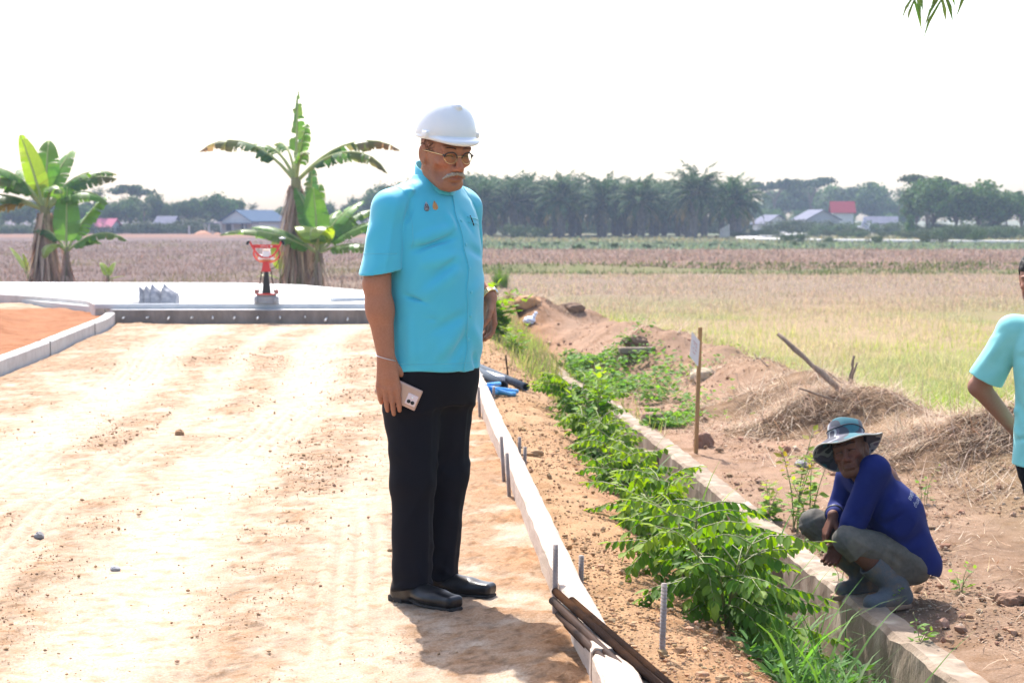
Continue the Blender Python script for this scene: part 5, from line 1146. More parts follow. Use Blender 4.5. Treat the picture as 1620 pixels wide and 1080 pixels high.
# houses
M_wallw = mat('white_render', (.60, .58, .56), (.5, .48, .46), scale=1.2, rough=.9); M_blueroof = mat('blue_sheet', (.06, .10, .16), (.05, .085, .14), scale=2, rough=.9, spec=.1); M_redroof = mat('red_tile', (.30, .035, .045), (.24, .03, .04), scale=3, rough=.9, spec=.1); M_greyroof = mat('grey_sheet', (.17, .17, .215), (.13, .13, .17), scale=2, rough=.9, spec=.1); M_pinkroof = mat('pink_sheet', (.42, .13, .18), rough=.9, spec=.1); M_dark = mat('dark_opening', (.03, .03, .035), rough=.8)
def house(name, label, px, y, w_, dp, h, rh, M_r, M_w, rz=0, over=.35, z=-.55, porch=False):
    b = base_at(px, y, z); t = thing(name, label, 'house', b, rz); q = MB(); q.box((0, 0, h / 2), (w_ / 2, dp / 2, h / 2)); g = np.array([[-w_ / 2, -dp / 2, h], [w_ / 2, -dp / 2, h], [0, -dp / 2, h + rh * .96], [-w_ / 2, dp / 2, h], [w_ / 2, dp / 2, h], [0, dp / 2, h + rh * .96]])
    q.add(g, None, [[0, 1, 2], [4, 3, 5]]); q.obj('wall', M_w, t, False); r = MB(); a, c = w_ / 2 + over, dp / 2 + over; e = h - rh * over / (w_ / 2)
    for s in (-1, 1):
        V = np.array([[s * a, -c, e], [0, -c, h + rh], [0, c, h + rh], [s * a, c, e]]); V = np.concatenate([V, V + [0, 0, .09]]); r.add(V, [[0, 1, 2, 3], [4, 5, 6, 7], [0, 1, 5, 4], [1, 2, 6, 5], [2, 3, 7, 6], [3, 0, 4, 7]])
    r.obj('roof', M_r, t, False)
    for x in (-w_ * .27, w_ * .25): q = MB(); q.box((x, -dp / 2 - .02, h * .55), (w_ * .09, .03, h * .22)); q.obj('window', M_dark, t, False)
    if porch:
        q = MB(); q.box((0, -dp / 2 - 1.0, h * .80), (w_ / 2 + 1.0, 1.1, .07)); q.obj('porch_roof', M_greyroof, t, False)
        for x in (-.9, -.3, .3, .9): q = MB(); q.tube([(x * (w_ / 2 + .7), -dp / 2 - 1.9, 0), (x * (w_ / 2 + .7), -dp / 2 - 1.9, h * .8)], .07, 6); q.obj('porch_post', M_wallw, t)
    return t
house('blue_roofed_house', 'house with pale gable, blue roof and low porch at the edge of the wood', 403, 226, 4.2, 7, 1.75, 1.15, M_blueroof, M_wallw, R(-28), porch=True)
house('pink_roofed_house', 'small house with a faded pink roof among the trees of the wood', 171, 231, 2.2, 2.2, 1.1, .8, M_pinkroof, M_wallw, R(70)); house('shed', 'lilac-roofed shed nearly hidden by trees between the pink roof and blue roof', 266, 233, 2.2, 2, 1.5, .7, M_greyroof, M_wallw, R(80))
house('grey_roofed_shed', 'low shed with grey sheet roof beside the oil palm grove', 1219, 250, 3.6, 3.2, 1.4, 1.0, M_greyroof, M_wallw, R(25)); house('grey_gabled_house', 'grey gabled house below the red roof, half hidden by bushes', 1290, 255, 4.6, 5, 1.9, 1.2, M_greyroof, mat('grey_render', (.36, .36, .38), rough=.9), R(12))
house('red_roofed_house', 'tall house with bright red roof standing above the grey roofs', 1331, 275, 2.6, 2.9, 3.1, 1.3, M_redroof, M_wallw, R(88)); house('long_shed', 'long low grey shed beside the bright green conical tree', 1392, 262, 2.0, 4.0, 1.5, .7, M_greyroof, M_wallw, R(86))
# fence posts and spoil heaps before the wood
for px in (428, 446, 463, 487, 506, 300, 331): q = MB(); q.box((0, 0, .5), (.09, .09, .65)); tag(q.obj('fence_post', M_wallw, smooth=False, loc=base_at(px, 222)), 'short white fence post at the far side of the brown field', 'post', 'white posts behind the brown field')
for px, w_, h in ((322, 1.3, .55), (372, 1.0, .40), (398, .8, .45), (345, .7, .3)):
    V, Q = lathe([(w_, -.3), (w_ * .8, .12 * h), (w_ * .45, .7 * h), (w_ * .15, h), (.01, h)], 18); V = V * (1 + .15 * fbm(V[:, 0] * 2 + px, V[:, 1] * 2, 2, 3))[:, None]
    tag(mesh('soil_heap', V, Q, M_bank if False else mat('orange_soil', (.42, .20, .11), (.34, .16, .09), scale=3, rough=.95), loc=base_at(px, 219, -.5)), 'heap of orange soil far off before the blue-roofed house', 'soil heap', 'far heaps of orange soil')
# far rider on the pale road
mo = thing('motorbike', 'tiny white motorbike on the pale road', 'motorbike', base_at(1366, 214, -.2), R(70)); M_moto = mat('white_paint', (.75, .75, .78), rough=.4)
for y_ in (-.6, .6):
    q = MB(); th = np.linspace(0, 2 * math.pi, 17); q.tube(np.stack([0 * th, y_ + .26 * np.cos(th), .28 + .26 * np.sin(th)], 1), .05, 6, cap=False); q.obj('wheel', M_black if 'M_black' in globals() else M_dark, mo)
S = SDF((-.4, -1, 0), (.4, 1, 1.2), .04); S.cap((0, -.3, .5), (0, .6, .7), .13, .12, .05); S.cap((0, -.45, .5), (0, -.62, .95), .08, .06, .05); S.cap((-.3, -.6, 1.0), (.3, -.6, 1.0), .04, .04, .03); S.cap((0, -.6, .3), (0, -.5, .7), .05); V, Q = S.mesh(); mesh('body', V, Q, M_moto, mo)
rd = thing('person', 'far-off rider in pale clothes seated on the white motorbike', 'person', base_at(1366, 214, -.2), R(70)); S = SDF((-.45, -.9, .1), (.45, .8, 2.0), .04)
S.cap((0, .15, .85), (0, .02, 1.35), .16, .17, .05); S.ell((0, -.02, 1.62), (.12, .13, .15)); S.cap((0, 0, 1.4), (0, 0, 1.55), .07)
for s in (-1, 1): S.cap((s * .2, 0, 1.35), (s * .28, -.2, 1.1), .07, .06); S.cap((s * .28, -.2, 1.1), (s * .28, -.58, 1.02), .055, .045); S.cap((s * .1, .15, .85), (s * .17, -.32, .78), .1, .08); S.cap((s * .17, -.32, .78), (s * .16, -.2, .35), .07, .05)
V, Q = S.mesh(); mesh('body', V, Q, mat('pale_cloth', (.5, .5, .58), (.42, .42, .55), scale=3, rough=.9), rd)

# ================================================================== banana plants at the end of the slab
def banana_leaf(rng, az, L, W, e0, droop, pet, base, torn=.5, n=22, hang=.5, tipdry=0.0, twist=0.0, org=(0, 0, 0), fold=.35):
    """a blade torn into strips along its midrib -> blade (V,Q,c), rib points"""
    h = np.array([math.cos(az), math.sin(az), 0.0]); sd = np.array([-h[1], h[0], 0.0]); p = np.array(org, float); e = e0; tot = pet + L; k = 40; pts = [p.copy()]; els = [e]
    for i in range(k):
        p = p + (h * math.cos(e) + np.array([0, 0, math.sin(e)])) * tot / k; pts.append(p.copy()); f = i / k; e -= droop / k * (0.25 + 1.5 * f); els.append(e)
    pts, els = np.array(pts), np.array(els); tt = np.linspace(0, 1, k + 1); at = lambda t: np.stack([np.interp(t, tt, pts[:, i]) for i in range(3)], -1)
    Vs, Qs, Cs, nv = [], [], [], 0; t0 = pet / tot
    for s in (-1, 1):
        edges = np.sort(np.concatenate([[0, 1], rng.uniform(0, 1, n - 1)])) if torn > .1 else np.linspace(0, 1, n + 1)
        dr = rng.uniform(-.2, .5) * torn
        for a, b in zip(edges[:-1], edges[1:]):
            if torn > .1 and rng.uniform() < .6: dr = rng.uniform(-.25, .9) * torn
            if torn > .7 and rng.uniform() < .12: continue
            m = 3 if b - a < .12 else 5; u = np.linspace(a, b, m); r0 = at(t0 + u * (1 - t0)); prof = np.sin(np.clip(u * .93 + .07, 0, 1) ** .72 * math.pi) ** .55 * W / 2; prof = np.where(u > .985, prof * .4, prof)
            ee = np.interp(t0 + u * (1 - t0), tt, els); upv = -np.sin(ee)[:, None] * h + np.cos(ee)[:, None] * np.array([0, 0, 1.0]); tg = np.cos(ee)[:, None] * h + np.sin(ee)[:, None] * np.array([0, 0, 1.0])
            s2 = sd * s * math.cos(twist) + upv * math.sin(twist) * s; ang = fold - hang * (.55 + dr); d1 = s2 * math.cos(ang) + upv * math.sin(ang) + tg * .22; ang2 = ang - hang * (.8 + dr); d2 = s2 * math.cos(ang2) + upv * math.sin(ang2) + tg * .22 - np.array([0, 0, .25 * hang])
            shrink = 1 - torn * rng.uniform(0, .35); r1 = r0 + d1 * prof[:, None] * .55; r2 = r1 + nrm(d2) * prof[:, None] * .5 * shrink
            if torn > .1: c_ = r2.mean(0); r2 = c_ + (r2 - c_) * (1 - .35 * torn)
            V = np.concatenate([r0, r1, r2]); i = np.arange(m - 1); Qs += [np.stack([i, i + 1, m + i + 1, m + i], 1) + nv, np.stack([m + i, m + i + 1, 2 * m + i + 1, 2 * m + i], 1) + nv]
            col = np.tile(jit(rng, base, 1, .22, .08), (len(V), 1))
            if tipdry: w_ = np.clip(tipdry * (np.concatenate([u, u, u]) - .35) * 2 + np.repeat([0, 0, .35], m) * tipdry + rng.uniform(-.2, .2), 0, 1); col = mix3(col, np.array([.30, .19, .10]), w_)
            Vs.append(V); Cs.append(col); nv += len(V)
    return np.concatenate(Vs), np.concatenate(Qs), np.concatenate(Cs), pts
def banana(name, label, loc, H, r0, leaves, rng, skirt=0, lean=0.0, group='banana plants by the new slab'):
    """leaves: (az_deg, L, W, e0_deg, droop, petiole, colour, torn, hang, tipdry)"""
    t = thing(name, label, 'banana plant', loc, 0, group); q = MB(); top = np.array([lean, 0, H]); pts = bez([(0, 0, -.3), (lean * .35, 0, H * .5), top], 6); q.tube(pts, np.linspace(r0, r0 * .48, len(pts)), 12)
    q.obj('stem', mat('banana_stem', (.30, .27, .10), (.22, .16, .08), scale=5, rough=.6, stretch=(1, 1, .2)) if 'banana_stem' not in bpy.data.materials else bpy.data.materials['banana_stem'], t)
    for lv in leaves:
        (az, L, W, e0, dr, pet, bc, torn, hang, td), tw = lv[:10], (lv[10] if len(lv) > 10 else 0)
        V, Q, c, p = banana_leaf(rng, R(az), L * 1.14, W * 1.5, R(e0), dr, pet, bc, torn, int(12 + 12 * torn), hang, td, R(tw), org=top + [0, 0, -.12])
        lf = mesh('leaf', V, Q, M_bana, t, c); m2 = MB(); m2.tube(np.concatenate([[top + [0, 0, -.5]], p[::4]]), np.linspace(.05, .008, len(p[::4]) + 1) * (r0 / .2) ** .5, 6); m2.obj('midrib', M_rib, lf)
    if skirt:
        n = skirt; z = rng.uniform(.25, 1.0, n) * H * .93; a = rng.uniform(0, 6.28, n); xo = np.interp(z, pts[:, 2], pts[:, 0]); rr = r0 * (1.02 - .45 * z / H) + .01
        P = np.stack([xo + rr * np.cos(a), rr * np.sin(a), z], 1); L = np.minimum(rng.uniform(.4, 1.5, n), z + .1); b = blades(P, L, rng.uniform(.03, .12, n), a + rng.normal(0, .4, n), rng.uniform(2.75, 3.08, n), rng.uniform(-.15, .25, n), jit(rng, (.54, .385, .285), n, .4, .06), 4)
        mesh('dead_leaf_skirt', b[0], [b[1], b[2]], M_dry, t, b[3])
    return t
M_rib = mat('banana_rib', (.42, .45, .16), (.34, .36, .12), scale=9, rough=.5)
G1, G2, G3, YG = (.115, .25, .05), (.15, .31, .055), (.07, .16, .05), (.30, .41, .07)
zb = -.30; f45 = 45 / FPX
def bl(px): return ((px - 810) * f45, 45, zb)
banana('banana_plant', 'tallest banana plant with a shaggy brown trunk and drooping torn leaves', bl(468), 2.62, .24, [
    (176, 1.75, .52, 52, 1.75, .75, G3, .75, 1.05, .75), (4, 1.95, .50, 48, 1.55, .62, G3, .95, 1.1, .95), (-22, 1.9, .46, 42, 1.9, .62, G3, .95, 1.1, .35), (155, .95, .50, 66, 1.9, .85, G1, .6, .9, .3), (120, .75, .35, 72, 1.8, .9, G1, .8, .8, .4),
    (80, 1.45, .30, 86, .12, .55, G1, .85, .9, .15), (60, .7, .3, 80, .4, .7, G2, .5, .8, 0), (-70, .8, .34, 62, 1.6, .5, G1, .7, 1, .4)], np.random.default_rng(51), 330, .02)
banana('banana_plant', 'banana plant with broad bright upright leaves over a shaggy trunk by a young plant', bl(73), 1.95, .235, [
    (130, 1.2, .42, 60, 1.3, .5, G2, .3, .7, .0),
    (168, 1.35, .62, 52, 1.85, .6, G1, .25, .8, .1), (185, 1.25, .56, 30, 1.3, .55, G3, .2, .9, .2), (200, 1.3, .5, 62, 1.6, .6, G1, .3, .8, .0), (172, 1.4, .40, 74, .10, .3, YG, .15, .3, 0, 78), (95, 1.3, .42, 76, .5, .4, G2, .3, .4, 0), (55, 1.2, .45, 70, .6, .4, G2, .3, .5, 0),
    (15, 1.3, .52, 58, 1.55, .6, G1, .85, .9, .3), (-8, 1.15, .52, 40, 1.7, .45, G2, .3, .9, .1), (5, 1.3, .5, 50, 1.3, .5, G3, .8, 1, .25), (-60, 1.0, .45, 55, 1.9, .4, G1, .4, .9, .3), (-150, 1.1, .45, 60, 1.8, .5, G1, .5, .9, .5), (180, .9, .4, 25, 1.6, .5, (.35, .26, .05), .8, 1, .6)], np.random.default_rng(52), 300, .0)
banana('banana_plant', 'young banana plant with a few bright leaves close beside the bushy one', ((112 - 810) * f45, 44.6, zb), .98, .12, [
    (95, 1.15, .42, 84, .2, .25, G1, .2, .4, 0), (40, 1.25, .44, 62, .55, .3, G2, .55, .7, 0), (160, .75, .34, 60, 1.6, .3, G3, .4, .9, .1), (-10, 1.25, .36, 40, 1.5, .25, G1, .5, .9, .25), (20, .65, .3, 45, 1.6, .2, G1, .3, 1, .2), (-120, .7, .3, 40, 2.6, .2, YG, .2, .7, .2)], np.random.default_rng(53), 40)
banana('banana_plant', 'short leafy banana plant growing at the foot of the tallest one', ((507 - 810) * f45, 44.4, zb), .95, .13, [
    (15, 1.35, .50, 58, 1.15, .35, G1, .35, .9, .05), (0, 1.45, .48, 42, 1.0, .4, G2, .4, .9, .1), (-20, 1.15, .42, 22, 1.0, .35, G1, .6, .9, .45), (30, 1.25, .46, 64, .9, .35, G2, .3, .7, 0), (172, 1.25, .38, 40, .95, .35, G1, .25, .8, .05), (195, 1.9, .44, 30, .95, .25, G1, .35, .8, .1),
    (110, 1.15, .42, 82, .3, .3, G2, .2, .4, 0), (140, 1.25, .40, 74, .45, .3, G1, .2, .5, 0), (-95, 1.05, .60, 75, 2.9, .2, YG, .05, .3, .0), (-80, .6, .34, 70, 2.2, .3, G2, .4, .8, .1), (60, 1.0, .4, 70, 1.1, .3, G2, .3, .7, 0)], np.random.default_rng(54), 26)
banana('banana_plant', 'upright banana plant with dark leaves hugging the trunk of the tallest one', ((488 - 810) * f45, 45.6, zb), 1.35, .14, [(85, 1.3, .36, 86, .15, .2, G3, .5, .7, .1), (60, 1.0, .36, 80, .4, .2, G2, .3, .6, 0), (120, .9, .34, 75, .5, .2, G1, .3, .6, 0)], np.random.default_rng(55), 20)
for px, l, Ls in ((47, 'pale banana sucker leaning outwards at the foot of the bushy plant', [(165, .55, .16, 62, .3, .3, YG, 0, .2, 0), (150, .4, .1, 75, .2, .2, YG, 0, .2, 0)]), (171, 'tiny pale banana sucker alone at the slab edge', [(140, .34, .16, 66, .5, .1, YG, 0, .2, 0), (50, .32, .14, 70, .4, .1, YG, 0, .2, 0), (0, .3, .05, 20, .5, .1, YG, 0, .2, 0)]), (444, 'yellowish banana sucker beside the shaggy trunk of the tallest one', [(120, .7, .22, 80, .6, .25, YG, 0, .4, 0), (180, .45, .1, 30, 1.2, .1, YG, .2, .5, .3), (60, .5, .12, 60, 1, .2, YG, 0, .3, 0)])):
    banana('banana_sucker', l, bl(px), .32, .06, Ls, np.random.default_rng(px), 8)
# ================================================================== near plants
G0, GY, GD = (.082, .185, .024), (.21, .31, .045), (.045, .125, .022)
def pinnate(name, label, loc, rng, H, spread, ns, nspray, lean=(0, 0), tall=0.0, group='leafy shrubs growing in the drain', ll=.056, lw=.030, sl=1.0):
    """upright stems with long sprays of paired oval leaflets hanging from each rachis"""
    t = thing(name, label, 'shrub', loc, 0, group); st = MB(); P, Dr, Nn, Ls, Cs = [], [], [], [], []
    for i in range(ns):
        a = i * 2.4 + rng.uniform(-.5, .5); rr = spread * rng.uniform(.15, .75); h = H * rng.uniform(.65, 1.0) * (1.0 if i else 1.0 + tall)
        top = np.array([rr * math.cos(a) + lean[0], rr * math.sin(a) + lean[1], h]); pts = bez([(rng.normal(0, .03), rng.normal(0, .03), -.12), top * [.35, .35, .5], top], 6)
        st.tube(pts, np.linspace(.009, .0025, len(pts)), 5)
        for j in range(nspray):
            f = rng.uniform(.30, 1.0); o = np.array([np.interp(f, np.linspace(0, 1, len(pts)), pts[:, k]) for k in range(3)]); az = a + rng.normal(0, 1.1) + (j % 2) * 1.2
            L = rng.uniform(.20, .40) * (1.15 - .4 * f) * sl; e = rng.uniform(-.05, .6) + .3 * (f > .85); h_ = np.array([math.cos(az), math.sin(az), 0]); k = 9; p = o.copy(); rp = [p.copy()]; dr = rng.uniform(.5, 1.3)
            for q in range(k): p = p + (h_ * math.cos(e) + np.array([0, 0, math.sin(e)])) * L / k; rp.append(p.copy()); e -= dr / k
            rp = np.array(rp); st.tube(rp[::3], np.linspace(.003, .0013, 4), 4, cap=False)
            m = int(L / .027); tt = np.linspace(.08, 1, m); c0 = np.stack([np.interp(tt, np.linspace(0, 1, k + 1), rp[:, q]) for q in range(3)], 1); tg = nrm(np.stack([np.interp(tt, np.linspace(0, 1, k + 1), np.gradient(rp[:, q])) for q in range(3)], 1)); sd = np.array([-h_[1], h_[0], 0])
            young = (f > .8) * rng.uniform(0, 1) + rng.uniform(0, .3)
            for s in (-1, 1):
                d = sd * s * .5 + tg * .28 - np.array([0, 0, .75]) * rng.uniform(.4, 1.4, (m, 1)) + rng.normal(0, .12, (m, 3)); P.append(c0); Dr.append(d); Nn.append(np.cross(tg, sd * 1.0) * np.sign(np.cross(tg, sd)[:, 2:3]) + sd * s * .35 + rng.normal(0, .15, (m, 3)))
                Ls.append(ll * rng.uniform(.75, 1.15, m) * (1 - .45 * np.abs(tt - .5) ** 1.5 * 2)); c = jit(rng, G0, m, .3, .12); Cs.append(mix3(c, np.array(GY), np.clip(young * (.4 + .6 * tt), 0, 1)))
            P.append(rp[-1:]); Dr.append(tg[-1:]); Nn.append(np.array([[0, 0, 1.0]])); Ls.append(np.array([ll])); Cs.append(np.array([GY]))
    P, Dr, Nn, Ls, Cs = (np.concatenate(q) for q in (P, Dr, Nn, Ls, Cs)); V, Q, c = leafs(P, Dr, Nn, Ls, Ls * (lw / ll), Cs, .3)
    st.obj('stem', M_stem, t); mesh('foliage', V, Q, M_leaf, t, c, smooth=False); return t
def broad(name, label, loc, rng, H, spread, ns, nl, ll, lw, cols, cat='shrub', group=None, droop=.3):
    """thin stems with single leaves set all round"""
    t = thing(name, label, cat, loc, 0, group); st = MB(); P, Dr, Ls, Cs = [], [], [], []
    for i in range(ns):
        a = i * 2.4 + rng.uniform(-.6, .6); rr = spread * rng.uniform(.1, .9); top = np.array([rr * math.cos(a), rr * math.sin(a), H * rng.uniform(.55, 1)]); pts = bez([(rng.normal(0, .02), rng.normal(0, .02), -.06), top * [.3, .3, .5], top], 6); st.tube(pts, np.linspace(.006, .002, len(pts)) * (H + .3), 5)
        f = np.sort(rng.uniform(.22, 1, nl)); o = np.stack([np.interp(f, np.linspace(0, 1, len(pts)), pts[:, k]) for k in range(3)], 1); az = np.arange(nl) * 2.4 + rng.normal(0, .4, nl)
        P.append(o); Dr.append(np.stack([np.cos(az), np.sin(az), rng.uniform(-droop, .55, nl) + .5 * (f > .9)], 1)); Ls.append(ll * rng.uniform(.5, 1.15, nl) * (1.15 - .5 * f)); c = jit(rng, cols[0], nl, .3, .1); Cs.append(mix3(c, np.array(cols[1]), np.clip((f - .6) * 2 + rng.uniform(-.3, .3, nl), 0, 1)))
    P, Dr, Ls, Cs = (np.concatenate(q) for q in (P, Dr, Ls, Cs)); n = len(P); V, Q, c = leafs(P + nrm(Dr) * .012, Dr, np.array([0, 0, 1.0]) + rng.normal(0, .35, (n, 3)), Ls, Ls * (lw / ll), Cs, .2, .5)
    st.obj('stem', M_stem, t); mesh('foliage', V, Q, M_leaf, t, c, smooth=False); return t

rng = np.random.default_rng(61)
zd = lambda x, y: float(zbank(np.array([x]), np.array([y]))[0])
# (pixel x, pixel y of the crown's middle, depth, height, spread, stems, sprays, extra tall stem, label)
SL = ['leafy shrub in the drain nearest the rebar stake', 'leafy shrub rooted on the slope just past the rebar stake', 'big dark leafy shrub across the drain from the grey boots', 'arching leafy shrub beyond the big dark one', 'leafy shrub with sprays reaching over the bare soil', 'leafy shrub opposite the face of the workman', 'leafy shrub spilling onto the soil midway along the drain', 'leafy shrub across the drain from the wooden stake', 'low leafy shrub before the middle concrete strut', 'leafy shrub beside the middle concrete strut', 'leafy shrub just before the tallest bright shrub']
for i, y in enumerate((6.5, 7.1, 7.7, 8.3, 8.95, 9.65, 10.4, 11.1, 11.8, 12.45, 13.0)):
    r = np.random.default_rng(70 + i); x = float(wx(y)) + float(np.interp(y, [7, 9, 12, 14], [-.94, -.86, -.78, -.70])) + r.uniform(-.06, .06)
    pinnate('leafy_shrub', SL[i], np.array([x, y, max(zd(x, y), -.75)]), r, r.uniform(.28, .40) * (1 if i < 4 else .72), r.uniform(.20, .27) * (1 if i < 4 else .7), 6 if i < 4 else 5, 9 if i < 4 else 8, (-.03, -.06), sl=.92 if i < 4 else .68)
    x2 = float(wx(y)) - .34 + r.uniform(-.05, .05)
    if i % 3 == 0: pinnate('leafy_shrub', ('low leafy plant on the drain bed below the big leafy shrubs'), np.array([x2, y + .2, -.88]), r, .26, .26, 5, 9, (0, 0), 0, 'low plants on the drain bed')
pinnate('leafy_shrub', 'small seedling of the same leafy shrub sprawling on the soil beside the rebar stake', G(1140, 1062, -.32), np.random.default_rng(91), .16, .22, 2, 4)
p = D(945, 690, 13.2); broad('broadleaf_shrub', 'tallest bright green shrub with broad leaves standing in the drain', (p[0], 13.2, zd(p[0], 13.2)), np.random.default_rng(92), .62, .27, 9, 26, .10, .055, ((.11, .25, .035), (.27, .40, .06)))
p = D(915, 712, 13.6); pinnate('leafy_shrub', 'pale leafy shrub left of the tallest bright one', (p[0], 13.6, zd(p[0], 13.6)), np.random.default_rng(93), .42, .35, 6, 9)
p = D(785, 530, 21.5); broad('broadleaf_shrub', 'bright green bush at the end of the kerb beside the hand with the watch', (p[0], 21.5, -.05), np.random.default_rng(94), .66, .42, 12, 22, .15, .09, ((.13, .28, .035), (.27, .40, .06)))
p = D(815, 555, 20.2); broad('broadleaf_shrub', 'small yellow-green bush on the slope below the bright kerb-end bush', (p[0], 20.2, zd(p[0], 20.2)), np.random.default_rng(95), .38, .30, 8, 18, .09, .05, ((.15, .28, .04), (.30, .38, .06)))
for i, (px, y, H, ns, nl, lb, cols) in enumerate([(1262, 10.6, .62, 3, 16, 'tall thin weed with orange young leaves in front of the workman', ((.16, .28, .05), (.38, .26, .06))), (1238, 10.0, .42, 4, 14, 'low yellow-green weed at the top of the drain wall', ((.19, .30, .05), (.30, .36, .07))), (1285, 10.3, .50, 3, 15, 'spindly weed rising beside the far knee of the workman', ((.16, .27, .05), (.30, .36, .07))), (1220, 11.0, .30, 3, 10, 'small weed in the rubble behind the drain wall', ((.18, .30, .06), (.32, .36, .08)))]):
    x = (px - 810) / FPX * y; broad('weed', lb, (x, y, zd(x, y)), np.random.default_rng(100 + i), H, .17, ns + 1, nl + 9, .085, .045, cols, 'weed', None)
for i, (px, py, lb) in enumerate([(1520, 935, 'small weed on the bare ground behind the grey boots'), (1412, 968, 'little weed growing by the toe of the grey boot'), (1462, 800, 'bright weed sprig behind the back of the blue shirt'), (1455, 1045, 'tiny seedling on the bare soil near the bottom edge'), (1330, 962, 'weed sprouting from the drain wall top'), (1300, 880, 'tiny weed at the foot of the workman')]):
    b = GR(px, py); broad('weed', lb, (b[0], b[1], zd(b[0], b[1])), np.random.default_rng(110 + i), .15 if i != 2 else .28, .12, 3, 8, .05, .026, ((.13, .25, .05), (.26, .36, .08)), 'weed', None)

def mass(name, m, P, Dr, Nn, L, W, c): V, Q, c = leafs(P, Dr, Nn, L, W, c, .2, .5); return tag(mesh(name, V, Q, m, col=c, smooth=False), kind='stuff')
# weeds at the bottom of the drain (spiky whorls and grass) and the creeper patch beyond
rng = np.random.default_rng(62); P, Dr, Ls = [], [], []
for _ in range(330):
    y = rng.uniform(5.8, 8.6); x = wx(y) - rng.uniform(.02, .95); z0 = max(zd(x, y), -.9); z = max(z0 + .05, -.78 + rng.uniform(0, .34) - .25 * abs(x - wx(y) + .4)); 
    for w_ in range(3):
        n = 8; az = np.arange(n) * .785 + rng.uniform(0, 1); P.append(np.tile([x, y, z - w_ * .05], (n, 1)) + rng.normal(0, .012, (n, 3))); Dr.append(np.stack([np.cos(az), np.sin(az), rng.uniform(.0, .8, n)], 1)); Ls.append(rng.uniform(.045, .10, n))
P, Dr, Ls = np.concatenate(P), np.concatenate(Dr), np.concatenate(Ls); n = len(P); mass('drain_weeds', M_leaf, P, Dr, np.array([0, 0, 1.0]) + rng.normal(0, .3, (n, 3)), Ls, Ls * .24, jit(rng, (.085, .19, .045), n, .4, .12))
n = 420; y = rng.uniform(5.6, 9.5, n); x = wx(y) - rng.uniform(.05, .9, n); z = np.maximum(zbank(x, y), -.9); b = blades(np.stack([x, y, z], 1), rng.uniform(.25, .6, n), rng.uniform(.008, .02, n), rng.uniform(0, 6.28, n), rng.uniform(.0, .5, n), rng.uniform(.4, 1.6, n), jit(rng, (.11, .23, .05), n, .35, .1), 5); tag(mesh('drain_grass', b[0], [b[1], b[2]], M_leaf, col=b[3]), kind='stuff')
n = 9500; y = rng.uniform(15.8, 22.5, n); q = np.abs(rng.normal(0, .5, n)); x = wx(y) + .10 + q * np.interp(y, [15, 18, 20, 22.5], [.25, .85, .95, .5]); keep = fbm(x * 2.2, y * 1.6, 3, 77) > -.12; x, y = x[keep], y[keep]; n = len(x); z = zbank(x, y) + rng.uniform(.0, .17, n) * (.6 + fbm(x * 3, y * 3, 2, 78)); az = rng.uniform(0, 6.28, n)
mass('creeper_patch_foliage', M_leaf, np.stack([x, y, z + .03], 1), np.stack([np.cos(az), np.sin(az), rng.uniform(-.3, .5, n)], 1), np.array([0, 0, 1.0]) + rng.normal(0, .4, (n, 3)), rng.uniform(.035, .075, n), rng.uniform(.022, .045, n), jit(rng, (.13, .25, .05), n, .35, .15))
# grass choking the far drain
n = 5200; y = rng.uniform(15.5, 27, n); x = wx(y) - .12 + rng.normal(0, .26, n) - .15; z = zbank(x, y); b = blades(np.stack([x, y, np.maximum(z, -.62)], 1), rng.uniform(.05, .20, n), rng.uniform(.006, .013, n), rng.uniform(0, 6.28, n), rng.uniform(.05, .7, n), rng.uniform(0, .8, n), mix3(jit(rng, (.15, .25, .05), n, .35, .12), np.array([.36, .28, .15]), rng.uniform(0, 1, n) ** 1.2)); tag(mesh('verge_grass', b[0], [b[1], b[2]], M_leaf, col=b[3]), kind='stuff')

# ================================================================== field grass and stubble
M_grass = mat('dry_grass', attr=True, rough=.8, trans=.3, spec=.15)
rng = np.random.default_rng(63)
def stand(name, n, y0, y1, xf, L, W, colf, seed):
    y = np.exp(rng.uniform(math.log(y0), math.log(y1), n)); x = xf(y, rng.uniform(0, 1, n)); d = fbm(x * .8, y * .5, 3, seed); k = rng.uniform(-.6, .6, n) < d + .25; x, y = x[k], y[k]; n = len(x); z = zall(x, y); lsc = np.exp(rng.normal(0, .35, n))
    c = colf(x, y, n); b = blades(np.stack([x, y, z - .02], 1), L * lsc * (1 + .4 * fbm(x * 1.1, y * .8, 2, seed + 1)), W * rng.uniform(.6, 1.4, n) * np.maximum(1, y / 26), rng.uniform(0, 6.28, n), rng.uniform(.02, 1.05, n), rng.uniform(0, 1.1, n), c); return tag(mesh(name, b[0], [b[1], b[2]], M_grass, col=b[3]), kind='stuff')
def colr(x, y, n):
    g = np.clip((sstep(-.5, .2, fbm(x * .45, y * .22, 3, 21)) * .75 + .35) * sstep(44, 20, y) + rng.uniform(-.3, .3, n), 0, 1); c = jit(rng, (.47, .375, .24), n, .35, .08); c = mix3(c, np.array([.36, .275, .21]), np.clip(sstep(26, 48, y) + rng.uniform(-.3, .3, n), 0, 1)); return mix3(c, np.array([.27, .38, .06]), g) * (1 + rng.uniform(-.2, .2, (n, 1)))
xr = lambda y, t: (kx(y) + np.interp(y, [12, 16, 20, 26, 30, 34], [4.2, 4.0, 3.6, 3.0, 2.2, .6])) + t * (.275 * y + 1.5 - (kx(y) + 3.0))
stand('stubble_grass', 66000, 11.5, 40, xr, .135, .0075, colr, 81); stand('stubble_grass', 52000, 38, 68, lambda y, t: -1.5 + t * (.28 * y + 3.5), .12, .012, colr, 83)
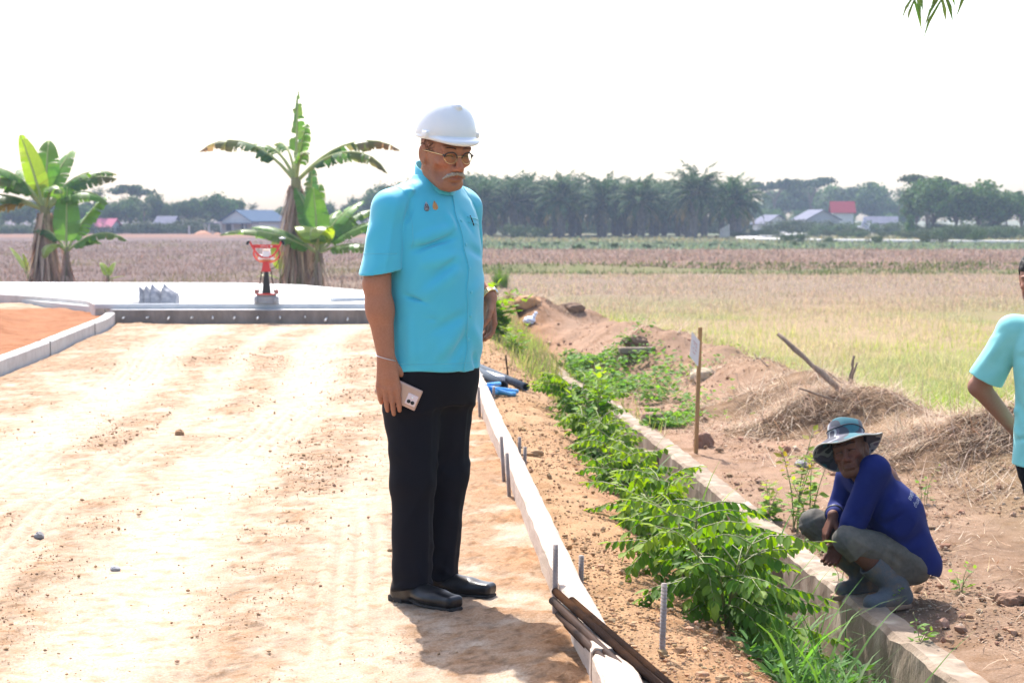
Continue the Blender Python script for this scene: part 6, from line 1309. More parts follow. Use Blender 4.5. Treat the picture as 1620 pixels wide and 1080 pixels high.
stand('bund_grass', 9000, 64.6, 68.5, lambda y, t: -3 + t * 24, .13, .02, lambda x, y, n: jit(rng, (.085, .115, .035), n, .4, .15), 84)
stand('brown_stubble', 32000, 69, 118, lambda y, t: -2 + t * (.29 * y + 4), .14, .02, lambda x, y, n: jit(rng, (.235, .175, .128), n, .3, .06), 85)
stand('brown_stubble', 60000, 37, 150, lambda y, t: -.285 * y - 1 + t * (.285 * y - 1), .14, .014, lambda x, y, n: mix3(jit(rng, (.20, .150, .118), n, .3, .06), np.array([.17, .16, .07]), sstep(.1, .45, fbm(x * .3, y * .12, 3, 87)) * rng.uniform(0, 1, n)), 86)
stand('pale_grass', 20000, 118, 190, lambda y, t: -4 + t * (.29 * y + 6), .20, .045, lambda x, y, n: mix3(jit(rng, (.15, .185, .11), n, .3, .1), np.array([.26, .21, .10]), sstep(140, 165, y) * rng.uniform(0, 1, n)), 88)
p = D(792, 447, 52); t = thing('grass_clump', 'round clump of tall green grass in the paddy behind the hard hat man', 'grass clump', (p[0], 52, -.55)); n = 420; r = rng.normal(0, .09, (n, 2)); b = blades(np.stack([r[:, 0], r[:, 1], 0 * r[:, 0]], 1), rng.uniform(.25, .6, n), np.full(n, .016), np.arctan2(r[:, 1], r[:, 0]), rng.uniform(0, .35, n), rng.uniform(0, .6, n), jit(rng, (.10, .19, .035), n, .35, .1)); mesh('blades', b[0], [b[1], b[2]], M_grass, t, b[3])

# ================================================================== straw heaps, soil lumps, rubble
def straw(name, label, px, y, rx, ry, h, n, seed, dark=.0):
    r = np.random.default_rng(seed); x0 = (px - 810) / FPX * y; t = thing(name, label, 'straw heap', (x0, y, 0)); zt = lambda x, y_: zbank(x + x0, y_ + y) + h * np.exp(-(x / rx) ** 2 - (y_ / ry) ** 2) * (.85 + .35 * fbm(x * 3 + seed, y_ * 3, 2, 4)) - .06
    X, Y = np.meshgrid(np.linspace(-1.9, 1.9, 46) * rx, np.linspace(-1.9, 1.9, 40) * ry); V, Q = gridmesh(X, Y, zt(X, Y)); c = np.tile([.25, .17, .11], (len(V), 1)) * (1 + .3 * fbm(V[:, 0] * 7, V[:, 1] * 7, 3, 5))[:, None]; mesh('core', V, Q, M_bank, t, c)
    x, y_ = r.normal(0, .72, n) * rx, r.normal(0, .72, n) * ry; k_ = fbm(x * 3.2 + seed, y_ * 3.2, 3, 7 + seed) > -.22; x, y_ = x[k_], y_[k_]; n = len(x); z = zt(x, y_) + r.uniform(-.005, .045, n); az = r.normal(.2, .9, n) + (r.uniform(0, 1, n) < .5) * math.pi
    c = mix3(jit(r, (.43, .32, .225), n, .4, .08), np.array([.62, .53, .43]), r.uniform(0, 1, n) ** 2.2); b = blades(np.stack([x, y_, z], 1), r.uniform(.10, .42, n), r.uniform(.004, .0085, n), az, np.where(r.uniform(0, 1, n) < .12, r.uniform(.6, 1.3, n), r.uniform(1.25, 1.7, n)), r.uniform(-.7, 1.2, n), c, 5); mesh('straw', b[0], [b[1], b[2]], M_dry, t, b[3]); return t
straw('straw_heap', 'biggest heap of dry straw and roots with a pole stuck in it', 1325, 15.3, .85, .55, .26, 5200, 1); straw('straw_heap', 'flat pale straw heap between the wooden stake and the leaning pole', 1215, 16.8, .75, .5, .18, 2600, 2); straw('straw_heap', 'dark hollow straw heap behind the head of the polo shirt man', 1530, 13.0, .55, .5, .24, 3800, 3)
straw('straw_heap', 'low straw heap just behind the bucket hat', 1420, 13.6, .55, .45, .15, 2600, 4); straw('straw_heap', 'straw-covered spoil mound under the white plastic bag', 845, 28.9, .75, .7, .10, 2200, 5); straw('straw_heap', 'straw heap beyond the creeper patch with a dark soil chunk on it', 1010, 21.8, .65, .5, .12, 2200, 6); straw('straw_heap', 'thin scatter of straw past the pale chunk by the wooden stake', 1130, 18.8, .55, .5, .08, 1500, 7)
straw('straw_heap', 'thin straw spread on the bare slope by the polo shirt man', 1590, 11.9, .5, .5, .05, 1500, 8)

ICO = None
def ico(sub):
    b = bmesh.new(); bmesh.ops.create_icosphere(b, subdivisions=sub, radius=1); V = np.array([v.co for v in b.verts]); F = np.array([[v.index for v in f.verts] for f in b.faces]); b.free(); return V, F
def clods(name, P, S_, m, col, seed, sub=1):
    r = np.random.default_rng(seed); V0, F0 = ico(sub); n = len(P); k = len(V0); V = V0[None] * r.uniform(.62, 1.2, (n, k, 1)) * (S_[:, None, None] * r.uniform(.7, 1.25, (n, 1, 3)) * [1, 1, .72]); a = r.uniform(0, 6.28, n); c, s = np.cos(a)[:, None], np.sin(a)[:, None]
    V = np.stack([V[..., 0] * c - V[..., 1] * s, V[..., 0] * s + V[..., 1] * c, V[..., 2]], -1) + P[:, None, :]; F = (F0[None] + (np.arange(n) * k)[:, None, None]).reshape(-1, 3)
    return tag(mesh(name, V.reshape(-1, 3), F, m, col=np.repeat(col, k, 0), smooth=False), kind='stuff')
M_clod = mat('clod_soil', attr=True, base2=(.75, .68, .6), scale=60, rough=.95, bump=.5, bscale=120, spec=.1)
rng = np.random.default_rng(64)
def size(n, a, b, k=2.2): return a * (1 - rng.uniform(0, 1, n) * (1 - (a / b) ** k)) ** (-1 / k)
# on the road: where the soil is loose
n = 52000; y = np.exp(rng.uniform(math.log(4.2), math.log(20), n)); x = kl(y) + .15 + rng.uniform(0, 1, n) ** .8 * (kx(y) - kl(y) - .2)
n1 = fbm(x * 1.1, y * .9, 4, 31); n2 = fbm(x * 4.2, y * 3.5, 4, 32); tr = np.zeros(n)
for x0, x1, wd in ((-1.19, -2.13, .27), (-2.26, -3.87, .30), (-.45, -1.1, .17), (-1.75, -2.9, .13)): tr = np.maximum(tr, track(x, y, x0, x1, wd)[0])
lo = np.clip(sstep(-.12, .3, n1 + .6 * n2) * (1 - .9 * tr) + .9 * np.exp(-((kx(y) - x) / .32) ** 2), 0, 1); k = rng.uniform(0, 1, n) < lo * .95 + .03; x, y = x[k], y[k]; s = size(len(x), .0018, .011, 2.7); s = s * np.clip(y / 7, .8, 1.5)
clods('soil_clods_gravel', np.stack([x, y, .012 * fbm(x * 1.1, y * .9, 4, 31) + .005 + s * .12], 1), s, M_clod, jit(rng, (.40, .265, .165), len(x), .22, .06), 1)
# on the bank right of the kerb
n = 15000; y = np.exp(rng.uniform(math.log(4.2), math.log(20), n)); u = rng.uniform(.03, 1.0, n) ** 1.1; x = kx(y) + .05 + u; k = fbm(x * 2, y * 1.5, 3, 66) > -.2 - .6 * (rng.uniform(0, 1, n) < .5); x, y = x[k], y[k]; s = size(len(x), .003, .022, 2.4)
clods('soil_clods_gravel', np.stack([x, y, zbank(x, y) + .010 + s * .15], 1), s, M_clod, jit(rng, (.42, .28, .17), len(x), .25, .07), 2)
n = 22000; y = np.exp(rng.uniform(math.log(6), math.log(31), n)); x = wx(y) + WT + rng.uniform(.02, 1, n) ** 1.2 * 3.2; k = (fbm(x * 1.6, y * 1.2, 3, 67) > -.15) & (x < .28 * y + .5); x, y = x[k], y[k]; s = size(len(x), .004, .036, 2.3); pale = rng.uniform(0, 1, len(x)) ** 5
clods('rubble', np.stack([x, y, zbank(x, y) + .012 + s * .3], 1), s, M_clod, mix3(jit(rng, (.33, .205, .14), len(x), .35, .08), np.array([.60, .49, .38]), pale), 3)
# twigs, roots and dry bits on the right slope
n = 5200; y = np.exp(rng.uniform(math.log(6.5), math.log(20), n)); x = wx(y) + WT + rng.uniform(.05, 1, n) * 3.3; k = x < .28 * y + .5; x, y = x[k], y[k]; n = len(x); b = blades(np.stack([x, y, zbank(x, y) + .025], 1), rng.uniform(.03, .18, n), rng.uniform(.003, .008, n), rng.uniform(0, 6.28, n), rng.uniform(1.2, 1.8, n), rng.uniform(-.8, .8, n), mix3(jit(rng, (.36, .25, .16), n, .4, .08), np.array([.55, .46, .36]), rng.uniform(0, 1, n) ** 2)); tag(mesh('dry_litter', b[0], [b[1], b[2]], M_dry, col=b[3]), kind='stuff')

def stone(name, label, px, py, z, r, col, cat='stone', sx=(1, 1, .75), group=None, seed=0, m=None):
    V, F = ico(3); q = np.random.default_rng(seed); d = 1 + .32 * fbm(V[:, 0] * 1.3 + seed, V[:, 1] * 1.3 + V[:, 2] * .9, 2, seed) + .16 * fbm(V[:, 0] * 4 + V[:, 2] * 3, V[:, 1] * 4 - V[:, 2] * 3, 3, seed + 3)
    V = np.clip(V * d[:, None], -.98 + .1 * q.uniform(-1, 1, 3), 1.02) * r * np.asarray(sx); b = GR(px, py); zz = b[2]; o = mesh(name, V, F, m or mat('stone_' + str(seed), col, tuple(np.array(col) * .65), scale=14, rough=.95, bump=.7, bscale=40), loc=(b[0], b[1], float(zz) + r * sx[2] * .45), smooth=False); return tag(o, label, cat, group)
for i, a in enumerate([('brown stone on the bare ground behind the workman, near the bottom corner', 1597, 958, -.42, .055, (.34, .20, .13), (1.3, 1, .8)), ('reddish stone at the foot of the wooden stake', 1112, 708, -.42, .085, (.30, .175, .12), (1, .9, 1)), ('small square red stone on the slope left of the bucket hat', 1241, 722, -.42, .055, (.40, .21, .13), (.9, .9, 1.1)),
     ('pale chunk of limestone lying by the wooden stake', 1112, 602, -.40, .11, (.58, .46, .32), (1.4, 1, .8)), ('pale flat stone on the drain edge just before the stake', 1052, 672, -.40, .07, (.60, .48, .38), (1.3, .9, .6)), ('brown soil lump on the end of the drain wall', 1032, 676, -.40, .10, (.27, .165, .11), (1.1, .9, .9)),
     ('orange stone on the mound beneath the white plastic bag', 832, 485, -.05, .16, (.52, .28, .13), (1.4, 1, .7)), ('grey pebble lying alone on the road, far over by the edge', 62, 851, 0, .022, (.36, .34, .33), (1, .9, .9)), ('small grey pebble on the wheel track', 182, 902, 0, .017, (.38, .38, .40), (1.3, .9, .7)), ('flat grey chip on the road beside the black shoe', 785, 899, 0, .016, (.42, .42, .42), (1.4, .9, .5)),
     ('largest brown clod on the wheel track ahead of the man', 284, 688, 0, .028, (.40, .23, .12), (1.1, 1, .9)), ('grey pebble in the rubble beside the tall weed', 1267, 738, -.42, .05, (.36, .34, .34), (1, 1, .8)), ('ochre clod on the soil strip beside the kerb, near the blue pipes', 838, 722, -.0, .05, (.44, .27, .14), (1.5, 1, .6))]):
    stone('stone', a[0], a[1], a[2], a[3], a[4], a[5], 'stone', a[6], None, 200 + i)
for i, (px, py, r, lb) in enumerate(((1003, 545, .13, 'dark squared chunk of soil on the straw heap beyond the creeper patch'), (905, 492, .17, 'dark crumbling chunk of soil on the side of the far mound'))): stone('soil_chunk', lb, px, py, -.15, r * .8, (.24, .15, .10), 'soil lump', (1.5, 1, .7), None, 240 + i)
q = MB(); q.box((0, 0, 0), (.20, .05, .035), bev=.01); b = GR(1008, 562); tag(q.obj('concrete_beam', M_old, loc=(b[0], b[1], float(zall(b[0], b[1])) + .05), smooth=False, rz=R(8)), 'broken concrete beam lying under the straw heap past the creeper patch', 'beam')
# white plastic bag
S = SDF((-.2, -.15, -.05), (.2, .15, .3), .008); S.ell((-.02, 0, .04), (.09, .07, .055)); S.cap((.0, 0, .05), (.06, 0, .12), .04, .022, .03); S.ell((.07, .0, .145), (.028, .018, .022)); S.warp(lambda X, Y, Z: .012 * np.sin(X * 60 + Z * 40) * np.sin(Y * 50 - Z * 70)); V, Q = S.mesh(); p = D(840, 478, 27.2); b = G(832, 484, -.02)
tag(mesh('plastic_bag', V, Q, mat('white_film', (.75, .77, .82), (.62, .66, .78), scale=14, rough=.35), loc=(p[0], 27.4, float(zall(p[0], 27.4)) - .02)), 'crumpled white plastic bag lying on the far soil mound', 'plastic bag')
V, Q = lathe([(0, .022), (.014, .021), (.0155, .018), (.0155, 0)], 20); b = GR(1324, 897); tag(mesh('bottle_cap', V, Q, mat('blue_cap', (.03, .35, .75), rough=.4), loc=(b[0], b[1], float(zall(b[0], b[1])) + .012)), 'blue bottle cap on the soil in front of the workman', 'bottle cap')

# ================================================================== stakes, poles, bars, pipes
M_wood = mat('stake_wood', (.42, .24, .10), (.30, .165, .07), scale=8, rough=.8, stretch=(6, 6, .6), bump=.2); M_oldwood = mat('grey_wood', (.30, .215, .16), (.17, .12, .09), scale=9, rough=.9, bump=.7, bscale=30, stretch=(4, 4, .6))
M_rebar = mat('dusty_rebar', (.36, .30, .27), (.25, .20, .18), scale=30, rough=.75, metal=.3, bump=.2); M_rust = mat('rusty_bar', (.011, .009, .009), (.022, .014, .011), scale=10, rough=.95, spec=0.0, base3=(.05, .026, .015), scale2=3.5, bump=.2, bscale=160)
sb = GR(1101, 719); st = thing('sign_stake', 'slim wooden stake carrying a small white paper sign on the far bank of the drain', 'stake', (sb[0], sb[1], float(zall(sb[0], sb[1])))); q = MB(); M_ = rotm(ry=R(1.6)) @ rotm(rz=R(12)); q.box(np.array([.012, 0, .46]), (.0145, .011, .50), M_, bev=.002); q.obj('post', M_wood, st, False)
P_ = np.array([[-.0, 0, .0], [.062, -.0, -.075], [.050, 0, -.265], [-.016, 0, -.185]]); P_ = P_ + [-.040, -.022, .93]; P_[[0, 3], 1] -= .012; V = np.concatenate([P_, P_ + [0, -.0015, 0]]); pp = mesh('paper', V, np.array([[0, 1, 2, 3], [7, 6, 5, 4], [0, 4, 5, 1], [1, 5, 6, 2], [2, 6, 7, 3], [3, 7, 4, 0]]), mat('paper', (.78, .74, .72), (.74, .69, .68), scale=20, rough=.85), st, smooth=False)
mb = MB(); u_, v_ = P_[1] - P_[0], P_[3] - P_[0]
for (a, b_, c, d) in ((.25, .25, .75, .25), (.3, .36, .5, .33), (.6, .33, .7, .40), (.3, .52, .45, .52), (.55, .5, .7, .54), (.3, .68, .62, .68)): mb.tube([P_[0] + u_ * a + v_ * b_ + [0, -.003, 0], P_[0] + u_ * c + v_ * d + [0, -.003, 0]], .0022, 4)
mb.obj('writing', mat('faded_red_ink', (.62, .36, .36), rough=.8), pp)
def rod(name, label, cat, a, b, r0, r1, m, wob=.0, n=8, seed=0, group=None):
    r = np.random.default_rng(seed); a, b = np.asarray(a, float), np.asarray(b, float); t = np.linspace(0, 1, 9)[:, None]; pts = (b - a) * t + r.normal(0, wob, (9, 3)) * np.sin(t * math.pi); q = MB(); q.tube(pts, np.linspace(r0, r1, 9) * (1 + (.12 * r.normal(size=9) if wob else 0)), n); return tag(q.obj(name, m, loc=a), label, cat, group)
rod('wooden_pole', 'split grey wooden pole leaning out of the biggest straw heap', 'pole', D(1342, 628, 15.2), D(1231, 528, 15.6), .030, .016, M_oldwood, .006, 8, 1); rod('wooden_pole', 'thin dark stick lying slanted below the leaning pole', 'stick', D(1330, 636, 14.9), D(1264, 614, 14.7), .010, .007, M_oldwood, .004, 6, 2); rod('wooden_pole', 'thin branch rising behind the leaning pole', 'stick', D(1352, 620, 15.4), D(1305, 585, 15.7), .009, .004, M_oldwood, .006, 6, 3)
rod('tree_stub', 'short dark broken stub sticking up from the straw, behind the bucket hat', 'stick', D(1341, 618, 15.8), D(1351, 562, 15.8), .016, .010, M_oldwood, .004, 6, 4); rod('tree_stub', 'slanting twin of the short broken stub in the straw', 'stick', D(1342, 618, 15.7), D(1356, 573, 15.7), .014, .008, M_oldwood, .004, 6, 5); rod('branch', 'thin branch stuck in the straw heap past the creeper patch', 'stick', D(1058, 541, 21.8), D(1026, 514, 22), .016, .006, M_oldwood, .01, 6, 6); rod('branch', 'bare twig on the slope right of the wooden stake', 'stick', D(1216, 580, 16.9), D(1192, 558, 17), .007, .004, M_oldwood, .01, 6, 7)
def rebar(name, label, base, top, group='rebar stakes along the kerb'):
    q = MB(); a, b = np.asarray(base, float), np.asarray(top, float); L = np.linalg.norm(b - a); d = (b - a) / L; q.tube([[0, 0, 0], b - a], .0088, 8); n = int(L / .011); s = nrm(np.cross(d, (1, .3, 0))); t = np.cross(d, s)
    for i in range(n): o = d * (i + .5) * .011; th = np.linspace(0, 6.28, 9)[:, None]; q.tube(o + (s * np.cos(th) + t * np.sin(th)) * .0093 + d * .0045 * np.cos(th), .0014, 3, cap=False)
    return tag(q.obj(name, M_rebar, loc=a), label, 'rebar stake', group)
b = G(1044, 1082, -.06); b[2] = -.2; rebar('rebar_stake', 'tall ribbed rebar stake standing in the soil between the kerb and the drain', b, D(1051, 922, G(1044, 1082, -.06)[1] + .02))
for px, py, tp, lb in ((878, 978, 861, 'rebar stake against the road side of the kerb, above the dark bars'), (801, 790, 716, 'rebar stake on the road side of the kerb, second of a close pair'), (792, 768, 690, 'rebar stake on the road side of the kerb, first of a close pair'), (756, 664, 612, 'rebar stake at the kerb beside the trouser leg')):
    b = G(px, py, 0); b = np.array([kx(b[1]) - .056, b[1], -.1]); rebar('rebar_stake', lb, b, D(px + 1, tp, b[1]))
for px, py, lb in ((908, 935, 'short stub of rebar behind the kerb, nearest the dark bars'), (823, 745, 'short stub of rebar behind the kerb, near the second pair stake'), (815, 728, 'short stub of rebar behind the kerb, beyond the pair of stakes'), (777, 640, 'short stub of rebar behind the kerb, near the blue pipes')):
    y = G(px, py, .02)[1]; rebar('rebar_stake', lb, (kx(y) + .066, y, -.05), (kx(y) + .068, y, .148))
rod('iron_rod', 'thin rusty rod standing in the slope beside the grey pipes', 'rod', np.array([*D(806, 612, 15.9)[:2], -.1]), D(800, 562, 15.9), .008, .008, M_rust, 0, 6)
M_rust2 = mat('brown_bar', (.055, .030, .020), (.030, .018, .014), scale=14, rough=.6, spec=.06, bump=.2, bscale=160); M_rust3 = mat('black_bar', (.006, .006, .007), (.012, .010, .010), scale=14, rough=.5, spec=.06)
# bundle of dark bars resting on the kerb
rng = np.random.default_rng(65); bars = [((883, 943), (1045, 1092)), ((880, 953), (1030, 1096)), ((890, 961), (1040, 1104)), ((901, 953), (1062, 1096)), ((903, 962), (1056, 1100)), ((909, 975), (1046, 1104)), ((896, 979), (1024, 1108)), ((887, 968), (1020, 1100))]
names = ('topmost at the back', 'with the blackest outer tip', 'mid-heap', 'longest along the inner side', 'just under the inner one', 'with a bright orange cut end', 'lowest, pressed on the kerb', 'short-tipped and almost hidden')
for i, ((ax, ay), (bx, by_)) in enumerate(bars):
    zt = .205 + (1.0 if i in (0, 3, 5) else .0) * .02 - (.03 if i in (6, 7) else 0); ya = 5.86 - .012 * i; ax, ay, bx, by_ = ax + (ax - 893) * .45, ay + (ay - 961) * .45, bx + (bx - 1041) * .5, by_ + (by_ - 1099) * .5; A = D(ax, ay, ya); 
    Bp = D(bx, by_, 4.92 - .012 * i); A2 = A; q = MB(); d = nrm(Bp - A); q.tube([[0, 0, 0], (Bp - A), (Bp - A) + d * .9], .0125, 12, cap=True); o = q.obj('steel_bar', (M_rust, M_rust2, M_rust3)[i % 3], loc=A2); tag(o, 'dark round steel bar of the bundle on the kerb, ' + names[i], 'steel bar', 'steel bars lying across the kerb')
# blue pipes and grey pipes beyond
M_bpipe = mat('blue_plastic', (.03, .30, .72), (.025, .26, .65), scale=30, rough=.35, spec=.5); M_gpipe = mat('grey_pipe', (.085, .105, .13), (.06, .075, .095), scale=20, rough=.8, spec=.1); M_steelbox = mat('galvanised', (.50, .52, .54), (.40, .42, .45), scale=9, rough=.45, metal=.25)
def pipe(name, label, a, b, r, m, cat, group, thick=.8):
    q = MB(); a, b = np.asarray(a), np.asarray(b); d = nrm(b - a); s = nrm(np.cross(d, (0, 0, 1))); u = np.cross(s, d); th = np.linspace(0, 2 * math.pi, 17)[:-1]; rg = lambda p, rr: p + rr * (np.cos(th)[:, None] * s + np.sin(th)[:, None] * u); L = b - a
    V = np.concatenate([rg(0 * a, r), rg(L, r), rg(L, r * thick), rg(0 * a, r * thick)]); i = np.arange(16); j = (i + 1) % 16; Q = np.concatenate([np.stack([k * 16 + i, k * 16 + j, ((k + 1) % 4) * 16 + j, ((k + 1) % 4) * 16 + i], 1) for k in range(4)]); return tag(mesh(name, V, Q, m, loc=a), label, cat, group)
y0 = 13.85; GB = 'short blue pipes heaped behind the kerb'
for i, (a, b, dy, lb) in enumerate([((768, 612), (808, 624), .0, 'lying slantwise on top of the heap'), ((762, 610), (790, 607), .25, 'farthest of the heap, by the grey pipe'), ((775, 614), (818, 619), .12, 'longest, pointing at the drain'), ((770, 620), (814, 623), .05, 'low under the slanting one'), ((759, 616), (785, 616), .1, 'half hidden by the others at the kerb side'), ((769, 621), (778, 619), -.05, 'stubby, showing its round end'), ((780, 619), (789, 622), -.02, 'smallest offcut at the front of the heap'), ((760, 613), (776, 611), .2, 'short, at the back by the trouser leg')]):
    A, B_ = D(*a, y0 + dy - .12), D(*b, y0 + dy + .12); pipe('blue_pipe', 'blue plastic pipe ' + lb, A, B_, .017, M_bpipe, 'pipe', GB)
for i, (a, b, ya, yb, r, m, lb) in enumerate([((745, 575), (832, 612), 16.6, 14.4, .030, M_gpipe, 'long dark grey pipe lying along the top of the soil bank'), ((745, 582), (795, 611), 16.2, 14.4, .045, M_gpipe, 'thicker dark grey pipe lying behind the kerb, ending at the blue pipes')]): A, B_ = D(*a, ya), D(*b, yb); pipe('grey_pipe', lb, A, B_, r, m, 'pipe', None)
q = MB(); A, B_ = D(750, 588, 15.9), D(786, 599, 15.0); d = nrm(B_ - A); M_ = np.stack([d, nrm(np.cross((0, 0, 1), d)), (0, 0, 1)], 1); q.box((0, 0, 0), (np.linalg.norm(B_ - A) / 2, .07, .022), M_, bev=.004); tag(q.obj('white_board', M_white, loc=(A + B_) / 2, smooth=False), 'white board lying between the two grey pipes behind the kerb', 'board')

# ================================================================== things on the slab
def flatbar(name, label, a, b, w_, h, m, z, y, y2=None, cat='plank'):
    A = np.array([(a - 810) / FPX * y, y, z]); B_ = np.array([(b - 810) / FPX * (y2 or y), y2 or y, z]); d = nrm(B_ - A); M_ = np.stack([d, nrm(np.cross((0, 0, 1), d)), (0, 0, 1)], 1); q = MB(); q.box((0, 0, h / 2), (np.linalg.norm(B_ - A) / 2, w_ / 2, h / 2), M_, bev=.006); return tag(q.obj(name, m, loc=(A + B_) / 2, smooth=False), label, cat)
flatbar('steel_beam', 'long grey steel screed beam lying along the front edge of the new slab', 150, 604, .07, .065, M_steelbox, .182, 24.38, 24.52, 'steel beam'); flatbar('plank', 'grey plank lying on the slab close behind the sleeve of the hard hat man', 524, 640, .12, .05, M_steelbox, .182, 26.6, 27.2); flatbar('plank', 'short pale plank on the slab near the bend of the kerb', 172, 226, .1, .04, M_conc, .182, 24.8, 26.0)
# power screed
sx = (422 - 810) / FPX * 24.45; ps = thing('power_screed', 'red vibrating power screed standing on the front edge of the new concrete slab', 'power screed', (sx, 24.42, .25), 0); M_red = mat('red_paint', (.62, .035, .03), (.55, .03, .028), scale=20, rough=.4, coat=.3); M_gry = mat('cement_grey', (.38, .37, .36), (.28, .27, .27), scale=20, rough=.9, bump=.4); M_orange = mat('orange_plastic', (.75, .25, .10), rough=.5)
q = MB(); q.box((0, 0, .045), (.155, .07, .045), bev=.006); q.box((0, -.005, .11), (.125, .05, .018), bev=.004); q.obj('base', M_gry, ps, False)
for x in (-.125, .125): q = MB(); q.tube([(x, -.09, .0), (x, -.09, .075)], .022, 10); q.obj('mount', M_gry, ps); q = MB(); q.box((x * 1.05, .0, .15), (.022, .04, .03), bev=.006); q.obj('shock_mount', mat('dirty_red', (.35, .15, .12), rough=.8) if x < 0 else bpy.data.materials['dirty_red'], ps, False)
q = MB(); q.box((0, -.06, .122), (.12, .012, .010)); q.obj('front_bar', M_red, ps, False)
V = np.array([[-.055, -.03, .13], [.055, -.03, .13], [.055, .03, .13], [-.055, .03, .13], [-.022, -.025, .44], [.022, -.025, .44], [.022, .025, .44], [-.022, .025, .44]]); F_ = np.array([[0, 1, 5, 4], [1, 2, 6, 5], [2, 3, 7, 6], [3, 0, 4, 7], [4, 5, 6, 7]]); mesh('mast', V, F_, M_black, ps, smooth=False)
V = np.array([[-.06, -.035, .41], [.06, -.035, .41], [.06, .035, .41], [-.06, .035, .41], [-.035, -.03, .54], [.035, -.03, .54], [.035, .03, .54], [-.035, .03, .54]]); mesh('yoke', V, F_, M_red, ps, smooth=False)
for s in (-1, 1): q = MB(); q.tube([(s * .10, 0, .14), (s * .06, 0, .42)], .007, 6); q.obj('strut', M_rust, ps)
q = MB(); q.tube(bez([(-.205, -.06, .80), (-.13, -.03, .66), (-.06, -.02, .60), (0, -.02, .59), (.06, -.02, .60), (.13, -.03, .66), (.205, -.06, .80)], 5), .014, 8); q.tube(bez([(-.15, .03, .72), (-.165, .05, .62), (-.10, .06, .545), (0, .06, .53), (.10, .06, .545), (.165, .05, .62), (.15, .03, .72)], 5), .012, 8); q.obj('handle_frame', M_red, ps)
q = MB(); q.box((0, -.045, .735), (.165, .006, .022), bev=.002); cb = q.obj('crossbar', M_red, ps, False)
cu = bpy.data.curves.new('lettering', 'FONT'); cu.body = 'ROCA'; cu.size = .026; cu.align_x = 'CENTER'; cu.space_character = 1.5; ob = bpy.data.objects.new('tmp', cu); COL.objects.link(ob); me = bpy.data.meshes.new_from_object(ob.evaluated_get(bpy.context.evaluated_depsgraph_get())); bpy.data.objects.remove(ob); me.materials.clear(); me.materials.append(M_white); ob = bpy.data.objects.new('lettering', me); COL.objects.link(ob); ob.parent = cb; ob.location = (-.015, -.0525, .727); ob.rotation_euler = (R(90), 0, 0)
q = MB(); q.box((.075, -.052, .735), (.012, .001, .008)); q.obj('sticker', M_white, cb, False)
for s in (-1, 1): q = MB(); q.tube(bez([(s * .205, -.06, .80), (s * .225, -.07, .79), (s * .235, -.08, .755)], 4), .017, 8); q.obj('grip', M_black, ps)
V, Q = lathe([(0, .018), (.03, .015), (.042, .004), (.042, -.004), (0, -.006)], 18); mesh('throttle_cap', V * [1, .6, 1] + [.215, -.06, .835], Q, M_white, ps)
q = MB(); q.box((0, .02, .62), (.05, .05, .05), bev=.012); q.box((-.075, .02, .595), (.03, .045, .035), bev=.01); q.box((.075, .02, .59), (.03, .045, .03), bev=.01); en = q.obj('engine', M_white, ps, False); q = MB(); q.box((0, .015, .685), (.045, .035, .012), bev=.006); q.obj('engine_cover', mat('cream_plastic', (.8, .78, .66), rough=.4), en, False); q = MB(); q.box((-.085, -.0, .605), (.045, .02, .022), bev=.008); q.box((.085, -.0, .60), (.04, .02, .02), bev=.008); q.box((0, .03, .55), (.10, .02, .014), bev=.006); q.obj('engine_shroud', M_orange, en, False)
q = MB(); q.tube(bez([(.165, -.03, .70), (.17, -.02, .58), (.12, -.02, .47), (.05, -.02, .44)], 5), .006, 6); q.obj('throttle_cable', M_black, ps)
# nested scoop baskets lying on their side
M_bask = mat('cement_caked_rubber', (.36, .36, .38), (.22, .22, .24), scale=16, rough=.95, bump=.8, bscale=30, base3=(.46, .45, .46), scale2=7)
for i in range(4):
    a = np.linspace(R(-100), R(100), 30); pr = [(.10, 0), (.125, .08), (.145, .16), (.16, .22)]; ou = np.concatenate([np.stack([np.full(30, z), r * np.sin(a) * 1.05, r * np.cos(a) + (.05 * np.exp(-((a - (.9 if i % 2 else -.8)) / .22) ** 2) + .04 * np.exp(-((a + .2 * i) / .15) ** 2)) * (z / .22) ** 3], 1) for r, z in pr])
    inn = np.concatenate([ou.reshape(4, 30, 3)[k] * [1, .93, .93] + [.006, 0, 0] for k in (3, 2, 1, 0)]); V = np.concatenate([ou, inn]); V[:, 0] *= -1; V = V * [.85, 1, 1.4] * (1 + .05 * fbm(V[:, 1] * 14 + i, V[:, 2] * 14, 2, 9))[:, None]; j = np.arange(29); Q = np.concatenate([np.stack([k * 30 + j, k * 30 + j + 1, k * 30 + 31 + j, k * 30 + 30 + j], 1) for k in range(7)]); n_ = np.stack([j, j + 1], 1); ct = len(V); V = np.concatenate([V, [[0, 0, .02]]]); T = np.stack([j, np.full(29, ct), j + 1], 1)
    x = (281 - 810) / FPX * 25.1 - i * .085 - (0 if i < 1 else .07); tag(mesh('scoop_basket', V, [Q, T], M_bask, loc=(x, 25.1 + .01 * i, .215), smooth=False, rz=R(-4 + 5 * i)), 'cement-caked grey scoop basket on its side on the slab, ' + ('bottom one of the stack', 'second of the stack', 'third of the stack', 'open outer one of the stack')[i], 'basket', 'nested scoop baskets on the slab')
rod('basket_wire', 'bent wire handle leaning from the nested scoop baskets to the slab', 'wire', D(235, 487, 25.0), D(241, 474, 25.05), .006, .006, M_gry, .002, 5, 3)

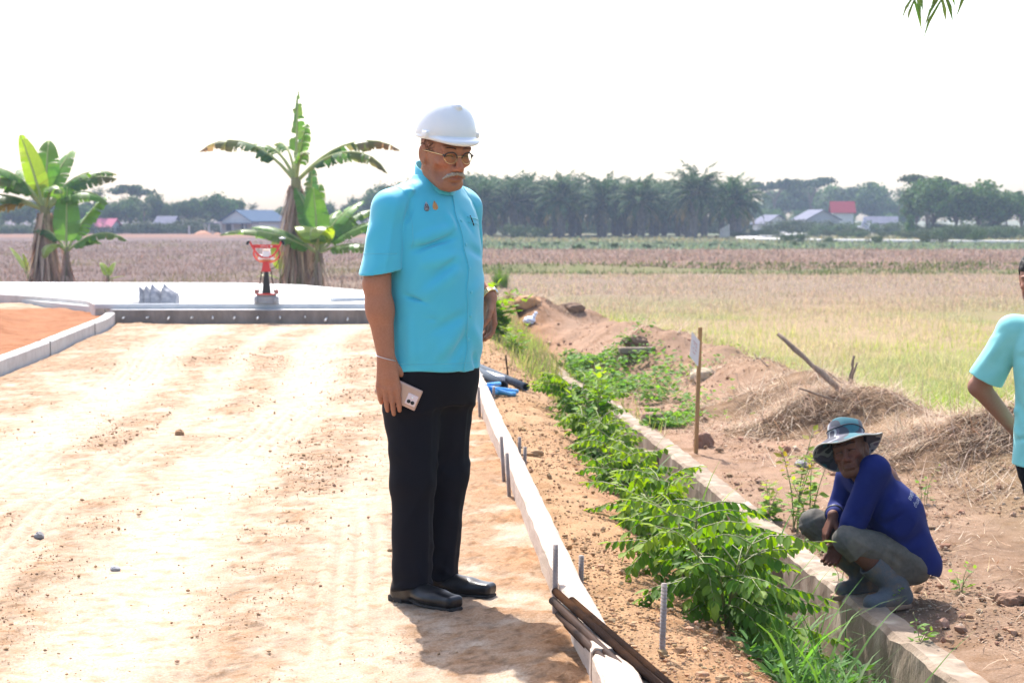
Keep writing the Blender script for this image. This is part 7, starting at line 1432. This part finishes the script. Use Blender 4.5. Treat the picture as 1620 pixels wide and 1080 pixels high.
# ================================================================== coconut palm over the right bank: its frond tips hang into the picture
cp = thing('coconut_palm', 'coconut palm leaning over the bank, only drooping frond tips showing at the top edge', 'palm', (5.3, 14.6, float(zall(5.3, 14.6)))); top = np.array([-.55, .1, 5.0]); q = MB(); pts = bez([(0, 0, -.3), (-.15, 0, 2.4), top], 10); q.tube(pts, .13 * (1 + .06 * np.sin(np.arange(len(pts)) * 2.6)), 12); q.obj('trunk', M_pbark, cp); r = np.random.default_rng(77); cb_, rb_ = MB(), MB()
for i, (az, el, L, dr) in enumerate([(188, 42, 2.55, 1.75), (150, 62, 2.6, 1.6), (215, 30, 2.6, 1.5), (240, 48, 2.8, 1.7), (265, 20, 2.6, 1.3), (290, 55, 2.8, 1.6), (350, 60, 2.7, 1.6), (50, 55, 2.7, 1.6), (115, 40, 2.6, 1.5), (205, 68, 2.4, 1.6), (170, 12, 2.2, 1.15), (213, -10, 2.98, 1.28), (219, -10, 2.98, 1.30), (226, -10, 2.9, 1.2)]):
    V, Q, T, c, p = frond(r, L, R(el), R(az), dr, 44, .55, .032, (.10, .19, .035), top, .2, 0, .0 if el > -5 else .27); cb_.add(V, Q, T, mix3(c, np.array([.34, .28, .07]), np.clip(r.uniform(-.6, .7, len(c)), 0, 1))); rb_.tube(p[::2], np.linspace(.025, .006, len(p[::2])), 5, cap=False)
cb_.obj('crown', M_leaf, cp, smooth=False, usecol=True); rb_.obj('frond_stem', M_stem, cp)
# ================================================================== haze
bm = bmesh.new(); bmesh.ops.create_cube(bm, size=1.0); me = bpy.data.meshes.new('haze'); bm.to_mesh(me); bm.free()
hz = bpy.data.objects.new('haze', me); COL.objects.link(hz); hz.location = (0, 290, 9.5); hz.scale = (900, 640, 25); hz['kind'] = 'stuff'
hm = bpy.data.materials.new('haze_air'); hm.use_nodes = True; t = hm.node_tree; t.nodes.clear()
v = t.nodes.new('ShaderNodeVolumePrincipled'); v.inputs['Color'].default_value = (.58, .72, .98, 1); v.inputs['Density'].default_value = .00055; v.inputs['Anisotropy'].default_value = 0
ou = t.nodes.new('ShaderNodeOutputMaterial'); t.links.new(v.outputs[0], ou.inputs['Volume']); me.materials.append(hm)
